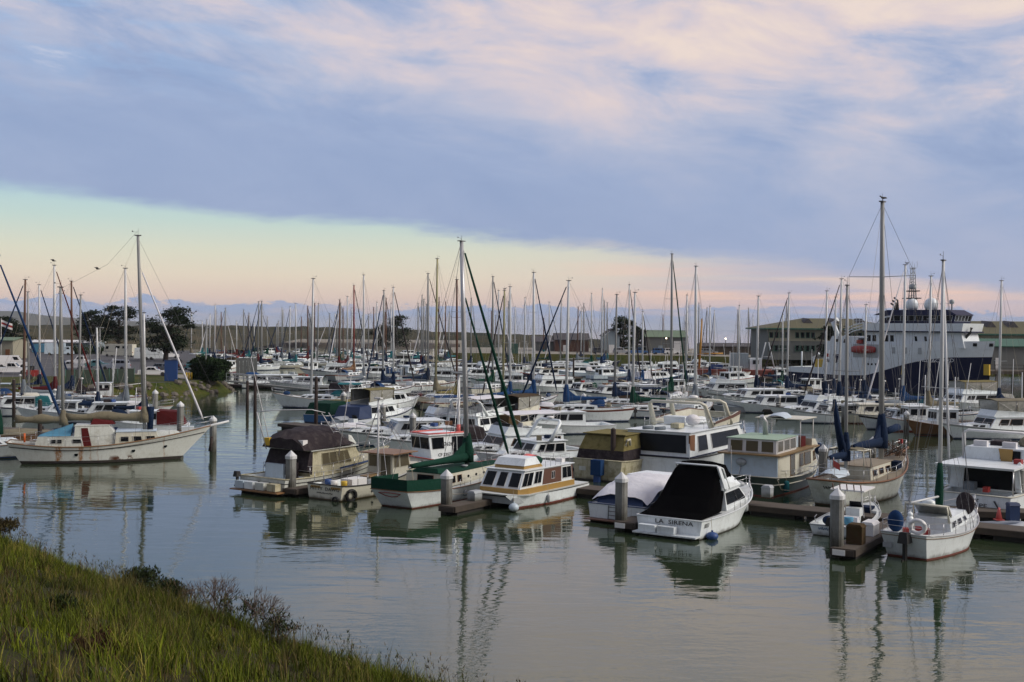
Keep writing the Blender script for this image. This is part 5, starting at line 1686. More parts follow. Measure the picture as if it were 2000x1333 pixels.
k = MB(); k.path([Vector((-L / 2 - 0.1, -0.9, 0.1)) + Vector((0, 0.2 * cos(a), 0.2 * sin(a))) for a in [2 * pi * i / 12 for i in range(12)]], 0.07, 8, closed=True); k.build('tyre_fender', 'rubber', r)
for t_ in (0.30, 0.55):
    porthole(r, H, t_, 0.45, -1, 0.10, 'black')

# ---------------------------------------------------------------- 4 cutter with dark green covers
L = 12.8
rz4 = radians(58.5)
r = thing('green_covered_sailboat', 'white cutter with dark green sail cover and green cloths round its stern', 'sailboat', stern_at(772, 992, rz4, 11.6), rz4)
r.scale = (1, 1, 0.66)
H = Hull(L, 3.7, 1.55, 1.35, 2.3, tr=0.68, mx=0.47, pw=2.0, rake=1.7, srake=0.75, wl=0.84, flare=0.4, n=18)
hull_part(r, H, ('gel', 'bottom_red', 'bottom', 'gel'), boot=(0.02, 0.10))
deck_part(r, H, 'deck', (0.06, 0.30, 0.66, 0.5), n=16, floor='deck_tan')
rail_cap(r, H, 'wood', 0.04, n=18)
k = MB(); k.path([(-L / 2 - 0.03 + 0.35 * (1 - z_) , y_, 1.15 + 0.55 * (z_ - 0.5)) for (y_, z_) in ((0.75, 0.75), (0.4, 0.30), (0, 0.15), (-0.4, 0.30), (-0.75, 0.75), (-0.3, 0.85), (0.3, 0.85))], 0.035, 5, closed=True); k.build('transom_scroll', 'red', r)
k = MB()
pts = [H.sheer(t_, 1, 0.02) for t_ in (0.25, 0.16, 0.08, 0.0)] + [H.sheer(t_, -1, 0.02) for t_ in (0.0, 0.08, 0.16, 0.25)]
k.grid([[p + Vector((0, 0, 0.02)) for p in pts], [p + Vector((0, 0, 0.98)) for p in pts]], 0, False)
k.build('weather_cloth', 'cv_green', r)
cb = house(r, -3.0, 3.4, 1.40, 1.0, 1.35, 2.45, fr=0.4, ar=0.05, tin=0.05, m='gel_cream', roof=0.03, roofm='cv_green', side=((0.05, 0.17, 0.25, 0.75), (0.22, 0.29, 0.25, 0.75)), glass='glass', frame='wood', aft=((0.3, 0.7, 0.05, 0.85),), fb=0.05)
for u_ in (0.42, 0.57, 0.72, 0.88):
    k = MB()
    c = face_pts(cb['FS'], u_, 0.5)
    ring_ = [c + Vector((0.12 * cos(2 * pi * i / 10), -0.02, 0.12 * sin(2 * pi * i / 10))) for i in range(10)]
    k.hexa(ring_, [q + Vector((0, 0.05, 0)) for q in ring_])
    k.build('porthole', 'glass', r)
k = MB(); k.hexa([(-3.0, 0.9, 2.5), (-1.9, 0.95, 2.52), (-1.9, -0.95, 2.52), (-3.0, -0.9, 2.5)], [(-2.8, 0.7, 2.85), (-2.0, 0.75, 2.8), (-2.0, -0.75, 2.8), (-2.8, -0.7, 2.85)]); k.build('companionway_cover', 'cv_green', r)
MB().lathe([(0.12, 0), (0.12, 0.25), (0.22, 0.35), (0.2, 0.42)], (0.2, -0.55, 2.32), 10).build('cowl_vent', 'gel_grey', r)
sp4 = Vector((L / 2 + 1.55, 0, 2.45))
MB().path([(L / 2 - 1.2, 0, 2.0), sp4], [0.09, 0.07], 8).build('bowsprit', 'wood', r)
rig(r, 1.35, 1.6, 22.9, 0.155, 'alu', rake=0.85, boom=(5.9, 3.05, 'cv_green', 0.50), spread=((0.42, 1.0), (0.70, 0.8)), H=H, fore=(sp4, 'cv_green', 0.105), back=Vector((-L / 2 + 0.1, 0, 1.8)), wr=0.012, jib2=(Vector((L / 2 - 0.1, 0, 2.1)), 0.80, 'cv_green', 0.085), lod=2)
MB().box((1.5, 0, 3.05), (0.1, 0.5, 0.5)).build('mast_winch_cover', 'cv_green', r)
lifelines(r, H, 0.36, 0.95, 7, 0.65, 0.08, r=0.014, bow=False)
w = MB()
for s_ in (1, -1):
    for z_ in (0.35, 0.7):
        w.path([H.sheer(0.9, s_, 0.05) + Vector((0, 0, z_)), sp4 + Vector((-0.2, s_ * 0.25, z_ - 0.2)), sp4 + Vector((0.05, 0, z_ - 0.2))], 0.02, 5)
    for f_ in (0.0, 0.5, 0.95):
        q = (H.sheer(0.9, s_, 0.05)).lerp(sp4 + Vector((-0.1, s_ * 0.22, -0.2)), f_)
        w.tube(q, q + Vector((0, 0, 0.72)), 0.018, n=5)
w.build('bow_pulpit', 'steel', r)
fender(r, H.p(0.40, 0.3, -1, 0.14), 'gel_grey')
MB().path([H.p(0.22, 0.75, -1, 0.05), H.p(0.30, 0.62, -1, 0.3), H.p(0.45, 0.50, -1, 0.55)], 0.022, 5).build('mooring_line', 'rope', r)
dinghy_part(r, (3.9, 0, 2.15), 'cv_green', 2.0)

# ---------------------------------------------------------------- 5 houseboat with gold stripe
L = 10.0
rz5 = U + pi
p = W(1143, 968)
r = thing('houseboat', 'white twin hulled houseboat with gold stripe, brown side panel and red waterline', 'houseboat', W(1150, 966) - UD * 4.1 - VD * 1.68, rz5)
r.scale = (0.82, 0.82, 0.71)
for s_ in (1, -1):
    Hh = Hull(L, 1.55, 0.95, 0.95, 1.15, tr=0.95, mx=0.55, pw=2.0, rake=1.5, wl=0.85, flare=0.3, n=14)
    o = hull_part(r, Hh, ('gel', 'bottom_red', 'bottom_red', 'gel'), boot=(0.05, 0.14))
    o.location = (0, s_ * 1.35, 0)
k = MB(); k.box((-0.15, 0, 0.70), (L - 0.9, 3.2, 0.5)); k.build('bridge_deck', 'gel_grey', r)
k = MB(); k.hexa([(-L / 2 + 0.1, 2.05, 0.97), (3.2, 2.0, 1.0), (4.75, 1.3, 1.12), (4.75, -1.3, 1.12), (3.2, -2.0, 1.0), (-L / 2 + 0.1, -2.05, 0.97)], [(-L / 2 + 0.1, 2.08, 1.08), (3.2, 2.03, 1.1), (4.8, 1.3, 1.22), (4.8, -1.3, 1.22), (3.2, -2.03, 1.1), (-L / 2 + 0.1, -2.08, 1.08)]); k.build('deck', 'deck', r)
k = MB()
a_ = [(-3.1, 1.92), (3.0, 1.85), (3.9, 1.55), (3.9, -1.55), (3.0, -1.85), (-3.1, -1.92)]
k.hexa([(x, y, 1.09) for x, y in a_], [(x + (0.0 if x < 3.5 else -0.03), y * 0.995, 1.52) for x, y in a_])
k.build('gold_band', 'gold', r)
hb = house(r, -3.05, 3.75, 1.86, 1.62, 1.50, 2.85, fr=0.75, ar=0.05, tin=0.10, m='gel', roof=0.14, side=((0.04, 0.22, 0.22, 0.86), (0.38, 0.44, 0.32, 0.72), (0.64, 0.77, 0.2, 0.86), (0.81, 0.985, 0.14, 0.86)), port=((0.04, 0.22, 0.22, 0.86), (0.38, 0.44, 0.32, 0.72), (0.64, 0.77, 0.2, 0.86), (0.81, 0.985, 0.14, 0.86)),
           front=((0.05, 0.30, 0.10, 0.86), (0.40, 0.60, 0.10, 0.86), (0.70, 0.95, 0.10, 0.86)), aft=((0.3, 0.6, 0.05, 0.9),), sm=1)
for F_ in ('FS', 'FP'):
    window(r, hb[F_], (0.245, 0.60, 0.06, 0.93), hb['cen'], 'brownpanel', 'brownpanel', name='side_panel', fr=False, proud=0.028)
    window(r, hb[F_], (0.005, 0.03, 0.06, 0.93), hb['cen'], 'brownpanel', 'brownpanel', name='corner_panel', fr=False, proud=0.028)
zt_ = 2.92
k = MB(); k.hexa([(0.3, 1.3, zt_), (2.6, 1.2, zt_), (2.6, -1.2, zt_), (0.3, -1.3, zt_)], [(0.45, 1.25, zt_ + 0.25), (2.5, 1.18, zt_ + 0.25), (2.5, -1.18, zt_ + 0.25), (0.45, -1.25, zt_ + 0.25)]); k.build('bridge_band', 'gold', r)
k = MB(); k.hexa([(0.55, 1.27, zt_ + 0.252), (2.62, 1.24, zt_ + 0.252), (2.62, -1.24, zt_ + 0.252), (0.55, -1.27, zt_ + 0.252)], [(0.95, 1.15, zt_ + 0.85), (2.25, 1.12, zt_ + 0.80), (2.25, -1.12, zt_ + 0.80), (0.95, -1.15, zt_ + 0.85)]); k.build('flybridge', 'gel', r)
k = MB(); k.path([(-2.9, -1.2, zt_ + 0.25), (-1.7, -1.2, zt_ + 0.35), (-0.5, -1.2, zt_ + 0.25)], [0.12, 0.30, 0.12], 8); k.build('kayak', 'kayak', r)
k = MB(); k.ball((-0.2, 0.4, zt_ + 0.35), 0.5, 0, 10, 6, (1.2, 1, 0.8)); k.build('canvas_bundle', 'cv_green', r)
lifelines(r, Hull(5.9, 3.6, zt_, zt_, zt_, tr=0.98, mx=0.6, pw=8, rake=0.02, wl=1), 0.02, 0.6, 5, 0.75, 0.1, 'steel', bow=False, stern=True, r=0.018)
fender(r, (4.9, 1.9, 0.35), 'gel_blue', 0.34, 0.6, ball=True)
fender(r, (0.9, 2.15, 0.15), 'gel_grey', 0.12, 0.7)
fender(r, (0.9, -2.15, 0.15), 'gel_grey', 0.12, 0.7)
MB().box((-3.0, 0.8, zt_ + 0.12), (0.5, 0.5, 0.3)).build('roof_vent', 'white', r)

# ---------------------------------------------------------------- 6 cruiser with white canvas
L = 9.4
r = thing('canvas_cruiser', 'white cruiser with loose white canvas over its blue sided cockpit and boarding ladder', 'motorboat', stern_at(1203, 1023, U, L), U)
r.scale = (1, 1, 0.78)
H = Hull(L, 3.5, 1.20, 1.25, 1.95, tr=0.93, mx=0.38, pw=2.3, rake=1.2, wl=0.92, flare=0.5, n=14)
hull_part(r, H, ('gel', 'bottom', 'bottom', 'gel'), boot=(0.0, 0.06))
deck_part(r, H, 'deck', (0.05, 0.42, 0.84, 0.4), n=12)
rail_cap(r, H, 'navy', 0.035, n=14)
MB().box((-L / 2 - 0.28, 0, 0.22), (0.55, 3.1, 0.07)).build('swim_platform', 'brownpanel', r)
ladder(r, (-L / 2 - 0.10, 0.2, 0.1), (-L / 2 - 0.05, 0.2, 1.15), 0.42, 4, 'black', 0.022)
z0 = 1.2
house(r, -0.6, 2.0, 1.45, 1.25, z0, z0 + 1.35, fr=0.8, ar=0.0, tin=0.1, m='gel', roof=0.08, side=((0.1, 0.5, 0.35, 0.85), (0.55, 0.8, 0.35, 0.85)), front=((0.05, 0.48, 0.3, 0.88), (0.52, 0.95, 0.3, 0.88)))
k = MB(); k.hexa([(-4.2, 1.55, z0 + 0.02), (-0.6, 1.5, z0 + 0.02), (-0.6, -1.5, z0 + 0.02), (-4.2, -1.55, z0 + 0.02)], [(-3.5, 1.36, z0 + 0.62), (-0.6, 1.42, z0 + 0.62), (-0.6, -1.42, z0 + 0.62), (-3.5, -1.36, z0 + 0.62)]); k.build('cockpit_enclosure', 'navy', r)
k = MB(); k.hexa([(-2.7, -1.47, z0 + 0.45), (-1.5, -1.47, z0 + 0.45), (-1.5, -1.52, z0 + 0.45), (-2.7, -1.52, z0 + 0.45)], [(-2.5, -1.42, z0 + 0.95), (-1.5, -1.40, z0 + 0.95), (-1.5, -1.46, z0 + 0.95), (-2.5, -1.48, z0 + 0.95)]); k.build('clear_panel', 'glass_clear', r)
k = MB()
rows = []
for i in range(12):
    s_ = i / 11
    x = -4.35 + s_ * 4.6
    zc_ = z0 + 0.62 + 0.85 * min(1, s_ * 1.9) ** 0.7 + 0.05 * sin(s_ * 17)
    rows.append([(x, 1.62 * q + 0.03 * sin(s_ * 23 + q * 4), zc_ - 0.27 * abs(q) ** 2.2 * (1.25 - 0.6 * s_) + 0.05 * sin(7 * q + 13 * s_) - (0.14 * (sin(s_ * 15) + 1) if abs(q) > 0.95 else 0)) for q in (-1.0, -0.96, -0.8, -0.55, -0.3, 0, 0.3, 0.55, 0.8, 0.96, 1.0)])
k.grid(rows)
k.build('canvas_cover', 'cv_white', r)
k = MB(); k.hexa([(-4.35, 1.35, z0 - 0.12), (-4.25, 1.35, z0 - 0.12), (-4.25, -1.35, z0 - 0.12), (-4.35, -1.35, z0 - 0.12)], [(-3.95, 1.2, z0 + 0.62), (-3.85, 1.2, z0 + 0.62), (-3.85, -1.2, z0 + 0.62), (-3.95, -1.2, z0 + 0.62)]); k.build('aft_enclosure', 'navy', r)
MB().path([(-3.9, -1.58, z0 + 0.15), (-2.8, -1.6, z0 + 0.3), (-1.6, -1.58, z0 + 0.5)], 0.025, 5).build('grab_rail', 'steel', r)
for x in (-2.6, -2.0):
    MB().box((x, -1.62, z0 - 0.12), (0.3, 0.06, 0.22)).build('vent', 'black', r)
lifelines(r, H, 0.5, 0.92, 4, 0.6, 0.1, r=0.015)
MB().box((-L / 2 - 0.02, -0.35, 1.12), (0.10, 0.42, 0.22)).build('motor_bracket', 'black', r)

# ---------------------------------------------------------------- 7 black-covered cruiser
L = 10.3
r = thing('black_covered_cruiser', 'white sport cruiser with huge black cover over its cockpit and flybridge', 'motorboat', stern_at(1306, 1049, U, L), U)
r.scale = (1, 1, 0.7)
H = Hull(L, 3.7, 1.30, 1.40, 2.10, tr=0.93, mx=0.36, pw=2.4, rake=1.35, wl=0.92, flare=0.55, n=18)
hull_part(r, H, ('gel', 'bottom', 'bottom', 'gel'), boot=(-0.02, 0.07))
deck_part(r, H, 'deck', (0.04, 0.30, 0.84, 0.4), n=14)
rail_cap(r, H, 'gel', 0.045, n=16)
MB().box((-L / 2 - 0.30, 0, 0.25), (0.62, 3.3, 0.10)).build('swim_platform', 'gel', r)
for y in (0.95, -0.05):
    MB().box((-L / 2 - 0.30, y, 0.56), (0.40, 0.88, 0.48)).build('storage_box', 'gel', r)
text(r, 'LA', 0.40, (-L / 2 - 0.02, 0.50, 0.90), (0, -1, 0), (0, 0, 1), 'blackletter', 'name_lettering')
text(r, 'SIRENA', 0.40, (-L / 2 - 0.02, -0.62, 0.90), (0, -1, 0), (0, 0, 1), 'blackletter', 'name_lettering')
z0 = 1.38
cb = house(r, -1.6, 2.1, 1.50, 1.30, z0 - 0.05, z0 + 1.35, fr=1.35, ar=0.0, tin=0.14, m='gel', roof=0.10, side=((0.05, 0.52, 0.30, 0.86), (0.56, 0.90, 0.30, 0.86)), front=((0.04, 0.48, 0.22, 0.9), (0.52, 0.96, 0.22, 0.9)), frame='black')
zf = z0 + 1.44
k = MB(); k.hexa([(-2.0, 1.45, zf), (0.9, 1.25, zf), (0.9, -1.25, zf), (-2.0, -1.45, zf)], [(-2.0, 1.4, zf + 0.75), (0.05, 1.1, zf + 0.75), (0.05, -1.1, zf + 0.75), (-2.0, -1.4, zf + 0.75)]); k.build('flybridge', 'gel', r)
k = MB()
prof = [(-5.05, 1.34, 1.62), (-4.3, 1.65, 1.58), (-3.4, 2.5, 1.52), (-2.6, 3.6, 1.46), (-2.0, 4.45, 1.35), (-1.3, 4.75, 1.25), (-0.6, 4.55, 1.18), (-0.2, 4.0, 1.15)]
rows = []
for (x, zt2, wy) in prof:
    zb = 1.36 if x < -1.9 else zf + 0.45
    rows.append([(x, -wy * 1.02, zb), (x, -wy, zb + (zt2 - zb) * 0.55), (x, -wy * 0.86, zb + (zt2 - zb) * 0.90), (x, -wy * 0.45, zt2 - 0.03), (x, 0, zt2), (x, wy * 0.45, zt2 - 0.03), (x, wy * 0.86, zb + (zt2 - zb) * 0.90), (x, wy, zb + (zt2 - zb) * 0.55), (x, wy * 1.02, zb)])
k.grid(rows, 0, False)
n9 = len(rows)
k.f += [tuple(range(9)), tuple((n9 - 1) * 9 + i for i in range(9))]; k.m += [0, 0]; k.s += [False, False]
k.build('cover', 'blackcloth', r)
k = MB(); k.path([(-1.0, -1.35, zf), (-1.6, -1.25, zf + 1.5), (-2.0, -1.1, zf + 1.72), (-2.0, 1.1, zf + 1.72), (-1.6, 1.25, zf + 1.5), (-1.0, 1.35, zf)], [0.07] * 6, 6); k.build('radar_arch', 'gel', r)
k = MB(); k.hexa([(-1.9, -1.52, zf + 0.1), (-1.45, -1.50, zf), (-1.45, -1.42, zf), (-1.9, -1.44, zf + 0.1)], [(-2.3, -1.32, zf + 1.65), (-2.0, -1.30, zf + 1.72), (-2.0, -1.22, zf + 1.72), (-2.3, -1.24, zf + 1.65)]); k.build('arch_leg', 'gel', r)
MB().lathe([(0.14, 0), (0.17, 0.03), (0.14, 0.06)], (0.2, -1.2, zf + 0.35), 12, axis='y').build('horn_cover', 'black', r)
MB().tube((-0.3, -1.2, zf + 0.75), (-0.35, -1.2, zf + 3.0), 0.014, 0.006, 5).build('antenna', 'white', r)
lifelines(r, H, 0.40, 0.92, 6, 0.62, 0.08, r=0.016)
fender(r, H.p(0.08, 0.15, -1, 0.28), 'blue_paint', 0.30, 0.5, ball=True)
fender(r, H.p(0.78, 0.30, -1, 0.16), 'gel_grey', 0.14, 0.65)
for i in range(4):
    MB().box(H.p(0.06, 0.62 + 0.06 * i, -1, 0.01), (0.5, 0.02, 0.03)).build('vent_slat', 'black', r)
MB().ball((3.4, -0.2, 2.3), 0.28, 0, 10, 6, (1, 1, 0.8)).build('anchor_windlass', 'gel_grey', r)
MB().path([(4.7, 0, 2.05), (5.3, 0, 2.02)], [0.12, 0.06], 6).build('bow_roller', 'steel', r)
# ---------------------------------------------------------------- 8 mossy cruiser behind the houseboat
L = 10.5
r = thing('mossy_cruiser', 'neglected brown and green stained cruiser with dark stern curtain behind the houseboat', 'motorboat', stern_at(1166, 940, U, L), U)
r.scale = (1, 1, 0.9)
H = Hull(L, 3.9, 1.55, 1.5, 2.2, tr=0.93, mx=0.38, pw=2.3, rake=1.2, wl=0.92, flare=0.5, n=14)
hull_part(r, H, ('gel_moss', 'bottom', 'bottom', 'gel_moss'), boot=(0.02, 0.10))
deck_part(r, H, 'gel_moss', (0.05, 0.30, 0.84, 0.4), n=12)
rail_cap(r, H, 'gel_moss', 0.05, n=14)
z0 = 1.5
k = MB(); k.hexa([(-4.9, 1.75, z0), (-1.2, 1.75, z0), (-1.2, -1.75, z0), (-4.9, -1.75, z0)], [(-4.75, 1.66, z0 + 0.72), (-1.2, 1.7, z0 + 0.8), (-1.2, -1.7, z0 + 0.8), (-4.75, -1.66, z0 + 0.72)]); k.build('stern_curtain', 'cv_dark', r)
k = MB(); k.hexa([(-4.75, 1.66, z0 + 0.722), (-1.2, 1.7, z0 + 0.8), (-1.2, -1.7, z0 + 0.8), (-4.75, -1.66, z0 + 0.722)], [(-4.2, 1.45, z0 + 1.75), (-1.0, 1.5, z0 + 1.85), (-1.0, -1.5, z0 + 1.85), (-4.2, -1.45, z0 + 1.75)]); k.build('canvas_top', 'cv_moss', r)
k = MB(); k.box((-2.6, 0, z0 + 1.84), (3.5, 3.2, 0.07)); k.build('top_edge', 'cv_moss', r)
house(r, -1.3, 1.8, 1.6, 1.35, z0 - 0.05, z0 + 1.5, fr=0.9, ar=0, tin=0.12, m='gel_moss', roof=0.1, roofm='gel_old', side=((0.1, 0.45, 0.4, 0.85), (0.5, 0.8, 0.4, 0.85)), frame='gel_moss')
MB().box((-L / 2 - 0.35, -0.2, 1.05), (0.5, 0.75, 1.1)).build('outboard_cover', 'cv_blue', r)
MB().box((-L / 2 - 0.35, -0.2, 0.25), (0.3, 0.4, 0.9)).build('outboard_leg', 'blue_paint', r)
k = MB(); k.path([(-4.6, -1.72, z0 + 1.1) , (-4.5, -1.78, z0 + 1.5), (-4.1, -1.78, z0 + 1.55), (-4.0, -1.74, z0 + 1.1)], 0.09, 7); k.build('life_ring', 'gel_cream', r)
for y in (1.1, 0.2):
    MB().box((-L / 2 - 0.01, y, 0.85), (0.03, 0.5, 0.3)).build('transom_hatch', 'gel_old', r)

# ---------------------------------------------------------------- 9 large white motor yacht
L = 15.5
r = thing('motor_yacht', 'largest white motor yacht with wide dark stern windows and twin radar arches', 'motor yacht', stern_at(1279, 938, U, L), U)
r.scale = (1, 1, 0.8)
H = Hull(L, 5.1, 1.95, 2.0, 2.9, tr=0.95, mx=0.40, pw=2.4, rake=2.0, wl=0.93, flare=0.5, n=16)
hull_part(r, H, ('gel', 'bottom', 'bottom', 'gel'), boot=(0.02, 0.14))
deck_part(r, H, 'deck', None, n=14)
rail_cap(r, H, 'black', 0.05, n=14)
MB().box((-L / 2 - 0.4, 0, 0.4), (0.8, 4.6, 0.12)).build('swim_platform', 'gel', r)
z0 = 1.95
ma = house(r, -7.6, 2.9, 2.42, 2.25, z0 - 0.02, z0 + 2.05, fr=1.2, ar=0.30, tin=0.18, m='gel', roof=0.16, side=((0.14, 0.30, 0.22, 0.82), (0.38, 0.92, 0.22, 0.82)), front=((0.04, 0.35, 0.3, 0.85), (0.37, 0.63, 0.3, 0.85), (0.65, 0.96, 0.3, 0.85)),
           aft=((0.05, 0.93, 0.20, 0.90),), port=((0.14, 0.30, 0.22, 0.82), (0.38, 0.92, 0.22, 0.82)), frame='frame_white', fw=0.05)
k = MB(); k.hexa([(-7.62, -2.46, z0 + 0.02), (2.9, -2.29, z0 + 0.02), (2.9, -2.25, z0 + 0.02), (-7.62, -2.42, z0 + 0.02)], [(-7.60, -2.45, z0 + 0.12), (2.9, -2.28, z0 + 0.12), (2.9, -2.24, z0 + 0.12), (-7.60, -2.41, z0 + 0.12)]); k.build('side_stripe', 'hullnavy', r)
MB().box((-7.72, 0, z0 + 0.06), (0.06, 4.8, 0.10)).build('aft_stripe', 'hullnavy', r)
k = MB(); k.box((-7.05, -2.30, z0 + 1.0), (0.75, 0.12, 1.7)); k.build('side_door', 'wood', r)
zf = z0 + 2.2
k = MB()
pr = [(-3.2, 2.25, 0.0, 0.35), (0.2, 2.2, 0.0, 0.75), (2.2, 1.9, 0.0, 0.95), (3.6, 1.1, 0.12, 0.72)]
for s_ in (1, -1):
    k.grid([[(x, s_ * y, zf + a_), (x - 0.1, s_ * (y + 0.12), zf + b_), (x - 0.15, s_ * (y - 0.10), zf + b_), (x - 0.1, s_ * (y - 0.12), zf + a_)] for (x, y, a_, b_) in pr], 0, False)
k.grid([[(3.6, 1.1, zf + 0.12), (3.5, 1.22, zf + 0.72), (3.3, 1.0, zf + 0.72)], [(4.1, 0, zf + 0.12), (3.95, 0, zf + 0.66), (3.7, 0, zf + 0.66)], [(3.6, -1.1, zf + 0.12), (3.5, -1.22, zf + 0.72), (3.3, -1.0, zf + 0.72)]], 0, False)
k.build('flybridge_coaming', 'gel_cream', r)
k = MB()
k.grid([[(x - 0.1, -(y + 0.13), zf + b_ * 0.75), (x - 0.12, -(y + 0.135), zf + b_ + 0.10)] for (x, y, a_, b_) in pr], 0, False)
k.grid([[(x - 0.1, (y + 0.13), zf + b_ * 0.75), (x - 0.12, (y + 0.135), zf + b_ + 0.10)] for (x, y, a_, b_) in pr], 0, False)
k.build('wind_deflector', 'brownpanel', r)
for i, xa in enumerate((-4.6, -1.2)):
    k = MB()
    k.path([(xa + 1.1, 2.15, zf), (xa + 0.2, 2.05, zf + 1.9), (xa, 1.8, zf + 2.1), (xa, -1.8, zf + 2.1), (xa + 0.2, -2.05, zf + 1.9), (xa + 1.1, -2.15, zf)], [0.22, 0.15, 0.13, 0.13, 0.15, 0.22], 6)
    k.build('radar_arch', 'gel_cream', r)
k = MB(); k.box((-2.6, 0.8, zf + 0.35), (1.0, 1.6, 0.7)); k.build('helm_console', 'gel', r)
k = MB(); k.ball((-3.3, -0.7, zf + 0.5), 0.55, 0, 10, 6, (1.2, 0.9, 0.9)); k.build('covered_tender', 'cv_white', r)
dinghy_part(r, (-0.2, 0.2, zf + 0.1), 'gel', 3.0)
for y in (1.2, 0.3):
    MB().path([(-7.1, y, zf + 0.02), (-6.5, y - 0.4, zf + 0.05)], 0.16, 8).build('fender', 'cv_grey', r)
k = MB(); k.box((-5.6, -0.6, zf + 0.22), (0.9, 0.6, 0.4)); k.build('deck_box', 'gel_moss', r)
lifelines(r, Hull(10.2, 4.7, zf - 0.05, zf - 0.05, zf - 0.05, tr=0.98, mx=0.7, pw=8, rake=0.02, wl=1), 0.02, 0.5, 6, 0.8, 0.1, 'steel', bow=False, stern=True, r=0.018)
MB().tube((-1.2, -1.6, zf + 2.1), (-1.3, -1.6, zf + 5.0), 0.016, 0.007, 5).build('antenna', 'white', r)
MB().tube((-4.6, 0.6, zf + 2.1), (-4.7, 0.6, zf + 6.2), 0.016, 0.007, 5).build('antenna', 'white', r)
MB().lathe([(0.08, 0), (0.32, 0.03), (0.34, 0.16), (0.25, 0.26), (0.05, 0.28)], (-1.2, 0.2, zf + 2.2), 12).build('radar_dome', 'white', r)
lifelines(r, H, 0.68, 0.93, 4, 0.8, 0.1, r=0.018)

# ---------------------------------------------------------------- 10 trawler with windowed aft house
L = 12.4
r = thing('pilothouse_trawler', 'cream and green hulled trawler with a row of square windows over its stern toned blue grey as shade', 'motorboat', stern_at(1462, 968, U, L), U)
r.scale = (1, 1, 0.76)
H = Hull(L, 3.9, 1.55, 1.30, 2.1, tr=0.86, mx=0.42, pw=2.2, rake=1.2, wl=0.9, flare=0.4, n=16)
hull_part(r, H, ('hullgreen', 'bottom_red', 'bottom', 'hullgreen'), boot=(0.02, 0.10))
rail_cap(r, H, 'gel_cream', 0.05, n=16, f=0.62, name='rub_rail')
rail_cap(r, H, 'gel_cream', 0.05, n=16, name='cap_rail')
deck_part(r, H, 'deck', None, n=14)
z0 = 1.35
house(r, -5.9, 1.0, 1.72, 1.6, z0, z0 + 1.85, fr=0.1, ar=0.08, tin=0.03, m='gel_cream', roof=None, side=((0.33, 0.45, 0.02, 0.92), (0.60, 0.70, 0.30, 0.85), (0.74, 0.92, 0.30, 0.85)), glass='glass_tan', frame='wood', name='saloon')
k = MB(); k.box((-5.93, 0, z0 + 0.92), (0.10, 3.38, 1.78)); k.build('shade_toned_aft_wall', 'gel_blue', r)  # stern-facing side of the cream house; its bluish shade is painted as colour
k = MB(); k.hexa([(-6.35, 1.95, z0 + 1.852), (1.6, 1.8, z0 + 1.852), (1.6, -1.8, z0 + 1.852), (-6.35, -1.95, z0 + 1.852)], [(-6.35, 1.98, z0 + 1.97), (1.65, 1.83, z0 + 1.97), (1.65, -1.83, z0 + 1.97), (-6.35, -1.98, z0 + 1.97)]); k.build('boat_deck', 'wood_light', r)
z1 = z0 + 1.972
ph = house(r, -5.75, -1.9, 1.55, 1.45, z1, z1 + 1.1, fr=0.05, ar=0.05, tin=0.02, m='frame_white', roof=0.10, roofm='deck_green', aft=((0.06, 0.30, 0.12, 0.88), (0.37, 0.62, 0.12, 0.88), (0.69, 0.94, 0.12, 0.88)), side=((0.05, 0.30, 0.14, 0.88), (0.37, 0.62, 0.14, 0.88), (0.68, 0.95, 0.14, 0.88)), glass='glass_tan', frame='frame_white', name='aft_house', front=((0.05, 0.3, 0.14, 0.88), (0.37, 0.63, 0.14, 0.88), (0.7, 0.95, 0.14, 0.88)), fw=0.05, camber=0.02)
k = MB(); k.path([(-2.9, 0.2, z1 + 1.15), (-2.95, 0.2, z1 + 2.2), (-3.3, 0.3, z1 + 2.75)], [0.17, 0.16, 0.16], 8); k.build('exhaust_stack', 'alu', r)
MB().box((-1.2, 0, z1 + 0.5), (1.1, 2.3, 1.0)).build('wheel_box', 'gel_blue', r)
MB().box((-0.1, 0, z1 + 0.42), (0.9, 2.6, 0.85)).build('maroon_cover', 'cv_maroon', r)
k = MB(); k.box((0.3, 0, z1 + 2.35), (3.0, 3.1, 0.07)); k.build('sunshade', 'gel_cream', r)
k = MB()
for x in (-1.0, 1.5):
    for y in (1.4, -1.4):
        k.tube((x + (0.0 if x > 0 else 0.0), y, z1), (x, y, z1 + 2.32), 0.03, n=6)
k.build('sunshade_posts', 'frame_white', r)
dinghy_part(r, (-0.2, 0.1, z1 + 2.40), 'gel_blue', 2.3)
house(r, 1.0, 3.2, 1.55, 1.2, 1.35, 2.9, fr=0.55, ar=0, tin=0.1, m='gel_cream', roof=0.12, side=((0.15, 0.45, 0.40, 0.86), (0.55, 0.85, 0.40, 0.86)), glass='glass_tan', frame='wood', front=((0.05, 0.48, 0.4, 0.88), (0.52, 0.95, 0.4, 0.88)), name='wheelhouse')
k = MB(); k.hexa([(1.0, 1.5, 2.99), (3.0, 1.3, 2.99), (3.0, -1.3, 2.99), (1.0, -1.5, 2.99)], [(1.0, 1.5, 3.9), (2.2, 1.35, 3.75), (2.2, -1.35, 3.75), (1.0, -1.5, 3.9)]); k.build('flybridge', 'gel_cream', r)
lifelines(r, H, 0.02, 0.9, 8, 0.55, 0.05, 'steel', stern=True, r=0.016)
k = MB(); k.ball((-6.05, 0.55, z0 + 1.25), 0.30, 0, 10, 6, (0.5, 1.2, 1)); k.build('hanging_fender', 'gel_grey', r)
MB().path([(-6.0, 0.55, z0 + 1.2), (-6.1, 0.7, z0 + 0.1), (-6.3, 0.95, 0.9)], 0.04, 5).build('davit_pole', 'steel', r)
fender(r, H.p(0.13, 0.15, -1, 0.16), 'cv_teal', 0.2, 0.95)
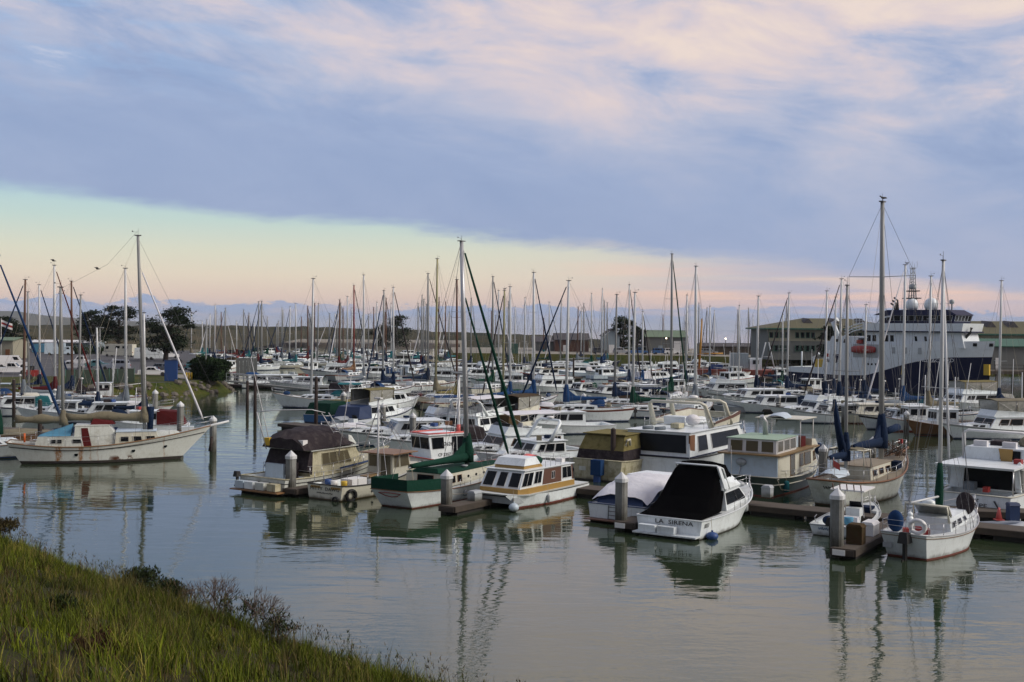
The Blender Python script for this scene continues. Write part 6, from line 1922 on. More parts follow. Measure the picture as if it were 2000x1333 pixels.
MB().path([H.p(0.02, 0.9, -1, 0.02), H.p(0.03, 0.4, -1, 0.3), H.p(0.08, 0.35, -1, 0.6)], 0.022, 5).build('mooring_line', 'rope', r)
k = MB(); k.ball((4.3, -0.9, 2.6), 0.55, 0, 10, 6, (0.8, 0.5, 1.0)); k.build('bow_cover', 'cv_navy', r)

# ---------------------------------------------------------------- 11 blue-covered ketch with the tallest mast
rz = radians(52)
L = 13.4
r = thing('blue_covered_ketch', 'weathered cream ketch with navy sail covers and the tallest mast in the harbour', 'sailboat', stern_at(1614, 990, rz, L * 0.93), rz)
H = Hull(L, 4.0, 1.55, 1.25, 2.15, tr=0.50, mx=0.46, pw=2.0, rake=1.6, srake=0.9, wl=0.85, flare=0.4, n=16)
hull_part(r, H, ('gel_old', 'hullbrown', 'bottom', 'gel_old'), boot=(0.02, 0.10))
deck_part(r, H, 'deck_tan', (0.08, 0.26, 0.6, 0.4), n=14, floor='deck_tan')
rail_cap(r, H, 'wood', 0.06, n=16)
script_mark(r, (-L / 2 + 0.24, -0.35, 1.12), 0.9, 0.26, slope=-0.5, seed=3)
house(r, -2.6, 2.4, 1.2, 0.95, 1.2, 1.95, fr=0.4, ar=0.05, tin=0.06, m='gel_cream', roof=0.02, roofm='deck_tan', side=((0.1, 0.25, 0.3, 0.75), (0.35, 0.5, 0.3, 0.75), (0.62, 0.78, 0.3, 0.75)), frame='wood')
dinghy_part(r, (-4.4, 0.1, 1.62), 'gel_blue', 2.9).name = 'upturned_dinghy'
k = MB()   # spray hood frame
for dx in (0, 1.1):
    k.path([(-3.6 + dx, 1.15, 1.9), (-3.4 + dx, 1.05, 3.0), (-3.4 + dx, -1.05, 3.0), (-3.6 + dx, -1.15, 1.9)], 0.045, 6)
k.tube((-3.4, 1.05, 3.0), (-2.3, 1.05, 3.0), 0.04, n=5); k.tube((-3.4, -1.05, 3.0), (-2.3, -1.05, 3.0), 0.04, n=5)
k.build('pilothouse_frame', 'gel_cream', r)
canopy(r, -3.5, -2.2, 1.05, 1.9, 3.1, 'cv_tan', posts=False, name='awning')
rig(r, 2.4, 1.7, 18.0, 0.165, 'mast_grey', rake=0.35, boom=(4.9, 2.9, 'cv_navy', 0.40), spread=((0.715, 2.1), ), H=H, fore=(Vector((L / 2 + 0.5, 0, 2.3)), None, 0.1), back=None, wr=0.012, lod=2)
rig(r, -3.4, 1.5, 12.6, 0.10, 'mast_grey', rake=0.12, boom=(2.6, 2.6, 'cv_navy', 0.30), spread=((0.55, 0.8),), H=H, fore=None, back=Vector((-L / 2, 0, 1.7)), wr=0.010, lod=2, mastname='mizzen_mast')
MB().path([(-3.6, 0.1, 2.7), (-4.4, 0.15, 4.6), (-4.75, 0.2, 6.0)], [0.24, 0.18, 0.10], 8).build('rolled_awning', 'cv_navy', r)
MB().path([(3.9, 0.3, 3.55), (5.6, 0.1, 3.75)], [0.22, 0.24], 8).build('stowed_sail', 'cv_navy', r)
lifelines(r, H, 0.05, 0.92, 8, 0.7, 0.06, 'steel', stern=True, r=0.016)
k = MB()
rr_ = random.Random(3)
for i in range(26):
    k.tube((rr_.uniform(3.6, 5.6), rr_.uniform(-0.7, 0.7), 2.0), (rr_.uniform(3.6, 5.9), rr_.uniform(-0.8, 0.8), rr_.uniform(2.3, 3.0)), 0.03, n=4)
k.build('deck_gear', 'twig', r)
MB().path([(L / 2 - 1.4, 0, 2.0), (L / 2 + 0.6, 0, 2.3)], [0.12, 0.09], 8).build('bowsprit', 'wood', r)
MB().box((L / 2 - 0.2, 0.2, 2.75), (0.2, 0.25, 0.3)).build('bow_lantern', 'red', r)
mini_flag(r, (-L / 2 + 0.2, -0.6, 1.7), 'kayak')
MB().box((1.9, -1.1, 1.75), (0.7, 0.5, 0.45)).build('deck_box', 'cv_navy', r)

# ---------------------------------------------------------------- 12 skiff with T top
r, H = skiff('open_skiff', 'small white open skiff with T top beside the outermost piling', stern_at(1626, 1049, U, 7.0), U, 7.0, bottom='bottom')
r.scale = (1, 1, 0.84)
script_mark(r, (-3.515, 0.25, 0.42), 0.9, 0.2, 'hullblue', seed=4)
rail_cap(r, H, 'gel_grey', 0.035, n=12)
k = MB()
for x in (-0.5, 0.9):
    for y in (0.65, -0.65):
        k.tube((x * 0.9, y, 0.7), (x - 0.4, y * 0.95, 2.3), 0.028, n=6)
k.build('t_top_frame', 'white', r)
k = MB(); k.box((-0.2, 0, 2.36), (2.0, 1.7, 0.08)); k.build('t_top', 'white', r)
for i in range(5):
    MB().tube((-1.15, -0.7 + 0.35 * i, 2.3), (-1.3, -0.7 + 0.35 * i, 2.75), 0.03, n=6).build('rod_holder', 'brownpanel', r)
k = MB(); k.path([(-3.3, 0.9, 0.75), (-3.45, 0.9, 1.05), (-3.0, 0.95, 1.1)], 0.025, 5); k.build('grab_rail', 'steel', r)
MB().ball((-2.6, 0.5, 0.75), 0.28, 0, 10, 6).build('ball_fender', 'cv_navy', r)
MB().lathe([(0.2, 0), (0.24, 0.4), (0.2, 0.41)], (-1.9, -0.3, 0.5), 10).build('bucket', 'cv_sky', r)
MB().box((1.7, 0, 0.75), (0.8, 1.0, 0.5)).build('bow_seat', 'cv_navy', r)
lifelines(r, H, 0.6, 0.9, 3, 0.35, 0.06, r=0.014, wires=1)

# ---------------------------------------------------------------- 13 sloop with the life ring (nearest right)
rz = radians(49)
L = 8.7
r = thing('life_ring_sloop', 'white sloop with round life ring on its stern rail at lower right', 'sailboat', stern_at(1768, 1091, rz, L * 0.94), rz)
r.scale = (1, 1, 0.84)
H = Hull(L, 3.1, 1.35, 1.15, 1.65, tr=0.66, mx=0.46, pw=2.0, rake=1.2, srake=0.45, wl=0.86, flare=0.4, n=16)
hull_part(r, H, ('gel', 'bottom_red', 'bottom', 'gel'), boot=(-0.02, 0.08), stripe=0.88)
rail_cap(r, H, 'hullbrown', 0.022, f=0.88, name='cove_stripe', n=14)
rail_cap(r, H, 'alu', 0.028, name='toe_rail', n=14)
deck_part(r, H, 'deck', (0.07, 0.33, 0.66, 0.5), n=14)
house(r, -1.5, 2.6, 1.05, 0.65, 1.1, 1.75, fr=0.7, ar=0.05, tin=0.07, m='gel', roof=-0.02, side=((0.08, 0.25, 0.3, 0.75), (0.34, 0.5, 0.3, 0.75), (0.62, 0.74, 0.32, 0.7)), frame='frame_alu', fb=0.1)
rig(r, -0.1, 1.7, 15.8, 0.095, 'mast_white', rake=-0.1, boom=(3.5, 2.75, None, 0.3), spread=((0.5, 0.9),), H=H, fore=(Vector((L / 2 - 0.15, 0, 1.7)), None, 0.07), back=Vector((-L / 2 + 0.2, 0, 1.4)), wr=0.010, lod=2)
MB().path([(-0.08, 0, 1.8), (-0.1, 0.02, 2.8), (-0.1, 0, 3.9), (-0.1, 0, 4.6)], [0.14, 0.20, 0.16, 0.11], 8).build('furled_mainsail_cover', 'cv_green', r)
lifelines(r, H, 0.03, 0.92, 7, 0.62, 0.06, 'steel', stern=True, r=0.014)
k = MB(); k.path([(-L / 2 + 0.22, -0.55 + 0.33 * cos(a), 1.75 + 0.33 * sin(a)) for a in [2 * pi * i / 18 for i in range(18)]], 0.10, 10, closed=True); k.build('life_ring', 'white', r)
k = MB(); k.ball((-L / 2 + 0.5, 0.55, 1.85), 0.45, 0, 10, 8, (0.55, 0.8, 1.3)); k.build('barbecue_cover', 'cv_blue', r)
k = MB(); k.lathe([(0.10, 0), (0.16, 0.1), (0.16, 0.5), (0.1, 0.6)], (-3.1, 0.2, 1.45), 10); k.ball((-3.1, 0.2, 2.15), 0.13); k.build('binnacle', 'gel', r)
k = MB()   # dodger of clear panels with white hoop
k.path([(-1.6, 1.0, 1.6), (-1.75, 0.95, 2.5), (-1.75, -0.95, 2.5), (-1.6, -1.0, 1.6)], 0.07, 7)
k.path([(-0.9, 0.85, 1.7), (-1.15, 0.82, 2.4), (-1.15, -0.82, 2.4), (-0.9, -0.85, 1.7)], 0.045, 7)
k.build('dodger_hoop', 'gel_cream', r)
k = MB(); k.grid([[(-1.75, y, 2.52) for y in (-0.95, 0, 0.95)], [(-1.15, y, 2.43) for y in (-0.82, 0, 0.82)], [(-0.55, y, 1.75) for y in (-0.78, 0, 0.78)]]); k.build('dodger', 'glass_clear', r)
for (x, y, s_) in ((-2.5, -0.3, 0.3), (-2.1, 0.2, 0.25), (-2.8, 0.5, 0.25)):
    k = MB(); k.box((x, y, 1.2), (s_ * 1.4, s_, s_), rz=0.5); k.build('sail_bag', 'red', r)
k = MB(); k.ball((1.9, -0.5, 2.15), 0.5, 0, 12, 8, (0.22, 0.9, 1.3)); k.build('foredeck_cover', 'cv_dark', r)
MB().lathe([(0.2, 0), (0.3, 0.1), (0.3, 0.35), (0.15, 0.45)], (0.2, 0.6, 2.0), 10).build('coiled_tender_bag', 'gel', r)
outboard(r, (-L / 2 + 0.15, -0.15, 0.62), 'black', 1.15)
k = MB(); k.box((-L / 2 + 0.12, 0.75, 0.62), (0.04, 0.42, 0.26)); k.build('transom_step', 'gel_grey', r)
MB().box((-L / 2 + 0.20, -0.1, 1.0), (0.04, 0.30, 0.10)).build('motor_bracket', 'black', r)

# ---------------------------------------------------------------- 14 motor yacht at the right edge
rz = radians(50)
L = 13.2
r = thing('aft_cabin_yacht', 'white double deck motor yacht with lettered transom at the right edge', 'motor yacht', stern_at(1897, 1006, rz, L), rz)
r.scale = (1, 1, 0.73)
H = Hull(L, 4.4, 1.55, 1.7, 2.5, tr=0.93, mx=0.40, pw=2.4, rake=1.6, wl=0.92, flare=0.5, n=14)
hull_part(r, H, ('gel', 'bottom', 'bottom', 'gel'), boot=(0.02, 0.12))
deck_part(r, H, 'deck', (0.03, 0.20, 0.84, 0.35), n=12)
rail_cap(r, H, 'gel_cream', 0.05, n=14)
text(r, 'Great', 0.42, (-L / 2 - 0.02, 0.15, 1.05), (0, -1, 0), (0, 0, 1), 'blackletter', 'name_script', shear=0.35)
text(r, 'ESCAPE', 0.44, (-L / 2 - 0.02, -0.10, 0.62), (0, -1, 0), (0, 0, 1), 'blackletter', 'name_lettering')
script_mark(r, (-L / 2 - 0.015, -0.10, 0.40), 0.9, 0.12, seed=5)
z0 = 1.6
house(r, -4.4, 2.3, 1.95, 1.8, z0 - 0.02, z0 + 1.85, fr=1.0, ar=0.05, tin=0.14, m='gel', roof=None, side=((0.12, 0.34, 0.30, 0.85), (0.38, 0.60, 0.30, 0.85), (0.64, 0.88, 0.30, 0.85)), frame='frame_white', aft=((0.08, 0.80, 0.05, 0.92),), front=((0.05, 0.48, 0.3, 0.85), (0.52, 0.95, 0.3, 0.85)))
z1 = z0 + 1.85
k = MB(); k.hexa([(-6.3, 2.1, z1), (2.0, 1.95, z1), (2.0, -1.95, z1), (-6.3, -2.1, z1)], [(-6.35, 2.12, z1 + 0.16), (2.0, 1.97, z1 + 0.16), (2.0, -1.97, z1 + 0.16), (-6.35, -2.12, z1 + 0.16)]); k.build('upper_deck', 'gel', r)
k = MB()
for y in (2.0, -2.0):
    k.tube((-6.1, y, 1.6), (-6.1, y, z1), 0.04, n=6)
k.build('deck_posts', 'steel', r)
zf = z1 + 0.17
house(r, -2.6, 1.4, 1.75, 1.5, zf, zf + 0.95, fr=1.3, ar=0.1, tin=0.05, m='gel', roof=None, name='flybridge', side=((0.3, 0.8, 0.25, 0.8),), aft=((0.1, 0.42, 0.15, 0.85),), glass='glass', frame='gel_grey')
k = MB(); k.path([(-2.2, 1.85, zf), (-2.5, 1.8, zf + 2.0), (-2.6, 1.5, zf + 2.25), (-2.6, -1.5, zf + 2.25), (-2.5, -1.8, zf + 2.0), (-2.2, -1.85, zf)], [0.11] * 6, 8); k.build('radar_arch', 'white', r)
for y in (1.0, -0.6):
    MB().box((-1.9, y, zf + 0.95), (0.35, 0.75, 0.9)).build('helm_seat', 'cv_white', r)
k = MB(); k.hexa([(-2.75, -0.95, zf - 0.1), (-2.65, -0.35, zf - 0.1), (-2.6, -0.35, zf - 0.1), (-2.7, -0.95, zf - 0.1)], [(-2.75, -1.0, zf + 0.95), (-2.65, -0.2, zf + 0.95), (-2.6, -0.2, zf + 0.95), (-2.7, -1.0, zf + 0.95)]); k.build('yellow_cover', 'gold', r)
k = MB(); k.ball((0.2, -1.1, zf + 1.2), 0.8, 0, 10, 6, (1.4, 0.7, 0.7)); k.build('bow_canvas', 'cv_tan', r)
k = MB(); k.box((-0.6, 0.1, zf + 1.0), (0.9, 1.3, 0.6)); k.build('console', 'cv_dark', r)
MB().box((-5.2, -0.35, z0 + 0.15), (0.4, 0.3, 0.4)).build('fuel_can', 'red', r)
MB().box((-5.0, 0.6, z0 + 0.3), (0.6, 0.6, 0.6)).build('cool_box', 'cv_grey', r)
MB().box((-3.6, -1.55, zf + 0.18), (0.4, 0.4, 0.34)).build('life_jacket_box', 'red', r)
ladder(r, (-4.6, -1.9, z0), (-3.2, -1.95, zf + 0.3), 0.5, 6, 'frame_white', 0.03, name='stairs', axis=(0.2, 0.9, 0))
lifelines(r, Hull(8.6, 4.0, zf - 0.01, zf - 0.01, zf - 0.01, tr=0.98, mx=0.8, pw=8, rake=0.02, wl=1), 0.42, 0.98, 7, 0.85, 0.05, 'steel', bow=False, r=0.018)
MB().path([(-3.9, 2.1, 1.7), (-2.9, 2.7, 10.5), (-2.4, 3.1, 18.4)], [0.075, 0.07, 0.035], 7).build('outrigger_pole', 'mast_white', r)
MB().tube((-5.9, 1.9, 1.6), (-5.9, 1.9, 3.2), 0.16, 0.08, n=8).build('hanging_wetsuit', 'cv_green', r)
k = MB(); k.path([(-L / 2 - 0.05, -1.2, 1.2), (-L / 2 - 0.2, -1.5, 0.6), (-L / 2 - 0.1, -1.7, 0.3)], 0.05, 6); k.build('hose', 'black', r)

# ---------------------------------------------------------------- 15 grey inflatable, dock boxes, cone
p = W(1935, 1040)
rz = radians(-8)
r = thing('inflatable_dinghy', 'grey inflatable dinghy floating by the motor yacht dock at right', 'dinghy', p, rz)
k = MB(); k.path([(-1.5, 0.62, 0.25), (0.5, 0.62, 0.27), (1.15, 0.42, 0.33), (1.5, 0, 0.40), (1.15, -0.42, 0.33), (0.5, -0.62, 0.27), (-1.5, -0.62, 0.25)], [0.10, 0.21, 0.21, 0.20, 0.21, 0.21, 0.10], 10); k.build('tube', 'rubber_grey', r)
k = MB(); k.box((-0.2, 0, 0.14), (2.3, 0.95, 0.06)); k.build('floor', 'gel_grey', r)
k = MB(); k.box((-1.28, 0, 0.28), (0.06, 0.9, 0.42)); k.build('transom', 'gel_grey', r)
k = MB(); k.box((-0.1, 0, 0.36), (0.25, 1.0, 0.05)); k.build('thwart', 'gel', r)
def dock_box(label, p, rz, m='white', s=(0.9, 0.6, 0.55)):
    r = thing('dock_box', label, 'dock box', p, rz, 'storage boxes on the docks')
    MB().box((0, 0, s[2] / 2), s).build('chest', m, r)
    k = MB(); k.hexa([(-s[0] / 2 - 0.03, -s[1] / 2 - 0.03, s[2]), (s[0] / 2 + 0.03, -s[1] / 2 - 0.03, s[2]), (s[0] / 2 + 0.03, s[1] / 2 + 0.03, s[2]), (-s[0] / 2 - 0.03, s[1] / 2 + 0.03, s[2])],
                     [(-s[0] / 2, -s[1] / 2 + 0.08, s[2] + 0.13), (s[0] / 2, -s[1] / 2 + 0.08, s[2] + 0.13), (s[0] / 2, s[1] / 2 - 0.08, s[2] + 0.13), (-s[0] / 2, s[1] / 2 - 0.08, s[2] + 0.13)]); k.build('lid', m, r)
    return r
e4 = ends[3] + VD * 0.45
dock_box('white dock box on the skiff finger dock', (e4 + UD * 3.6) + Vector((0, 0, 0.505)), U, 'white', (1.0, 0.6, 0.5))
dock_box('old brown barrel shaped bin on the outer dock end beside the piling', (e4 + UD * 1.0 + VD * 0.1) + Vector((0, 0, 0.505)), U, 'cv_brown', (0.6, 0.7, 0.75))
e2 = ends[1] + VD * 0.45
dock_box('white dock box behind the piling of the green covered sailboat', (e2 + UD * 2.0) + Vector((0, 0, 0.505)), U, 'gel_grey', (0.7, 0.5, 0.4))
dock_box('dark dock bin beside the houseboat bow', (e2 + UD * 4.2 + VD * 0.15) + Vector((0, 0, 0.505)), U, 'cv_dark', (0.7, 0.7, 0.75))
pw_ = M1o + VD * ((W(1556, 985) - M1o).dot(VD))
dock_box('grey blue power box with white panel on the walkway before the trawler', pw_ - UD * 0.3 + Vector((0, 0, 0.555)), U, 'gel_grey', (0.5, 0.5, 0.5))
pw_ = M1o + VD * ((W(1975, 1010) - M1o).dot(VD))
# dock for the yacht at the right edge
dy = W(1885, 1020)
dock('finger_dock', 'worn dock in front of the double deck motor yacht at right', dy + Vector((-0.5, 1.5, 0)), dy + Vector((14, -1.0, 0)), 1.6, group='finger docks of the near row')
dz = W(1982, 1006, 0.5)
dock_box('blue and white power pedestal on the dock at the right edge', W(1978, 1016, 0.505), 0, 'navy', (0.5, 0.5, 0.75))
cp = W(1951, 1016, 0.505)
r = thing('traffic_cone', 'faded orange traffic cone on the dock at right', 'traffic cone', cp)
MB().lathe([(0.17, 0.04), (0.05, 0.62), (0.03, 0.63)], (0, 0, 0), 12).build('cone', 'kayak', r)
MB().box((0, 0, 0.02), (0.42, 0.42, 0.04)).build('base', 'kayak', r)

# ---------------------------------------------------------------- 16 white lettered wheelhouse boat behind the cutter
L = 9.0
rz = radians(57 + 180 - 14)
r = thing('lettered_workboat', 'small white fishing boat with lettered wheelhouse and red trim behind the green sail cover', 'fishing boat', W(868, 930), rz)
H = Hull(L, 3.0, 1.1, 1.05, 1.9, tr=0.85, mx=0.42, pw=2.3, rake=1.0, wl=0.9, flare=0.5, n=12)
hull_part(r, H, ('gel', 'bottom_red', 'bottom', 'gel'), boot=(0.02, 0.10))
deck_part(r, H, 'deck', (0.04, 0.42, 0.86, 0.5), n=12)
rail_cap(r, H, 'red', 0.04, n=12)
z0 = 1.15
wh = house(r, -0.7, 1.9, 1.15, 1.0, z0, z0 + 1.75, fr=-0.25, ar=0, tin=0.04, m='gel', roof=0.15, side=((0.02, 0.18, 0.42, 0.9), (0.22, 0.34, 0.05, 0.9), (0.60, 0.92, 0.50, 0.90)), frame='black', front=((0.06, 0.46, 0.5, 0.9), (0.54, 0.94, 0.5, 0.9)), name='wheelhouse', roofm='gel')
k = MB(); k.path([(wh['t'][0].x, 1.1, z0 + 1.85), (wh['t'][1].x, 0.95, z0 + 1.85), (wh['t'][2].x, -0.95, z0 + 1.85), (wh['t'][3].x, -1.1, z0 + 1.85)], 0.06, 6); k.build('roof_rail', 'kayak', r)
text(r, 'L76267', 0.36, face_pts(wh['FP'], 0.46, 0.58) + Vector((0, 0.03, 0)), wh['FP'][0] - wh['FP'][1], (0, 0, 1), 'blackletter', 'number_lettering')
text(r, 'CF 2357 KP', 0.30, face_pts(wh['FP'], 0.52, 0.20) + Vector((0, 0.03, 0)), wh['FP'][0] - wh['FP'][1], (0, 0, 1), 'blackletter', 'number_lettering')
MB().path([(-1.2, 0, 1.0), (-1.2, 0, 3.3), (-1.2, 0, 6.8)], [0.12, 0.11, 0.09], 8).build('mast', 'mast_white', r)
MB().tube((-1.2, 0, 2.8), (-1.2, 0, 3.4), 0.14, n=8).build('mast_boot', 'kayak', r)
MB().path([(-1.6, 1.7, 4.0), (-1.0, -1.6, 4.05)], 0.03, 5).build('crosstree', 'mast_white', r)
w = MB()
for e in ((4.2, 0, 1.9), (-4.2, 1.0, 1.1), (-4.2, -1.0, 1.1), (0.5, 1.4, 1.2), (0.5, -1.4, 1.2)):
    w.tube((-1.2, 0, 6.6), e, 0.013, n=4)
w.build('standing_rigging', 'steel', r)
MB().box((-1.2, 0, 6.9), (0.3, 1.4, 0.10)).build('light_bar', 'frame_alu', r)
r2 = thing('kayak', 'upturned red kayak lying on the walkway left of the lettered wheelhouse boat', 'kayak', W(775, 905, 0.56) , radians(20))
MB().path([(-2.0, 0, 0.22), (-1.0, 0, 0.30), (0.4, 0, 0.32), (2.2, 0, 0.25)], [0.05, 0.30, 0.32, 0.05], 9).build('hull', 'red', r2)
for x in (-0.8, 0.9):
    MB().box((x, 0, 0.02), (0.10, 0.6, 0.10)).build('cradle', 'oldwood', r2)
# ---------------------------------------------------------------- the rest of the marina
ORD = ['first', 'second', 'third', 'fourth', 'fifth', 'sixth', 'seventh', 'eighth', 'ninth', 'tenth', 'eleventh', 'twelfth', 'thirteenth', 'fourteenth', 'fifteenth', 'sixteenth', 'seventeenth', 'eighteenth', 'nineteenth', 'twentieth']
def ordw(i):
    if i < 20:
        return ORD[i]
    tens = {20: 'twenty', 30: 'thirty', 40: 'forty', 50: 'fifty', 60: 'sixty', 70: 'seventy', 80: 'eighty', 90: 'ninety'}
    n = i + 1
    if n % 10 == 0:
        return tens[n][:-1] + 'ieth'
    return tens[n // 10 * 10] + '-' + ORD[n % 10 - 1]
OCC = []          # (x, y, radius) taken places
def sail_px(xt, yt, yw, rz, L, label, **kw):
    rz = radians(rz)
    xb = xt - 0.0087 * (yw - yt)
    p = W(xb, yw)
    D = p.y
    z = WD(xt, yt, D).z
    xm = L * 0.08
    loc = p - Vector((cos(rz), sin(rz), 0)) * xm
    if kw.get('lod') == 0:      # keep clear of its neighbours
        for _ in range(12):
            if any((loc.x - x) ** 2 + (loc.y - y) ** 2 < 3.4 ** 2 for x, y, q in OCC):
                loc = loc + Vector((loc.x, loc.y, 0)).normalized() * 2.5
            else:
                break
    OCC.append((loc.x, loc.y, L * 0.5))
    return sailboat('sailboat', label, loc, rz, L=L, mast_h=z, **kw)
GM = 'sailboats moored across the harbour'
rv = random.Random(77)
S2 = [  # x top, y top, y waterline, heading, length, label, options
    # left marina behind the ketch
    (48, 547, 800, 200, 11.5, 'white sloop with brown mast at the far left', dict(mastm='mast_brown', cover='cv_grey', jib='cv_navy')),
    (58, 571, 786, 20, 9.5, 'white sloop with slim grey mast right of the leftmost brown mast', dict(mastm='mast_grey', cover=None)),
    (80, 557, 780, 25, 10, 'white sloop with pale mast left of the tall white mast at far left', dict(cover='cv_navy', jib='cv_navy')),
    (110, 519, 792, 15, 12, 'white sloop with the tallest white mast behind the rusty ketch stern', dict(cover='cv_maroon', jib='cv_maroon')),
    (117, 574, 812, 190, 9.5, 'white sloop whose pale mast stands close by the ketch mizzen', dict(mastm='mast_olive', cover='cv_grey')),
    (143, 550, 786, 15, 11, 'sloop with tall brown mast and navy cover left of the fishing tower boat', dict(mastm='mast_brown', cover='cv_navy', jib='cv_navy')),
    (156, 577, 792, 190, 10, 'sloop with grey mast and black cover left of the fishing tower boat', dict(mastm='mast_grey', cover='cv_dark')),
    (193, 640, 822, 10, 7.5, 'small sloop with short white mast behind the ketch wheelhouse', dict(cover='cv_navy')),
    (249, 525, 818, 12, 11.5, 'white sloop with thin tall mast just left of the ketch main mast', dict(cover='cv_grey', mastm='mast_white')),
    (285, 612, 832, 10, 8.5, 'small white sloop with short mast just right of the ketch main mast', dict(cover='cv_navy')),
    (0, 500, 893, 17, 12, 'white sloop whose bow enters the picture at the left edge', dict(cover='cv_green', jib='cv_blue')),
    # middle
    (610, 545, 797, 178, 11.5, 'white sloop with teal bimini moored broadside in the channel', dict(cover=None, bim='cv_teal', dodger='cv_teal', fbd=1.1)),
    (692.6, 558, 742, 60, 12, 'sloop with red mast and russet winter cover', dict(mastm='mast_red', cover='hullbrown', jib='cv_dark', hullm='gel_grey')),
    (712, 538, 762, 60, 12, 'white sloop with tall pale mast right of the red mast', dict(cover='cv_grey')),
    (749, 568, 765, 240, 10.5, 'white sloop with blue furled jib right of the red mast', dict(jib='cv_navy', cover='cv_navy', mastm='mast_grey')),
    (770, 562, 772, 50, 11, 'white sloop with tall thin mast right of the cypress in the middle', dict(cover='cv_navy', jib='cv_dark')),
    (838, 535, 764, 30, 12.5, 'sloop with long navy boom cover and tall grey mast in the middle', dict(mastm='mast_grey', cover='cv_navy', jib='cv_dark')),
    (853, 506, 792, 235, 12.5, 'sloop with the tall cream mast left of the cutter mast', dict(mastm='mast_olive', cover='cv_tan', hullm='gel_cream')),
    (894, 547, 797, 55, 11, 'sloop with slim black mast just left of the cutter mast', dict(mastm='mast_brown', cover='cv_moss', hullm='gel_cream')),
    (964, 541, 768, 55, 12, 'sloop with tall grey mast right of the cutter forestay', dict(mastm='mast_grey', cover='cv_green', jib='cv_navy')),
    (984, 568, 796, 235, 11, 'sloop with olive mast carrying a gull', dict(mastm='mast_olive', cover='cv_green', jib='cv_dark')),
    (998, 561, 800, 55, 11, 'white sloop with blue cover right of the olive mast', dict(cover='cv_blue')),
    (1044, 533, 797, 50, 12, 'white sloop with thick white mast and navy furled jib in the middle', dict(cover='cv_blue', jib='cv_navy', mr=0.17)),
    (1108, 549, 822, 185, 12.5, 'white sloop with bright blue sail cover in the middle of the picture', dict(cover='cv_blue', dodger='cv_blue', mr=0.16, jib='cv_navy', fbd=1.1)),
    (1202, 576, 800, 182, 10.5, 'white sloop with black topped mast beside the barge', dict(mastm='mast_grey', cover='cv_navy', bim='cv_navy')),
    (1230, 557, 765, 60, 12, 'white sloop with tall white mast left of the green roofed shed', dict(cover='cv_navy', jib='cv_dark')),
    (1237.5, 572, 815, 188, 11, 'long white sloop with grey mast and dark cover behind the mossy cruiser', dict(mastm='mast_white', cover='cv_green', dodger='cv_navy')),
    (1256, 609, 760, 55, 9, 'small white sloop with blue cover before the green roofed shed', dict(cover='cv_blue', jib='cv_dark')),
    (1313, 497, 793, 60, 14, 'sloop with the very tall slim mast in the right middle', dict(mastm='mast_grey', cover='cv_green', jib='cv_green')),
    (1341, 577, 765, 240, 11, 'white sloop with navy cover right of the very tall slim mast', dict(cover='cv_navy')),
    (1360, 521, 812, 58, 12.5, 'white sloop with thick white mast above the motor yacht arches', dict(cover='cv_grey', mr=0.18)),
    (1387, 599, 750, 60, 9.5, 'small white sloop left of the red dredge', dict(cover='cv_navy')),
    (1444, 597.5, 766, 70, 10, 'white sloop in front of the red dredge', dict(cover=None)),
    (1479, 579, 778, 185, 10.5, 'white sloop with drooping navy sail cover before the red dredge', dict(cover='cv_navy', mr=0.17)),
    (1538.6, 573, 780, 185, 10.5, 'white sloop with long navy cover before the left office building', dict(cover='cv_navy', jib='cv_dark')),
    (1529, 615, 762, 60, 9, 'small sloop with short mast before the left office building', dict(cover='cv_green')),
    (1612.6, 569, 796, 200, 11, 'white sloop with leaning pale mast off the ship stern', dict(cover='cv_navy')),
    (1630, 581, 786, 200, 10, 'white sloop with slim mast close off the ship stern', dict(cover='cv_navy', mastm='mast_white')),
    (1640.7, 545.5, 800, 190, 12, 'white sloop with tall white mast and navy cover before the ship stern', dict(cover='cv_navy', jib='cv_dark', dodger='cv_navy')),
    (1689, 596, 790, 190, 10, 'white sloop with short thin mast before the ship', dict(cover='cv_navy')),
    (1765, 518, 812, 195, 12, 'white sloop with tall mast carrying a gull before the ship', dict(cover='cv_blue', mr=0.16, jib='cv_white')),
    (1815, 540, 824, 195, 11, 'white sloop with tall grey mast before the ship bow', dict(cover='cv_tan', mastm='mast_white')),
    (1953, 549, 815, 205, 11, 'white sloop with white mast near the right edge', dict(cover='cv_navy')),
]
for i, (xt, yt, yw, rz, L, lb, kw) in enumerate(S2):
    kw = dict(kw)
    kw.setdefault('group', GM)
    if 'dodger' not in kw and rv.random() < 0.45:
        kw['dodger'] = rv.choice(['cv_navy', 'cv_blue', 'cv_navy', 'cv_teal', 'cv_tan'])
    if 'white' not in lb and 'hullm' not in kw:
        kw['hullm'] = rv.choice(['gel', 'gel_grey', 'gel_cream', 'hullnavy', 'gel_blue'])
    kw.setdefault('stripe', rv.choice([None, None, 'navy', 'hullblue', 'bottom_red']))
    sail_px(xt, yt, yw, rz, L, lb, **kw)

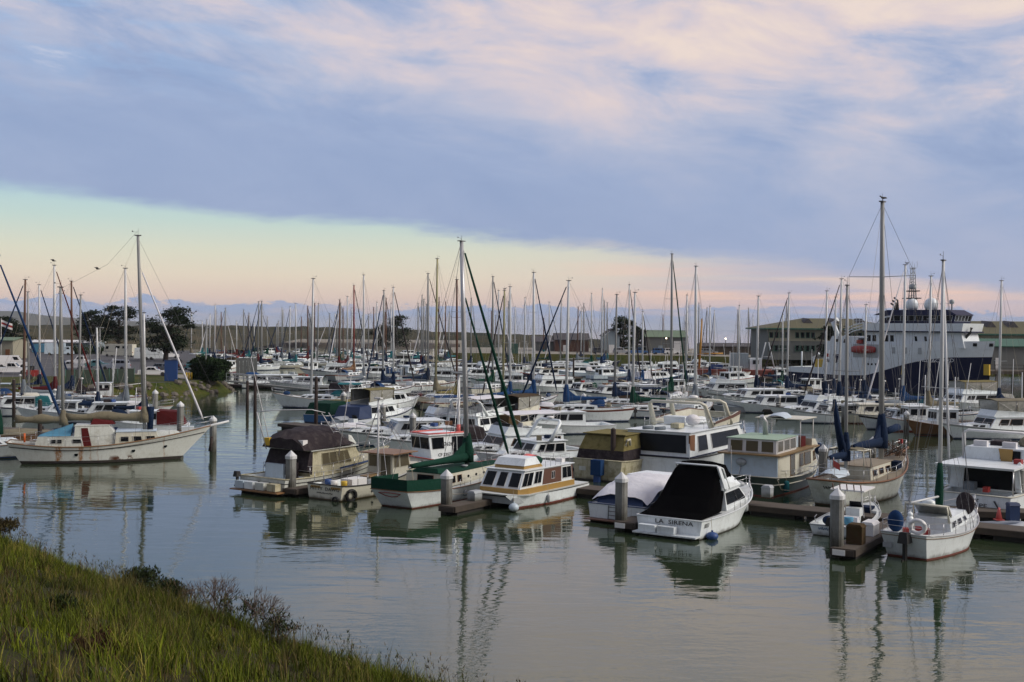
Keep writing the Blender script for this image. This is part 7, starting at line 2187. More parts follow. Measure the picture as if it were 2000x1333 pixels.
def at(px, yw, L):
    p = W(px, yw)
    OCC.append((p.x, p.y, L * 0.5))
    return p
GB = 'motorboats moored across the harbour'
def C(px, yw, rz, L, label, **kw):
    kw.setdefault('group', GB)
    kw.setdefault('stripe', rv.choice([None, 'navy', 'gel_grey', 'hullblue', None]))
    kw.setdefault('frame', rv.choice(['frame_white', 'frame_alu', 'black', 'frame_alu']))
    if kw.get('fly', True) and not kw.get('hard') and not kw.get('enc') and rv.random() < 0.5:
        kw['hard'] = rv.choice(['cv_navy', 'cv_white', 'cv_blue', 'cv_tan'])
    return cruiser('motorboat', label, at(px, yw, L), radians(rz), L=L, **kw)
def K(px, yw, rz, L, label, **kw):
    kw.setdefault('group', GB)
    return workboat('fishing_boat', label, at(px, yw, L), radians(rz), L=L, **kw)
# left group
C(205, 826, 195, 9.5, 'white cabin cruiser with grey canopy behind the rusty ketch', fly=False, canvas='cv_white', house_x=(-0.25, 0.2))
K(215, 786, 200, 9, 'white and red fishing boat with a tall tuna tower at left', hullm='gel', stripe='red', boot='red')
C(120, 822, 190, 9, 'low white cruiser with dark windscreen behind the ketch stern', fly=False, house_x=(-0.2, 0.15))
C(20, 812, 200, 9, 'white cruiser with teal canvas at the far left', fly=False, canvas='cv_teal')
C(275, 846, 190, 8.5, 'white sedan cruiser with maroon canvas right behind the ketch', fly=False, canvas='cv_maroon', house_x=(-0.2, 0.2))
skiff('open_boat', 'dark blue covered runabout behind the ketch main mast', at(160, 858, 6), radians(15), 6, hullm='navy', cover='cv_navy', group=GB)
skiff('open_boat', 'brown hulled open boat behind the ketch stern', at(55, 862, 6), radians(20), 6.5, hullm='hullbrown', cover='cv_tan', group=GB)
C(10, 780, 20, 9, 'blue tarpaulined cruiser by the bank at the far left', fly=False, canvas='cv_blue', cabm='gel_blue')
# middle left
C(676, 820, 62, 10.5, 'blue hulled cabin boat with green canvas', hullm='hullblue', cabm='hullblue', fly=False, canvas='cv_green', roofm='cv_moss', house_x=(-0.2, 0.2))
C(742, 828, 57, 11, 'white and navy sportfisher with moss brown flybridge canvas', stripe='navy', enc='cv_moss', canvas='navy')
skiff('open_boat', 'white open boat with outboard below the blue cabin boat', at(688, 842, 7), radians(57), 6.5, group=GB)
C(765, 868, 200, 12, 'white trawler with blue bottom, bow to the left, carrying an inflatable', bottom='bottom_blue', boot='bottom_blue', stripe='gel_grey', dinghy=True, fly=False, house_x=(-0.35, 0.05))
C(858, 852, 205, 11, 'white cruiser with rounded cabin top and pale blue stripe', roofm='cv_white', stripe='gel_blue', fly=True)
C(835, 884, 200, 10, 'low white express boat with dark cover beside the lettered wheelhouse boat', fly=False, canvas='cv_dark', house_x=(-0.2, 0.1))
C(950, 852, 57, 13, 'tall white flybridge yacht with white hardtop', hard='cv_white', arch=True)
C(1025, 846, 57, 11.5, 'cruiser with moss brown canvas top and lilac clear curtains', enc='cv_brown', cabm='gel_cream', canvas='cv_brown')
C(985, 902, 212, 12.5, 'white trawler yacht with brown framed windows and pointed flybridge', frame='wood', stripe='gel_cream', house_x=(-0.34, 0.12))
C(1048, 916, 215, 10.5, 'white express cruiser with low windscreen and radar arch behind the houseboat', fly=False, arch=True, house_x=(-0.15, 0.16), hullm='gel_grey', cabm='gel')
C(1075, 846, 195, 12, 'white motor sailer with low cabin behind the pointed flybridge', fly=False, house_x=(-0.25, 0.2))
# middle
C(1066, 766, 205, 13.5, 'white flybridge motor yacht across the basin with wide side windows', arch=False, hard=None, dinghy=True)
C(1185, 782, 200, 10, 'white cruiser with white canvas cabin across the basin', fly=False, canvas='cv_white', stripe='navy', cabm='gel')
C(1130, 776, 230, 7.5, 'small white cuddy boat with green canvas across the basin', fly=False, canvas='cv_green', fcab=False)
K(1275, 788, 200, 11, 'brown hulled wooden workboat with pale cabin', hullm='hullbrown', boot='bottom', bottom='bottom')
C(1210, 776, 190, 10, 'white sport boat with navy bimini beside the wooden workboat', fly=False, canvas='cv_navy', stripe='navy')
skiff('open_boat', 'white sport boat with sloping cabin behind the blue sail cover', at(1150, 800, 7), radians(200), 7, console=True, group=GB)
skiff('covered_tender', 'grey covered inflatable tender behind the motor yacht flybridge', at(1430, 806, 6), radians(195), 5.5, hullm='rubber_grey', cover='cv_grey', group=GB)
# right of the fairway
C(1592, 818, 200, 12.5, 'white pilothouse trawler across the fairway', fly=True, stripe='gel', house_x=(-0.38, 0.12))
C(1500, 806, 190, 11, 'navy canvased white cruiser left of the pilothouse trawler', fly=False, canvas='cv_navy')
C(1690, 826, 195, 11.5, 'cream trawler with square windows across the fairway', hullm='gel_cream', cabm='gel_cream', fly=False, house_x=(-0.35, 0.2), boot='bottom_red')
C(1620, 826, 195, 9, 'white cruiser with navy dodger and grey inflatable at its stern', fly=False, canvas='cv_navy')
C(1748, 838, 195, 8.5, 'low white speedboat with dark stripe right of the tall ketch mast', fly=False, stripe='black', house_x=(-0.1, 0.15), fcab=False)
K(1800, 842, 190, 9, 'small white fishing boat with boxy wheelhouse across the fairway')
C(1882, 800, 200, 14, 'white sportfisher with brown trimmed enclosed flybridge before the ship bow', enc='cv_moss', hard=None, canvas='glass_clear')
K(1858, 850, 190, 9.5, 'brown planked fishing boat across the fairway at right', hullm='hullbrown', cabm='gel', boot='bottom')
C(1945, 856, 195, 12, 'white trawler with brown window frames near the right edge', frame='wood', fly=True, enc='cv_tan')
K(1990, 828, 195, 10, 'cream fishing boat with tall canopy at the right edge', hullm='gel_cream', cabm='gel_cream')
C(1405, 775, 190, 12, 'white cruiser with blue side windows in front of the dredge', fly=True)
C(1465, 790, 195, 12.5, 'long white cabin yacht in front of the dredge', fly=False, house_x=(-0.35, 0.15))
K(1330, 775, 200, 10, 'grey fishing boat with pale mast behind the motor yacht', hullm='gel_grey')
# far middle left
C(545, 757, 20, 12, 'white flat roofed houseboat by the grey ramp', fly=False, house_x=(-0.42, 0.3), cabm='gel')
C(590, 762, 185, 10.5, 'white cruiser with clean hull broadside behind the teal bimini sloop', fly=False)
C(650, 735, 190, 13, 'white motor yacht with brown windows left of the red mast', frame='wood', arch=True)
C(720, 738, 195, 11, 'white cruiser with blue canvas right of the red mast', fly=False, canvas='cv_blue')
C(690, 775, 60, 9, 'small dark covered cruiser under the red mast', fly=False, canvas='cv_dark', hullm='gel_grey')
K(790, 742, 60, 9.5, 'small pale blue fishing boat with high bow', hullm='gel_blue', cabm='gel_blue')
C(860, 745, 185, 13, 'long white motor yacht broadside behind the tall cream mast', stripe='gel_grey', house_x=(-0.35, 0.2))
C(925, 742, 190, 10, 'white cruiser with red door panels behind the cutter mast', fly=False)
C(980, 756, 185, 11.5, 'pale green trimmed white cruiser right of the cutter mast', stripe='cv_teal')
C(770, 800, 57, 10, 'white sailing tender with beige cover right of the brown topped sportfisher', fly=False, canvas='cv_tan')
K(440, 728, 70, 11, 'white fishing boat with flying bridge near the grey ramp', cabm='gel')
C(475, 715, 60, 10, 'dark canvased cruiser beside the grey ramp', fly=False, canvas='cv_brown')

# ---- the farthest row: masts in order from the left
FAR = [(374, 611), (396, 628), (405, 625), (410, 614), (421, 608), (433, 610), (441, 615), (463, 628), (477, 606), (486, 617), (496, 630), (513, 613), (540, 634), (543, 628), (566, 600), (579, 594), (614, 593), (621, 593),
       (645, 613), (654, 612), (663, 586), (671, 602), (680, 580), (687, 602), (731, 601), (737, 591), (755, 583), (765, 594), (824, 577), (827, 585), (832, 594), (857, 581), (870, 590), (877, 610), (921, 583), (975, 568), (993, 589),
       (1006, 600), (1025, 582), (1074, 591), (1156, 574), (1176, 565), (1187, 592), (1462, 602), (1470, 618)]
rx = random.Random(9)
for _ in range(46):
    FAR.append((rx.choice([rx.uniform(400, 760), rx.uniform(560, 1250), rx.uniform(1120, 1560)]), rx.uniform(588, 624)))
FAR.sort()
cvs = ['cv_navy', 'cv_blue', 'cv_navy', 'cv_teal', 'cv_green', 'cv_maroon', 'cv_tan', None, 'cv_navy', 'cv_grey']
rf = random.Random(21)
for i, (xt, yt) in enumerate(FAR):
    a = 640 - yt
    yw = 700 + 0.62 * max(0, a - 22) + rf.uniform(-4, 6)
    if xt > 1140:
        yw = min(yw, 722)
    cv = rf.choice(cvs)
    mm = rf.choice(['mast_white', 'mast_grey', 'mast_white', 'mast_grey', 'mast_brown'])
    hm = rf.choice(['gel', 'gel', 'gel', 'gel_grey', 'hullnavy', 'gel_cream'])
    cname = {'cv_navy': 'navy', 'cv_blue': 'blue', 'cv_teal': 'teal', 'cv_green': 'green', 'cv_maroon': 'maroon', 'cv_tan': 'tan', None: 'no', 'cv_grey': 'grey'}[cv]
    lb = 'small sloop with %s sail cover, %s mast from the left in the farthest rows' % (cname, ordw(i))
    sail_px(xt, yt, yw, rf.choice([57, 237, 60, 240, 20, 195]) + rf.uniform(-8, 8), rf.uniform(9, 11.5), lb, cover=cv, mastm=mm, hullm=hm, lod=0, mr=0.17, group='sailboats in the farthest rows', jib=rf.choice([None, 'cv_navy', 'cv_white', None]), rail=False)
# ---- small far motorboats along the far docks
FD = [((395, 704), (700, 716)), ((470, 690), (860, 700)), ((640, 728), (880, 742)), ((880, 722), (1130, 742)), ((1010, 716), (1250, 738)), ((1220, 738), (1420, 752)), ((1300, 722), (1500, 742)), ((1500, 770), (1640, 782))]
nfar = 0
far_pos = []
for (a, b) in FD:
    A, B_ = W(*a), W(*b)
    n = int((B_ - A).length / 7)
    for i in range(n):
        for s_ in (1, -1):
            p = A.lerp(B_, (i + 0.5) / n)
            d = (B_ - A).normalized()
            q = p + Vector((-d.y, d.x, 0)) * s_ * 6.2
            if any((q.x - x) ** 2 + (q.y - y) ** 2 < (0.5 * rr_ + 3.2) ** 2 for x, y, rr_ in OCC):
                continue
            if rf.random() < 0.25:
                continue
            OCC.append((q.x, q.y, 4.5))
            far_pos.append((q, d, s_))
far_pos.sort(key=lambda t: project(t[0])[0])
seen = {}
for (q, d, s_) in far_pos:
    rz = atan2(d.y, d.x) + pi / 2 * s_ + rf.uniform(-0.1, 0.1) + (pi if rf.random() < 0.5 else 0)
    kind = rf.choice(['fly', 'sedan', 'sedan', 'canvas', 'work'])
    hm = rf.choice(['gel', 'gel', 'gel_grey', 'gel_cream', 'hullnavy', 'gel_blue', 'hullnavy'])
    hn = {'gel': 'white', 'gel_grey': 'grey', 'gel_cream': 'cream', 'hullnavy': 'navy', 'gel_blue': 'pale blue'}[hm]
    L = rf.uniform(7.5, 11)
    desc = {'fly': hn + ' flybridge cruiser', 'sedan': hn + ' sedan cruiser', 'canvas': hn + ' canvas backed cruiser', 'work': hn + ' workboat'}[kind]
    k_ = seen.get(desc, 0)
    seen[desc] = k_ + 1
    lb = '%s, %s of its kind from the left at the far docks' % (desc, ordw(k_))
    kw = dict(group='small motorboats along the far docks', lod=0, hullm=hm)
    if kind == 'work':
        workboat('fishing_boat', lb, q, rz, L=L, poles=rf.random() < 0.5, **kw)
    else:
        cruiser('motorboat', lb, q, rz, L=L, fly=kind == 'fly', canvas=rf.choice(['cv_navy', 'cv_blue', 'cv_tan', 'cv_white', 'cv_teal', 'cv_green']) if kind == 'canvas' else None, stripe=rf.choice([None, 'navy', 'hullblue', 'red', None]), **kw)

# ---- docks under them
for i, (a, b, w_, lb) in enumerate([
        ((-30, 846), (345, 862), 2.0, 'floating dock behind the rusty ketch'), ((-30, 806), (260, 806), 1.8, 'floating dock near the left bank'),
        ((560, 836), (800, 862), 2.0, 'floating dock in front of the blue cabin boat'), ((600, 778), (900, 800), 2.0, 'floating dock behind the blue cabin boat'),
        ((430, 756), (660, 764), 2.2, 'floating dock at the foot of the grey ramp'), ((800, 775), (1260, 803), 2.0, 'long floating dock in the middle of the harbour'),
        ((1390, 800), (1990, 838), 2.0, 'long floating dock across the fairway at right'), ((780, 866), (1130, 885), 1.8, 'floating dock behind the lettered wheelhouse boat')]):
    dock('floating_dock', lb, W(*a), W(*b), w_, group='floating docks of the far basins')
FDL = ['farthest left', 'farthest', 'middle left', 'middle', 'centre right', 'right of centre', 'rear right', 'right hand']
for i, (a, b) in enumerate(FD):
    dock('floating_dock', 'thin floating dock lined with small boats, the %s one of the far basins' % FDL[i], W(*a), W(*b), 1.8, group='floating docks of the far basins')
# ---------------------------------------------------------------- research ship
A_, B_ = Vector((52.8, 203.0, 0)), Vector((75.4, 177.0, 0))
hd = B_ - A_
SL = hd.length + 1.0
rz = atan2(hd.y, hd.x)
ship = thing('research_ship', 'large white and navy research ship with a radar mast, moored at right', 'ship', (A_ + B_) / 2, rz)
SB_ = 9.2
def sx(px):
    return ((px - 1555) / 375.0 - 0.5) * SL
def sb(t, f):
    """half beam at t, f: 0 waterline, 1 rail"""
    k = 1.0 if t < 0.62 else 1 - ((t - 0.62) / 0.38) ** 2.0
    wl_ = 0.96 if t < 0.5 else 0.96 * (1 - ((t - 0.5) / 0.5) ** 1.6)
    k = max(k, 0.0) * 0.92 + 0.08 * (1 - max(0, (t - 0.9) / 0.1))
    return SB_ / 2 * (wl_ + (k - wl_) * min(1, f))
def interp(t, tab):
    for (a, va), (b, vb) in zip(tab[:-1], tab[1:]):
        if t <= b:
            return va + (vb - va) * (t - a) / (b - a)
    return tab[-1][1]
ZB = [(0, 2.6), (0.30, 2.35), (0.44, 2.5), (0.54, 3.5), (0.64, 4.6), (0.74, 5.45), (0.84, 5.85), (1, 6.0)]
ZT = [(0, 3.5), (0.218, 3.6), (0.222, 8.2), (0.40, 7.6), (0.62, 7.7), (0.70, 8.3), (1, 8.5)]
mb = MB()
ts = [i / 40 for i in range(41)]
for s_ in (1, -1):
    rows = []
    for t in ts:
        x = (t - 0.5) * SL
        zt_, zb_ = interp(t, ZT), interp(t, ZB)
        rk = 1.6 * max(0, (t - 0.86) / 0.14)
        r_ = []
        for z in (-1.0, 0.15, zb_ * 0.5, zb_, (zb_ + zt_) / 2, zt_):
            f = max(0, z / 7.5)
            lift = 0.0 if t > 0.12 else (0.12 - t) / 0.12 * 2.0
            zz2 = max(z, min(lift, zb_ * 0.4)) if z < zb_ else z
            r_.append((x - rk * (1 - min(1, max(z, 0) / 8)), s_ * sb(t, f), zz2))
        rows.append(r_)
    for j in range(5):
        mb.grid([[r_[j], r_[j + 1]] for r_ in rows], 0 if j < 3 else 1, True)
    if s_ == 1:
        st = rows[0]
    else:
        for j in range(5):
            mb.add([st[j], st[j + 1], rows[0][j + 1], rows[0][j]], [(0, 1, 2, 3)], 0 if j < 3 else 1)
mb.build('hull', ['hullnavy', 'shipwhite'], ship)
def dk(name, t0, t1, z, m='deck'):
    k = MB()
    k.grid([[((t0 + (t1 - t0) * i / 12 - 0.5) * SL, y * sb(t0 + (t1 - t0) * i / 12, z / 7.5) * 0.98, z) for y in (-1, 1)] for i in range(13)], 0, False)
    return k.build(name, m, ship)
dk('aft_deck', 0.01, 0.22, 2.7, 'deck_green')
dk('main_deck', 0.225, 0.99, 7.3, 'deck')
# upper works: boxes given by photo columns
def sbox(name, p0, p1, w0, w1, z0, z1, m='shipwhite', fr=0.0, ar=0.0, tin=0.0, side=(), front=(), glass='glass', roofm=None, roof=None, wfw=0.03):
    return house(ship, sx(p0), sx(p1), w0, w1, z0, z1, fr=fr, ar=ar, tin=tin, m=m, roof=roof, roofm=roofm, side=side, front=front, name=name, glass=glass, frame='shipwhite', port=(), fw=wfw)
win = lambda n, u0, u1, v0, v1, g=0.35: [(u0 + (u1 - u0) * i / n, u0 + (u1 - u0) * (i + 1 - g) / n, v0, v1) for i in range(n)]
sbox('deckhouse', 1715, 1892, 3.7, 2.7, 7.32, 9.9, fr=0.6, side=[(0.01, 0.05, 0.35, 0.75), (0.07, 0.11, 0.35, 0.75), (0.20, 0.24, 0.35, 0.75), (0.26, 0.30, 0.35, 0.75), (0.52, 0.545, 0.4, 0.7), (0.62, 0.645, 0.4, 0.7)])
sbox('bridge_deck', 1712, 1890, 4.2, 3.3, 9.9, 11.25, fr=-0.3, tin=-0.1)
k = MB(); k.hexa([(sx(1712), -4.25, 9.78), (sx(1890) + 0.3, -3.38, 9.78), (sx(1890) + 0.3, 3.38, 9.78), (sx(1712), 4.25, 9.78)], [(sx(1712), -4.28, 9.98), (sx(1890) + 0.3, -3.4, 9.98), (sx(1890) + 0.3, 3.4, 9.98), (sx(1712), 4.28, 9.98)]); k.build('blue_band', 'hullnavy', ship)
br = sbox('bridge', 1740, 1872, 3.4, 2.7, 11.25, 12.6, m='hullnavy', fr=-0.4, tin=-0.15, side=win(9, 0.10, 0.98, 0.30, 0.92, 0.12), front=win(5, 0.03, 0.97, 0.3, 0.92, 0.12))
k = MB(); k.hexa([(sx(1728), -3.7, 12.6), (sx(1870) + 0.8, -3.0, 12.6), (sx(1870) + 0.8, 3.0, 12.6), (sx(1728), 3.7, 12.6)], [(sx(1752), -3.2, 13.45), (sx(1862), -2.6, 13.45), (sx(1862), 2.6, 13.45), (sx(1752), 3.2, 13.45)]); k.build('bridge_roof', 'hullnavy', ship)
k = MB(); k.path([(sx(1735), -3.5, 11.3), (sx(1742), -3.5, 12.1), (sx(1760), -3.5, 12.4)], 0.14, 6); k.build('wing_strut', 'shipwhite', ship)
sbox('funnel', 1733, 1752, 1.5, 1.4, 11.25, 13.0, m='hullnavy', fr=0.2, ar=0.3)
for i in range(3):
    MB().path([(sx(1752), -0.6 + 0.5 * i, 12.8), (sx(1750), -0.6 + 0.5 * i, 14.2 + 0.45 * i), (sx(1743), -0.6 + 0.5 * i, 14.6 + 0.5 * i)], 0.16, 6).build('exhaust_pipe', 'black', ship)
# rails of the upper decks
k = MB()
for z in (11.6, 12.0, 12.4):
    k.tube((sx(1690), -3.9, z - 0.4), (sx(1730), -4.2, z - 0.2), 0.03, n=4)
for i in range(7):
    x = sx(1690 + i * 6.5)
    k.tube((x, -4.0, 9.9), (x, -4.0, 12.1), 0.03, n=4)
k.build('railing', 'shipwhite', ship)
k = MB(); k.box((sx(1706), 0, 8.8), (2.4, 7.6, 0.16)); k.build('boat_deck', 'shipwhite', ship)
sbox('aft_house', 1640, 1700, 4.2, 4.0, 7.4, 9.0, ar=0.8, side=[(0.2, 0.3, 0.3, 0.7), (0.5, 0.6, 0.3, 0.7)])
k = MB()
for i in range(3):
    k.path([(sx(1672), -3.8, 9.1 + 0.5 * i), (sx(1690), -3.9, 9.9 + 0.5 * i), (sx(1712), -4.1, 10.3 + 0.5 * i)], 0.10, 5)
k.build('stair_rail', 'shipwhite', ship)
# portholes and windows in the hull side (starboard)
def side_pt(px, z, out=0.03):
    t = sx(px) / SL + 0.5
    return Vector((sx(px), -(sb(t, z / 7.5) + out), z))
for px, z, w_, h_ in ((1774, 6.8, 0.55, 1.0), (1796, 6.8, 0.55, 1.0), (1821, 6.8, 0.55, 1.0)):
    MB().box(side_pt(px, z, 0.0), (w_, 0.12, h_)).build('side_window', 'gel_grey', ship)
for px in (1725, 1732, 1740):
    MB().box(side_pt(px, 4.4, 0.0), (0.28, 0.1, 0.32)).build('porthole', 'glass', ship)
for px in (1903, 1924):
    MB().box(side_pt(px, 7.9, 0.0) + Vector((0, 0.1, 0)), (0.8, 0.3, 0.5)).build('hawse_opening', 'glass', ship)
k = MB(); k.box(side_pt(1720, 6.6, -0.45), (4.8, 1.0, 2.2)); k.build('boat_recess', 'gel_grey', ship)
k = MB()
c = side_pt(1717, 6.75, 0.30)
k.grid([[(c.x + dx, c.y + 0.75 * w_ * cos(a), c.z + 0.75 * (sin(a) if sin(a) > 0 else 0.8 * sin(a)) * (0.6 + 0.4 * w_)) for a in [2 * pi * q / 10 for q in range(10)]] for dx, w_ in ((-2.3, 0.1), (-1.6, 0.7), (-0.6, 1.0), (0.6, 1.0), (1.6, 0.7), (2.3, 0.1))], 0, True, True)
k.build('lifeboat', 'red', ship)
MB().box(side_pt(1704, 8.1, -0.6), (0.9, 0.6, 0.6)).build('life_raft_canister', 'red', ship)
k = MB()
c = side_pt(1660, 5.2, 0.03)
k.hexa([c + Vector((-0.6, 0, 0.7)), c + Vector((0.6, 0, 0.7)), c + Vector((0.6, 0.05, 0.7)), c + Vector((-0.6, 0.05, 0.7))], [c + Vector((-0.1, 0, -0.8)), c + Vector((0.1, 0, -0.8)), c + Vector((0.1, 0.05, -0.8)), c + Vector((-0.1, 0.05, -0.8))])
k.build('hull_emblem', 'hullnavy', ship)
for dz_, m_ in ((0.5, 'red'), (-0.4, 'hullnavy')):
    MB().box(side_pt(1643, 5.2 + dz_, 0.02), (0.5, 0.06, 0.6)).build('hull_mark', m_, ship)
for wd_, pa, pb in (('DAVID', 1809, 1833), ('PACKARD', 1838, 1874)):
    ta, tb = side_pt(pa, 5.0, 0.22), side_pt(pb, 5.1, 0.22)
    text(ship, wd_, 0.85, (ta + tb) / 2 + Vector((0, -0.12, 0)), tb - ta, (0, 0.2, 1), 'whiteletter', 'name_lettering')
MB().box(side_pt(1790, 3.6, 0.10), (0.35, 0.08, 1.5), ry=0.12).build('side_ladder', 'yellow', ship)
k = MB(); k.box(side_pt(1921, 4.0, 0.3), (0.9, 0.4, 1.7)); k.build('anchor_plate', 'yellow', ship)
# aft deck gear
k = MB(); k.box((sx(1612), -1.5, 3.9), (2.0, 2.2, 2.0)); k.build('winch', 'yellow', ship)
k = MB(); k.path([(sx(1598), -2.0, 2.8), (sx(1594), -2.0, 5.2), (sx(1606), -2.0, 5.9)], 0.25, 6); k.build('crane_arm', 'shipwhite', ship)
k = MB(); k.box((sx(1592), 1.2, 4.0), (1.8, 1.6, 1.6)); k.build('van_container', 'kayak', ship)
k = MB(); k.path([(sx(1572), -2.5, 2.8), (sx(1572), -2.5, 6.2)], 0.14, 6); k.build('stern_post', 'shipwhite', ship)
k = MB(); k.path([(sx(1648), -2.2, 9.0), (sx(1636), -2.2, 11.4), (sx(1646), -2.2, 11.9)], 0.4, 7); k.build('crane', 'shipwhite', ship)
# mast with antennas
xm = sx(1781)
k = MB()
for dx, dy in ((-0.5, -0.5), (0.5, -0.5), (0.5, 0.5), (-0.5, 0.5)):
    k.path([(xm + dx, dy, 13.4), (xm + dx * 0.45, dy * 0.45, 20.6)], [0.10, 0.06], 5)
for i in range(9):
    z = 14.2 + i * 0.75
    s_ = 0.5 - 0.28 * (z - 13.4) / 7.2
    for a, b in (((-s_, -s_), (s_, -s_)), ((s_, -s_), (s_, s_)), ((s_, s_), (-s_, s_)), ((-s_, s_), (-s_, -s_))):
        k.tube((xm + a[0], a[1], z), (xm + b[0], b[1], z + 0.3), 0.035, n=4)
k.build('lattice_mast', 'gel_grey', ship)
for z, w_ in ((15.4, 4.0), (16.6, 3.4)):
    MB().box((xm + 0.2, -0.6, z), (w_ * 0.7, w_ * 0.5, 0.16), rz=-0.6).build('radar_scanner', 'black', ship)
for z, w_ in ((20.4, 1.9), (18.6, 1.3), (17.6, 2.2)):
    MB().tube((xm - w_ / 2, w_ / 3, z), (xm + w_ / 2, -w_ / 3, z), 0.05, n=5).build('yard', 'gel_grey', ship)
MB().lathe([(0.5, 0), (0.62, 0.2), (0.62, 0.6), (0.3, 0.9), (0.05, 1.0)], (xm, 0, 16.9), 10).build('mast_pod', 'gel_grey', ship)
for i in range(4):
    MB().tube((xm - 0.7 + 0.45 * i, 0.2, 20.5), (xm - 0.7 + 0.45 * i, 0.2, 21.2 + 0.35 * (i % 2)), 0.03, n=4).build('antenna', 'gel_grey', ship)
for px, y, rr_ in ((1789, -1.5, 1.0), (1822, -1.0, 1.1)):
    k = MB()
    k.lathe([(rr_ * 0.8, 0.0), (rr_, 0.5), (rr_, 1.0), (rr_ * 0.85, 1.5), (rr_ * 0.5, 1.85), (0.05, 2.0)], (sx(px), y, 13.45), 14)
    k.build('satellite_dome', 'shipwhite', ship)
k = MB(); k.lathe([(0.1, 0), (0.1, 0.9), (0.35, 1.0), (0.4, 1.5), (0.1, 1.7)], (sx(1866), -2.2, 13.4), 10); k.build('searchlight', 'gel_grey', ship)
k = MB()
for i in range(9):
    x = sx(1800) + i * 0.85
    k.tube((x, -2.9, 13.4), (x, -2.9, 14.4), 0.035, n=4)
k.tube((sx(1800), -2.9, 14.4), (sx(1800) + 6.8, -2.9, 14.4), 0.04, n=4)
k.build('monkey_rail', 'shipwhite', ship)
k = MB(); k.path([(sx(1880), -1.4, 8.4), (sx(1895), -1.4, 9.8), (sx(1897), -1.4, 10.6)], [0.3, 0.2, 0.25], 6); k.build('anchor_crane', 'black', ship)

# ---------------------------------------------------------------- buildings
def office(name, label, x0, x1, y0, dep, zb, ze, zr, hip, nwin, rows_):
    r = thing(name, label, 'building', ((x0 + x1) / 2, y0 + dep / 2, zb), 0, 'waterfront office buildings')
    w, d = (x1 - x0) / 2, dep / 2
    h = ze - zb
    MB().box((0, 0, h / 2), (2 * w, 2 * d, h)).build('wall', 'wall_grey', r)
    e = 1.2
    k = MB()
    k.hexa([(-w - e, -d - e, h), (w + e, -d - e, h), (w + e, d + e, h), (-w - e, d + e, h)], [(-w - e, -d - e, h + 0.35), (w + e, -d - e, h + 0.35), (w + e, d + e, h + 0.35), (-w - e, d + e, h + 0.35)])
    k.build('eave', 'trim_green', r)
    k = MB()
    rz_ = zr - zb
    b = [(-w - e + 0.02, -d - e + 0.02, h + 0.352), (w + e - 0.02, -d - e + 0.02, h + 0.352), (w + e - 0.02, d + e - 0.02, h + 0.352), (-w - e + 0.02, d + e - 0.02, h + 0.352)]
    t = [(-w + hip, -1.0, rz_), (w - hip, -1.0, rz_), (w - hip, 1.0, rz_), (-w + hip, 1.0, rz_)]
    k.hexa(b, t)
    ro = k.build('roof', 'roof_olive', r)
    for i in range(3):
        x = -w * 0.35 + i * w * 0.4
        k = MB()
        k.hexa([(x - 1.6, -d * 0.62, h + 1.2), (x + 1.6, -d * 0.62, h + 1.2), (x + 1.6, -d * 0.1, rz_ - 0.9), (x - 1.6, -d * 0.1, rz_ - 0.9)], [(x - 0.1, -d * 0.60, rz_ - 0.1), (x + 0.1, -d * 0.60, rz_ - 0.1), (x + 0.1, -d * 0.1, rz_ + 0.1), (x - 0.1, -d * 0.1, rz_ + 0.1)])
        k.build('dormer', 'roof_dark', ro)
    cream = MB()
    cream.box((0, -d - 0.03, h * 0.80), (2 * w - 0.4, 0.06, h * 0.36))
    cream.build('upper_cladding', 'wall_cream', r)
    frame = None
    for zc, hh in rows_:
        for i in range(nwin):
            if i % 5 == 4:
                continue
            x = -w + (i + 0.6) * 2 * w / nwin
            ww = 2 * w / nwin * 0.66
            o = MB().box((x, -d - 0.08, zc), (ww, 0.10, hh)).build('window', 'glass', r)
            f = MB()
            for s_ in (1, -1):
                f.box((x + s_ * ww / 2, -d - 0.11, zc), (0.14, 0.12, hh + 0.2))
            f.box((x, -d - 0.115, zc - hh / 2 - 0.05), (ww, 0.14, 0.12))
            f.build('window_frame', 'trim_green', o)
    return r
def atx(px, D):
    return (px - 1000) / FPX * D
office('office_building', 'two storey office with olive hip roof left of the ship', atx(1500, 278), atx(1765, 278), 278, 20, 2.6, 10.1, 13.0, 11, 26, ((6.15, 1.3), (2.9, 1.3)))
office('office_building', 'two storey office with olive hip roof right of the ship', atx(1872, 252), atx(2090, 252), 250, 20, 2.6, 9.2, 12.4, 6, 20, ((5.2, 1.3), (2.2, 1.3)))
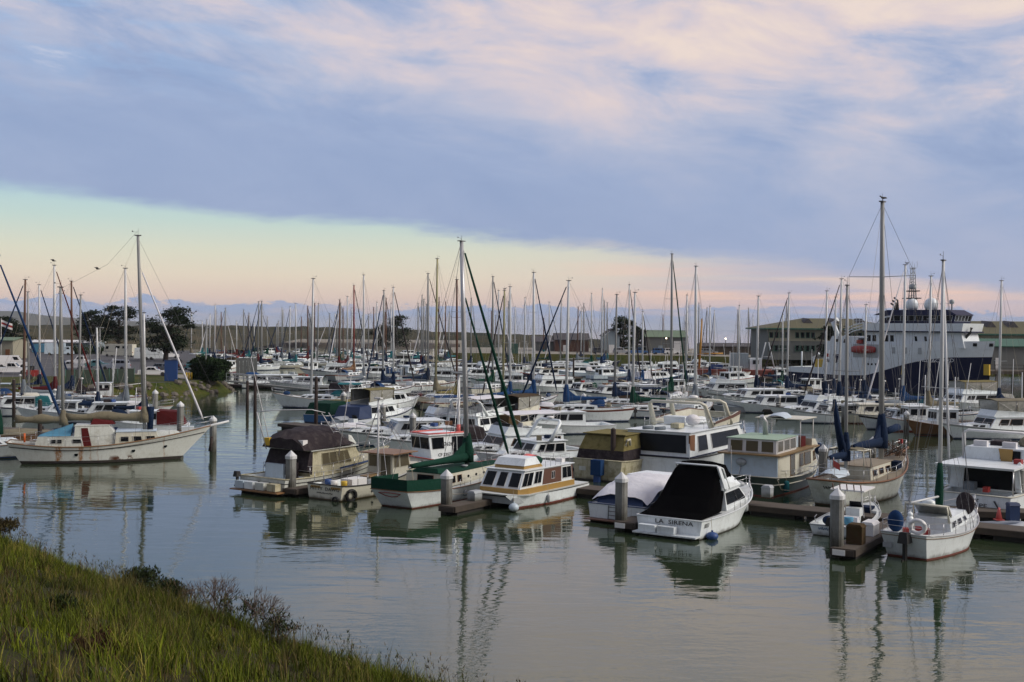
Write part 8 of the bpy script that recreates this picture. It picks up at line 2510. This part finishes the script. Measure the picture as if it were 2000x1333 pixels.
def shed(name, label, px0, px1, D, dep, zb, ze, zr, wallm, roofm, gable_x=True, doors=()):
    x0, x1 = atx(px0, D), atx(px1, D)
    r = thing(name, label, 'building', ((x0 + x1) / 2, D + dep / 2, zb), 0, 'sheds on the spit')
    w, d, h, hr = (x1 - x0) / 2, dep / 2, ze - zb, zr - zb
    k = MB()
    if gable_x:     # ridge along x
        k.hexa([(-w, -d, 0), (w, -d, 0), (w, d, 0), (-w, d, 0)], [(-w, -d, h), (w, -d, h), (w, d, h), (-w, d, h)])
        k.add([(-w, -d, h), (-w, d, h), (-w, 0, hr - 0.1)], [(0, 1, 2)]); k.add([(w, -d, h), (w, d, h), (w, 0, hr - 0.1)], [(0, 1, 2)])
        k.build('wall', wallm, r)
        e = 0.4
        k = MB()
        for s_ in (1, -1):
            k.hexa([(-w - e, s_ * (d + e), h - 0.05), (w + e, s_ * (d + e), h - 0.05), (w + e, 0, hr), (-w - e, 0, hr)], [(-w - e, s_ * (d + e), h + 0.12), (w + e, s_ * (d + e), h + 0.12), (w + e, 0, hr + 0.17), (-w - e, 0, hr + 0.17)])
        k.build('roof', roofm, r)
    else:
        k.hexa([(-w, -d, 0), (w, -d, 0), (w, d, 0), (-w, d, 0)], [(-w, -d, h), (w, -d, h), (w, d, h), (-w, d, h)])
        k.add([(-w, -d, h), (w, -d, h), (0, -d, hr - 0.1)], [(0, 1, 2)])
        k.build('wall', wallm, r)
        e = 0.4
        k = MB()
        for s_ in (1, -1):
            k.hexa([(s_ * (w + e), -d - e, h - 0.05), (s_ * (w + e), d + e, h - 0.05), (0, d + e, hr), (0, -d - e, hr)], [(s_ * (w + e), -d - e, h + 0.12), (s_ * (w + e), d + e, h + 0.12), (0, d + e, hr + 0.17), (0, -d - e, hr + 0.17)])
        k.build('roof', roofm, r)
    for (u, ww, hh, m_) in doors:
        MB().box((-w + u * 2 * w, -d - 0.06, hh / 2 + 0.05), (ww, 0.1, hh)).build('door', m_, r)
    return r
shed('shed', 'grey shed with pale green roof and white door behind the masts', 1262, 1342, 345, 14, 2.6, 7.4, 9.4, 'wall_grey', 'roof_green', True, ((0.78, 2.6, 3.6, 'white'), (0.35, 1.4, 2.2, 'wall_blue')))
shed('shed', 'narrow blue grey gabled shed left of the round tree', 1179, 1210, 338, 12, 2.6, 7.6, 9.6, 'wall_blue', 'roof_dark', False, ((0.5, 1.6, 2.4, 'white'),))
shed('shed', 'dark brown house with pale gable left of the blue grey shed', 1084, 1150, 352, 12, 2.6, 6.2, 8.2, 'brownpanel', 'roof_dark', True, ((0.3, 1.2, 2.0, 'white'),))
shed('shed', 'small pale gabled cottage among the dune houses', 1125, 1146, 358, 10, 2.6, 6.4, 8.4, 'wall_cream', 'roof_olive', False)
shed('shed', 'low dark roofed house at the left of the dune houses', 1040, 1084, 365, 10, 2.6, 5.4, 7.0, 'wall_grey', 'roof_dark', True)
shed('shed', 'long low dark boat shed right of the green roofed shed', 1372, 1490, 330, 10, 2.6, 4.9, 5.8, 'timber', 'roof_dark', True)
shed('shed', 'small brown shed before the left office building', 1520, 1560, 300, 8, 2.6, 5.4, 6.4, 'brownpanel', 'roof_olive', True)
r = thing('green_container', 'bright green container at the water edge in the far middle', 'container', (atx(1003, 318), 321, 2.6))
MB().box((0, 0, 1.4), (2.6, 2.4, 2.8)).build('box', 'trim_green', r)
for i in range(5):
    MB().box((-1.1 + 0.55 * i, -1.22, 1.4), (0.12, 0.06, 2.6)).build('rib', 'trim_green', r)
# lit lamps
lm = bpy.data.materials.new('lamp_glow')
lm.use_nodes = True
lm.node_tree.nodes['Principled BSDF'].inputs['Emission Color'].default_value = (1.0, 0.82, 0.55, 1)
lm.node_tree.nodes['Principled BSDF'].inputs['Emission Strength'].default_value = 6
M['lamp_glow'] = lm
for px, py, D, lb in ((1301, 661, 338, 'lit yard lamp on a pole before the green roofed shed'), (1417, 662, 322, 'lit yard lamp on a pole above the dark boat shed')):
    p = WD(px, py, D)
    r = thing('yard_lamp', lb, 'street lamp', (p.x, p.y, 2.6), 0, 'lit yard lamps')
    MB().path([(0, 0, 0), (0, 0, p.z - 2.4)], [0.12, 0.08], 6).build('pole', 'timber', r)
    MB().ball((0, -0.3, p.z - 2.6), 0.2, 0, 10, 6).build('lamp', 'lamp_glow', r)
    MB().tube((0, 0.05, p.z - 2.2), (0, -0.35, p.z - 2.2), 0.06, n=5).build('arm', 'timber', r)
# wharf behind the ship
def wharf(label, x0, x1, y0, y1, z, n):
    r = thing('wharf', label, 'wharf', ((x0 + x1) / 2, (y0 + y1) / 2, 0))
    w, d = (x1 - x0) / 2, (y1 - y0) / 2
    MB().box((0, 0, z - 0.25), (2 * w, 2 * d, 0.5)).build('deck', 'timber', r)
    post = None
    for i in range(n):
        for y in (-d + 0.4, d - 0.4):
            x = -w + 0.5 + i * (2 * w - 1) / (n - 1)
            if post is None:
                post = MB().tube((0, 0, -1.5), (0, 0, z - 0.5), 0.22, n=7).build('pile', 'timber', r, (x, y, 0))
            else:
                dup(post, r, (x, y, 0))
    k = MB()
    for zz_ in (0.5, 1.05):
        k.tube((-w, -d, z + zz_), (w, -d, z + zz_), 0.05, n=4)
    for i in range(n):
        x = -w + i * 2 * w / (n - 1)
        k.tube((x, -d, z), (x, -d, z + 1.1), 0.05, n=4)
    k.build('railing', 'timber', r)
    return r
wharf('dark timber wharf on piles behind the ship bow at the right edge', 76, 128, 188, 214, 3.4, 12)
wharf('low dark timber pier between the dredge and the ship stern', 36, 60, 236, 242, 1.8, 8)
shed('wharf_house', 'grey wharf house with a small window at the right edge', 1905, 2040, 196, 9, 3.4, 7.4, 8.6, 'wall_grey', 'trim_green', True, ((0.33, 0.9, 2.0, 'white'),))
# dredge
p = W(1440, 738)
r = thing('dredge_barge', 'rusty red dredge barge with grey deck box and yellow crane boom', 'barge', p, radians(-6))
k = MB(); k.hexa([(-9, -2.8, -0.6), (8.6, -2.8, -0.6), (8.6, 2.8, -0.6), (-9, 2.8, -0.6)], [(-9.6, -3, 1.7), (9.2, -3, 1.7), (9.2, 3, 1.7), (-9.6, 3, 1.7)]); k.build('hull', 'hullred', r)
MB().box((0.3, 0.2, 3.6), (3.6, 3.0, 3.0)).build('deck_box', 'wall_blue', r)
MB().box((3.6, 0, 2.9), (2.4, 2.8, 2.4)).build('deckhouse', 'shipwhite', r)
MB().box((3.6, -1.45, 3.3), (1.2, 0.1, 0.8)).build('window', 'glass', r)
MB().path([(-7.9, -0.5, 1.7), (-7.6, -0.5, 7.5), (-7.4, -0.5, 12.2)], [0.24, 0.22, 0.14], 6).build('crane_boom', 'mast_yellow', r)
MB().tube((-7.7, -0.5, 4.9), (-3.0, -0.5, 5.0), 0.14, n=6).build('crane_arm', 'mast_yellow', r)
k = MB()
for s_ in (1, -1):
    k.path([(6.0 + s_ * 1.6, 0, 1.7), (6.0 + s_ * 0.3, 0, 7.4)], 0.14, 6)
k.tube((4.9, 0, 4.4), (7.1, 0, 4.4), 0.08, n=5)
k.build('a_frame', 'gel_grey', r)
MB().box((-4.2, 0.2, 2.2), (2.4, 1.6, 0.9)).build('winch', 'blue_paint', r)
for x in (-6, -2.5, 6.2):
    MB().path([(x, -3.05, 0.9) , (x + 0.01, -3.12, 0.9)], 0.4, 10).build('tyre_fender', 'rubber', r)

# ---------------------------------------------------------------- vehicles
def car(kind, label, px, py, z, rz, m, group='vehicles on the left parking ground', p=None):
    q = W(px, py, z) if p is None else p
    name, cat = {'sedan': ('parked_car', 'car'), 'suv': ('parked_car', 'car'), 'van': ('parked_van', 'van'), 'pickup': ('pickup_truck', 'truck'), 'rv': ('motorhome', 'motorhome'), 'trailer': ('camper_trailer', 'trailer'), 'box': ('box_truck', 'truck')}[kind]
    r = thing(name, label, cat, q, radians(rz), group)
    L, Wd, lo, hi = {'sedan': (4.6, 1.8, 0.95, 1.45), 'suv': (4.8, 1.9, 1.1, 1.8), 'van': (5.4, 2.0, 1.15, 2.25), 'pickup': (5.6, 1.95, 1.1, 1.85), 'rv': (8.2, 2.4, 1.4, 3.1), 'trailer': (6.6, 2.3, 1.3, 2.7), 'box': (7.0, 2.3, 1.2, 3.1)}[kind]
    w = Wd / 2
    k = MB()
    k.hexa([(-L / 2, -w, 0.35), (L / 2, -w * 0.95, 0.35), (L / 2, w * 0.95, 0.35), (-L / 2, w, 0.35)], [(-L / 2 + 0.06, -w * 0.97, lo), (L / 2 - 0.15, -w * 0.88, lo * 0.9), (L / 2 - 0.15, w * 0.88, lo * 0.9), (-L / 2 + 0.06, w * 0.97, lo)])
    k.build('body', m, r)
    cab = {'sedan': (-0.32, 0.20, 0.55, 0.7), 'suv': (-0.47, 0.20, 0.25, 0.6), 'van': (-0.48, 0.34, 0.08, 0.8), 'pickup': (-0.12, 0.22, 0.1, 0.6), 'rv': (-0.49, 0.44, 0.02, 0.4), 'trailer': (-0.49, 0.46, 0.1, 0.35), 'box': (-0.49, 0.20, 0.0, 0.0)}[kind]
    x0, x1, ar, fr = cab[0] * L, cab[1] * L, cab[2], cab[3]
    sw = {'sedan': ((0.18, 0.50, 0.15, 0.85), (0.53, 0.84, 0.15, 0.85)), 'suv': ((0.06, 0.32, 0.2, 0.85), (0.35, 0.60, 0.2, 0.85), (0.63, 0.86, 0.2, 0.85)), 'van': ((0.70, 0.90, 0.3, 0.8),), 'pickup': ((0.12, 0.48, 0.2, 0.85), (0.52, 0.84, 0.2, 0.85)),
          'rv': ((0.15, 0.35, 0.4, 0.75), (0.45, 0.6, 0.4, 0.75), (0.85, 0.95, 0.3, 0.7)), 'trailer': ((0.2, 0.4, 0.4, 0.75), (0.6, 0.8, 0.4, 0.75)), 'box': ()}[kind]
    house(r, x0, x1, w * 0.96, w * 0.92, lo - 0.02, hi, fr=fr, ar=ar, tin=0.10, m=m, roof=None, side=sw, front=((0.08, 0.92, 0.2, 0.88),) if kind not in ('trailer', 'box') else (), aft=((0.12, 0.88, 0.25, 0.85),) if kind in ('sedan', 'suv', 'pickup') else (), wf=False, name='cabin')
    if kind == 'box':
        house(r, 0.22 * L, 0.44 * L, w * 0.9, w * 0.85, lo - 0.1, 2.2, fr=0.5, ar=0, tin=0.08, m=m, roof=None, side=((0.2, 0.75, 0.4, 0.85),), front=((0.08, 0.92, 0.3, 0.88),), wf=False, name='driver_cab')
    wh = None
    for x in ((-0.32, 0.32) if kind != 'trailer' else (-0.08, 0.08)):
        for s_ in (1, -1):
            if wh is None:
                wh = MB().lathe([(0.10, -0.11), (0.33, -0.11), (0.34, 0.0), (0.33, 0.11), (0.10, 0.11)], (0, 0, 0), 10, axis='y').build('wheel', 'rubber', r, (x * L, s_ * (w - 0.08), 0.34))
            else:
                dup(wh, r, (x * L, s_ * (w - 0.08), 0.34))
    for s_ in (1, -1):
        if kind != 'trailer':
            MB().box((L / 2 - 0.06, s_ * w * 0.66, lo * 0.72), (0.08, 0.34, 0.16)).build('headlight', 'glass_clear', r)
        MB().box((-L / 2 + 0.02, s_ * w * 0.78, lo * 0.78), (0.06, 0.2, 0.22)).build('tail_light', 'red', r)
    return r
car('van', 'white panel van at the far left of the parking ground', 24, 719, PZ, 20, 'carwhite')
car('pickup', 'white pickup truck in front of the white panel van', 22, 731, PZ, 15, 'carwhite')
car('box', 'white box truck with grey side behind the masts at left', 116, 694, PZ, 15, 'gel_blue')
car('rv', 'cream motorhome under the cypress trees', 233, 697, PZ, 170, 'gel_cream')
car('trailer', 'white fifth wheel camper trailer beside the rightmost cypress', 292, 703, PZ, 10, 'gel')
car('suv', 'silver estate car with dark windows before the cypress trees', 226, 723, PZ, 175, 'carsilver')
car('sedan', 'dark teal saloon left of the silver estate car', 192, 719, PZ, 10, 'carteal')
car('pickup', 'white pickup with boat shaped load at left', 160, 714, PZ, 185, 'carwhite')
car('sedan', 'pale green hatchback behind the white mast at left', 138, 722, PZ, 30, 'carsilver')
car('sedan', 'dark blue saloon left of the blue notice panel', 315, 727, PZ, 80, 'cardark')
car('pickup', 'dark navy pickup behind the blue notice panel', 345, 722, PZ, 100, 'cardark')
car('sedan', 'teal green car between the blue notice panel and the hedge', 378, 722, PZ, 85, 'carteal')
car('sedan', 'white saloon beyond the painted lines at left', 68, 684, PZ, 15, 'carwhite')
car('sedan', 'red car in the rear of the parking ground', 262, 692, PZ, 30, 'carred')
car('suv', 'white car parked near the far trees by the camper', 330, 700, PZ, 20, 'carwhite')
car('sedan', 'white car on the verge near the left masts', 300, 735, PZ, 10, 'carwhite')
for px, m_, lb in ((1214, 'carsilver', 'leftmost silver car on the spit beside the round tree'), (1248, 'carblue', 'dark blue pickup on the spit before the green roofed shed'), (1290, 'carblue', 'bright blue car on the spit before the green roofed shed'), (1312, 'carwhite', 'white car on the spit right of the bright blue car'), (1386, 'carsilver', 'pale car on the spit before the long dark boat shed'), (1172, 'cardark', 'dark car on the spit below the brown house')):
    car('pickup' if 'pickup' in lb else 'suv', lb, px, 0, 2.6, 8, m_, 'cars on the spit', p=Vector((atx(px, 326), 326, 2.6)))

# ---------------------------------------------------------------- trees and hedges
def leaf_mesh(name, pts, size, m, parent, seed, flat=0.5):
    rn = np.random.default_rng(seed)
    P = np.array(pts)
    N = len(P)
    d1 = rn.normal(0, 1, (N, 3)); d1[:, 2] *= flat
    d2 = rn.normal(0, 1, (N, 3)); d2[:, 2] *= flat
    d1 /= np.linalg.norm(d1, axis=1)[:, None] + 1e-6
    d2 /= np.linalg.norm(d2, axis=1)[:, None] + 1e-6
    s = rn.uniform(0.5, 1.3, (N, 1)) * size
    co = np.stack([P - d1 * s, P + d1 * s, P + d2 * s * 1.2], 1).reshape(-1, 3).astype(np.float32)
    me = bpy.data.meshes.new(name)
    me.vertices.add(N * 3)
    me.vertices.foreach_set('co', co.ravel())
    me.loops.add(N * 3)
    me.loops.foreach_set('vertex_index', np.arange(N * 3, dtype=np.int32))
    me.polygons.add(N)
    me.polygons.foreach_set('loop_start', np.arange(0, N * 3, 3, dtype=np.int32))
    me.polygons.foreach_set('loop_total', np.full(N, 3, dtype=np.int32))
    me.update()
    me.validate()
    me.materials.append(M[m])
    o = bpy.data.objects.new(name, me)
    COL.objects.link(o)
    o.parent = parent
    return o
def cypress(label, p, h, spread, seed, lean=0.0, low=0.30, pads=34, n=260):
    rnd = random.Random(seed)
    r = thing('cypress_tree', label, 'tree', p, 0, 'wind shaped cypress trees')
    mb = MB()
    trunk = [(0, 0, -0.3), (0.2, 0, h * 0.2), (lean * 0.3, 0.1, h * 0.45), (lean * 0.7, 0, h * 0.72)]
    mb.path(trunk, [0.55, 0.42, 0.33, 0.2], 7)
    limbs = MB()
    pts = []
    for i in range(pads):
        f = low + (1 - low) * (i + 0.5) / pads
        a = rnd.uniform(0, 2 * pi)
        rad = spread * (0.35 + 0.65 * sin(pi * min(1.0, (f - low) / (1 - low) * 0.8 + 0.18))) * rnd.uniform(0.3, 1.0)
        c = Vector((lean * f + rad * cos(a), rad * sin(a), h * f + rnd.gauss(0, 0.2)))
        b0 = Vector((lean * f * 0.8, 0, h * max(0.2, f - 0.22)))
        limbs.path([b0, b0.lerp(c, 0.5) + Vector((0, 0, -0.2)), c], [0.14, 0.10, 0.04], 4)
        pr = spread * rnd.uniform(0.30, 0.52)
        for _ in range(n):
            q = Vector((rnd.gauss(0, 0.5), rnd.gauss(0, 0.5), rnd.gauss(0, 0.17)))
            pts.append((c.x + q.x * pr, c.y + q.y * pr, c.z + q.z * pr * 0.8 - 0.12 * abs(q.x * pr)))
    mb.build('trunk', 'bark', r)
    limbs.build('limbs', 'bark', r)
    leaf_mesh('crown', pts, 0.30, 'cypress', r, seed)
    return r
def tree_at(px, py, z):
    return W(px, py, z)
cypress('leftmost spreading cypress behind the parked cars', tree_at(182, 688, PZ), 11.5, 4.6, 1, -0.4)
cypress('tallest layered cypress in the middle of the left group', tree_at(231, 690, PZ), 13.2, 5.2, 2, 0.3, 0.30, 30)
cypress('flat topped cypress leaning right at the right of the left group', tree_at(322, 706, PZ), 11.4, 5.0, 3, 1.2, 0.22, 32)
cypress('dark cypress bush mass at the far left edge behind the vans', tree_at(14, 690, PZ), 9.4, 5.0, 4, 0, 0.12, 34)
cypress('round cypress standing before the far dunes in the middle', Vector((atx(770, 420), 420, 1.0)), 13.0, 6.0, 5, 1.0, 0.15, 30)
cypress('low wind bent cypress beside the round one before the dunes', Vector((atx(748, 430), 430, 1.0)), 9.0, 5.0, 8, -0.5, 0.15, 22)
cypress('round dark cypress left of the green roofed shed', Vector((atx(1217, 345), 345, 2.6)), 10.6, 4.4, 6, 0.2, 0.14, 32)
cypress('small dark cypress right beside the round one at the shed', Vector((atx(1244, 350), 350, 2.6)), 7.6, 3.6, 7, 0.5, 0.15, 22)
cypress('dark tree before the left office building', Vector((atx(1614, 272), 268, 2.6)), 8.2, 3.2, 9, 0, 0.12, 24)
for px, lb, D_ in ((150, 'low dark bush beneath the left cypress group', 300), (205, 'dark undergrowth between the left and tallest cypress', 305), (275, 'dark undergrowth between the tallest and rightmost cypress', 290)):
    rnd = random.Random(px)
    r = thing('bush', lb, 'bush', (atx(px, D_), D_, PZ), 0, 'bushes around the parking ground')
    pts = [(rnd.gauss(0, 2.6), rnd.gauss(0, 1.2), abs(rnd.gauss(0.8, 0.8))) for _ in range(1500)]
    leaf_mesh('foliage', pts, 0.3, 'leaf_dark', r, px)
    MB().tube((0, 0, -0.2), (0, 0, 0.9), 0.2, 0.1, 6).build('stem', 'bark', r)
def hedge(label, p, w, d, h, seed):
    rnd = random.Random(seed)
    r = thing('hedge', label, 'hedge', p, radians(-20), 'clipped hedges at the gangway')
    pts = []
    for _ in range(6000):
        x, y = rnd.uniform(-1, 1), rnd.uniform(-1, 1)
        k = max(abs(x), abs(y))
        z = rnd.uniform(0, 1) * (1 - 0.25 * k ** 3)
        if rnd.random() < 0.5:
            z = (1 - 0.25 * k ** 3)
        pts.append((x * w / 2 + rnd.gauss(0, 0.06), y * d / 2 + rnd.gauss(0, 0.06), z * h))
    leaf_mesh('foliage', pts, 0.30, 'leaf_dark', r, seed)
    MB().tube((0, 0, -0.2), (0, 0, h * 0.7), 0.2, 0.1, 6).build('stem', 'bark', r)
hedge('tall clipped dark hedge left of the lamp post by the ramp', W(400, 741, PZ), 3.2, 3.0, 3.2, 1)
hedge('rounded clipped hedge right of the lamp post by the ramp', W(422, 742, PZ), 3.2, 3.2, 2.9, 2)

# ---------------------------------------------------------------- things on the left bank
r = thing('notice_panel', 'tall blue notice panel on the grass verge', 'sign', W(334, 745, PZ), radians(5))
MB().box((0, 0, 1.5), (1.75, 0.5, 2.9)).build('panel', 'blue_paint', r)
MB().box((0, 0, 2.99), (1.9, 0.6, 0.08)).build('cap', 'navy', r)
for i in range(3):
    p = W(364 + i * 5, 742, PZ)
    r = thing('bollard', ['left', 'middle', 'right'][i] + ' yellow bollard before the hedge', 'bollard', p, 0, 'yellow bollards at the path')
    MB().lathe([(0.14, 0), (0.14, 0.95), (0.10, 1.05), (0.02, 1.08)], (0, 0, 0), 10).build('post', 'yellow', r)
for px, py, top, lb in ((402, 742, 640, 'slim light pole standing between the two hedges'), (176, 720, 655, 'pale light pole among the parked cars at left'), (247, 702, 634, 'dark light pole before the tallest cypress'), (328, 705, 630, 'grey light pole before the rightmost cypress'), (195, 712, 640, 'brown light pole left of the silver estate car')):
    p = W(px, py, PZ)
    h = (py - top) / FPX * p.y
    r = thing('light_pole', lb, 'street lamp', p, 0, 'light poles on the parking ground')
    MB().path([(0, 0, 0), (0, 0, h)], [0.13, 0.08], 7).build('pole', 'mast_grey', r)
    MB().box((0.35, 0, h), (0.8, 0.22, 0.12)).build('lamp_head', 'gel_grey', r)
# green mesh fence along the lot
fa, fb_ = W(128, 752, PZ), W(262, 748, PZ)
r = thing('mesh_fence', 'dark green screened fence below the parked cars', 'fence', fa, atan2(fb_.y - fa.y, fb_.x - fa.x))
fl_ = (fb_ - fa).length
n = 8
post = None
for i in range(n + 1):
    if post is None:
        post = MB().tube((0, 0, 0), (0, 0, 2.1), 0.05, n=6).build('post', 'trim_green', r, (0, 0, 0))
    else:
        dup(post, r, (i * fl_ / n, 0, 0))
pan = None
for i in range(n):
    if pan is None:
        pan = MB().box((fl_ / n / 2, 0.03, 1.0), (fl_ / n - 0.1, 0.02, 1.9)).build('screen_panel', 'hullgreen', r, (0, 0, 0))
    else:
        dup(pan, r, (i * fl_ / n, 0, 0))
# cream hut at the left edge, sheds behind
shed('harbour_hut', 'cream harbour hut with flat roof at the left edge', -40, 25, 255, 8, PZ, 6.0, 6.6, 'wall_cream', 'roof_green', True, ((0.85, 1.0, 2.1, 'wood'),))
shed('storage_shed', 'long pale low shed behind the parked cars at left', 60, 190, 330, 6, PZ, 4.4, 5.0, 'wall_blue', 'white', True)
r = thing('covered_load', 'bright blue tarpaulin covered load before the pale shed', 'tarpaulin', (atx(82, 310), 312, PZ))
k = MB(); k.hexa([(-3, -1.4, 0), (3, -1.4, 0), (3, 1.4, 0), (-3, 1.4, 0)], [(-2.6, -1.0, 2.4), (2.6, -1.0, 2.2), (2.4, 0.9, 2.5), (-2.5, 1.0, 2.3)]); k.build('tarpaulin', 'cv_sky', r)
MB().box((0, 0, -0.0), (6.4, 3.0, 0.2)).build('pallet', 'timber', r)
r = thing('tractor', 'small orange red work vehicle by the verge at far left', 'vehicle', W(68, 742, PZ), radians(20), 'vehicles on the left parking ground')
MB().box((0, 0, 0.95), (2.2, 1.2, 0.9)).build('body', 'red', r)
MB().box((-0.5, 0, 1.7), (0.9, 1.1, 0.7)).build('cab', 'cardark', r)
for x in (-0.7, 0.7):
    for s_ in (1, -1):
        MB().lathe([(0.1, -0.12), (0.42, -0.12), (0.42, 0.12), (0.1, 0.12)], (x, s_ * 0.65, 0.42), 10, axis='y').build('wheel', 'rubber', r)
# gangway from the bank down to the docks
ga, gb = W(446, 748, 1.6), W(620, 764, 0.6)
d = gb - ga
r = thing('gangway', 'grey gangway ramp leading from the bank to the floating docks', 'gangway', (ga.x, ga.y, 0), atan2(d.y, d.x))
gl = Vector((d.x, d.y, 0)).length
k = MB(); k.hexa([(0, -0.8, 1.75), (gl, -0.8, 0.58), (gl, 0.8, 0.58), (0, 0.8, 1.75)], [(0, -0.8, 1.95), (gl, -0.8, 0.78), (gl, 0.8, 0.78), (0, 0.8, 1.95)]); k.build('ramp', 'wall_grey', r)
for s_ in (1, -1):
    k = MB()
    m_ = 10
    for zz_ in (0.55, 1.1):
        k.tube((0, s_ * 0.8, 1.95 + zz_), (gl, s_ * 0.8, 0.78 + zz_), 0.05, n=4)
    for i in range(m_ + 1):
        x = gl * i / m_
        z = 1.95 - 1.17 * i / m_
        k.tube((x, s_ * 0.8, z), (x, s_ * 0.8, z + 1.1), 0.04, n=4)
        if i < m_:
            k.tube((x, s_ * 0.8, z), (x + gl / m_, s_ * 0.8, z - 1.17 / m_ + 1.1), 0.03, n=4)
    k.build('side_truss', 'alu', r)
pp = W(484, 752, 0)
r = thing('gate_platform', 'grey boarded gate wall on piles at the head of the ramp', 'gate', pp, radians(5))
MB().box((0, 0, 1.7), (4.6, 3.0, 0.3)).build('platform', 'wall_grey', r)
for i in range(6):
    MB().box((-1.45 + i * 0.58, -1.4, 3.2), (0.54, 0.12, 2.7)).build('board', 'wall_grey', r)
for x in (-1.9, 1.9):
    for y in (-1.2, 1.2):
        MB().tube((x, y, -1.5), (x, y, 1.56), 0.2, n=8).build('pile', 'oldwood', r)
# rocks of the bank tip
mb = MB()
rnd = random.Random(5)
lotv = [Vector(p) for p in lot]
for i in (0, 7, 8, 9, 10):
    a, b = lotv[i], lotv[(i + 1) % len(lotv)]
    n = int((b - a).length * (2.2 if i in (0, 9, 10) else 0.9))
    t = (b - a).normalized()
    nn = Vector((t.y, -t.x))
    for k_ in range(n):
        f = rnd.random()
        o_ = rnd.uniform(0.3, 3.4)
        p = a.lerp(b, f) + nn * o_
        s_ = rnd.uniform(0.25, 0.62)
        z = PZ - (PZ + 0.6) * (o_ / 3.2) ** 1.2
        b0 = len(mb.v)
        mb.ball((p.x, p.y, z + 0.1), s_, 0, 6, 4, (rnd.uniform(0.8, 1.4), rnd.uniform(0.8, 1.3), rnd.uniform(0.6, 0.9)))
        for j in range(b0, len(mb.v)):
            x, y, zz_ = mb.v[j]
            mb.v[j] = (x + rnd.gauss(0, 0.08) * s_, y + rnd.gauss(0, 0.08) * s_, zz_ + rnd.gauss(0, 0.08) * s_)
mb.s = [False] * len(mb.s)
tag(mb.build('rip_rap', 'rock'), 'heap of grey brown rocks along the tip of the left bank', 'rocks', kind='stuff')

# ---------------------------------------------------------------- birds
def gull(label, p, rz, s=1.0, fly=False):
    r = thing('gull', label, 'bird', p, rz, 'gulls')
    k = MB()
    rows = []
    for (x, z, w_, h_) in ((-0.30, 0.16, 0.01, 0.015), (-0.16, 0.17, 0.05, 0.05), (0.0, 0.18, 0.085, 0.085), (0.10, 0.21, 0.07, 0.08), (0.15, 0.27, 0.045, 0.05), (0.19, 0.31, 0.045, 0.045), (0.24, 0.31, 0.03, 0.03), (0.26, 0.305, 0.012, 0.012), (0.32, 0.295, 0.004, 0.006)):
        rows.append([(x * s, w_ * cos(a) * s, (z + h_ * sin(a)) * s) for a in [2 * pi * q / 8 for q in range(8)]])
    k.grid(rows, 0, True, True)
    if not fly:
        for y in (0.03, -0.03):
            k.tube((0, y * s, 0.0), (0.01 * s, y * s, 0.12 * s), 0.008 * s, n=4)
    k.build('body', 'gull', r)
    for sd in (1, -1):
        w = MB()
        if fly:
            w.grid([[(0.08 * s, 0, 0.2 * s), (0.12 * s, sd * 0.3 * s, 0.34 * s), (-0.02 * s, sd * 0.65 * s, 0.26 * s)], [(-0.10 * s, 0, 0.2 * s), (-0.08 * s, sd * 0.3 * s, 0.33 * s), (-0.06 * s, sd * 0.65 * s, 0.255 * s)]])
        else:
            w.ball((-0.06 * s, sd * 0.075 * s, 0.19 * s), 0.17 * s, 0, 8, 5, (1.15, 0.14, 0.36))
        w.build('wing', 'gull', r)
    return r
def perch(px_top, py_top, yw, label, rz):
    # on the masthead built for this photo column
    best = None
    for o in bpy.data.objects:
        if o.name.startswith('masthead_fitting'):
            mo = o.parent.parent
            v = o.data.vertices[0].co
            wv = Matrix.Translation(mo.location) @ Matrix.Rotation(mo.rotation_euler[2], 4, 'Z') @ v
            px, py, f = project(wv)
            d = abs(px - px_top) + abs(py - py_top) * 0.5
            if best is None or d < best[0]:
                zt = max(q.co.z for q in list(o.data.vertices)[:8])
                best = (d, wv, zt)
    p = best[1]
    gull(label, (p.x, p.y, best[2] + 0.005), rz, 0.85)
perch(1708, 390, 0, 'dark gull perched on the tallest ketch mast', radians(180))
perch(984, 568, 0, 'gull perched on the olive mast in the middle', radians(0))
perch(1765, 518, 0, 'gull perched on the mast before the ship', radians(180))
for px, py, D, lb in ((190, 529, 110, 'small gull flying left of the ketch main mast'), (104, 513, 120, 'small gull gliding above the white mast at far left')):
    gull(lb, WD(px, py, D), radians(200), 1.0, True)
# flag at the left edge
r = thing('flag_pole', 'flag pole with red and white flag at the left edge', 'flag', W(2, 716, PZ))
MB().path([(0, 0, 0), (0, 0, 9.0)], [0.06, 0.04], 6).build('pole', 'white', r)
for i, m_ in enumerate(('white', 'red', 'white')):
    k = MB()
    k.grid([[(0.05 + 2.0 * j / 6, 0.15 * sin(j * 1.2), 8.7 - 0.4 * i - 0.12 * j) for j in range(7)], [(0.05 + 2.0 * j / 6, 0.15 * sin(j * 1.2), 8.3 - 0.4 * i - 0.12 * j) for j in range(7)]])
    k.build('flag_stripe', m_, r)
for lb, names in list(LABELS.items()):
    if len(names) > 1:
        print('DUP LABEL', lb, names)

# ---------------------------------------------------------------- evening haze over the bay
hz = MB()
hz.box((0, 9400, 63), (38000, 19800, 134))
haze = hz.build('haze', [])
hm = bpy.data.materials.new('haze')
hm.use_nodes = True
hm.node_tree.nodes.clear()
ho = hm.node_tree.nodes.new('ShaderNodeOutputMaterial')
hv = hm.node_tree.nodes.new('ShaderNodeVolumePrincipled')
hv.inputs['Color'].default_value = (0.80, 0.86, 0.96, 1)
hv.inputs['Density'].default_value = 6e-5
hm.node_tree.links.new(hv.outputs[0], ho.inputs['Volume'])
haze.data.materials.append(hm)
tag(haze, 'pale evening haze lying over the bay', 'haze', kind='stuff')
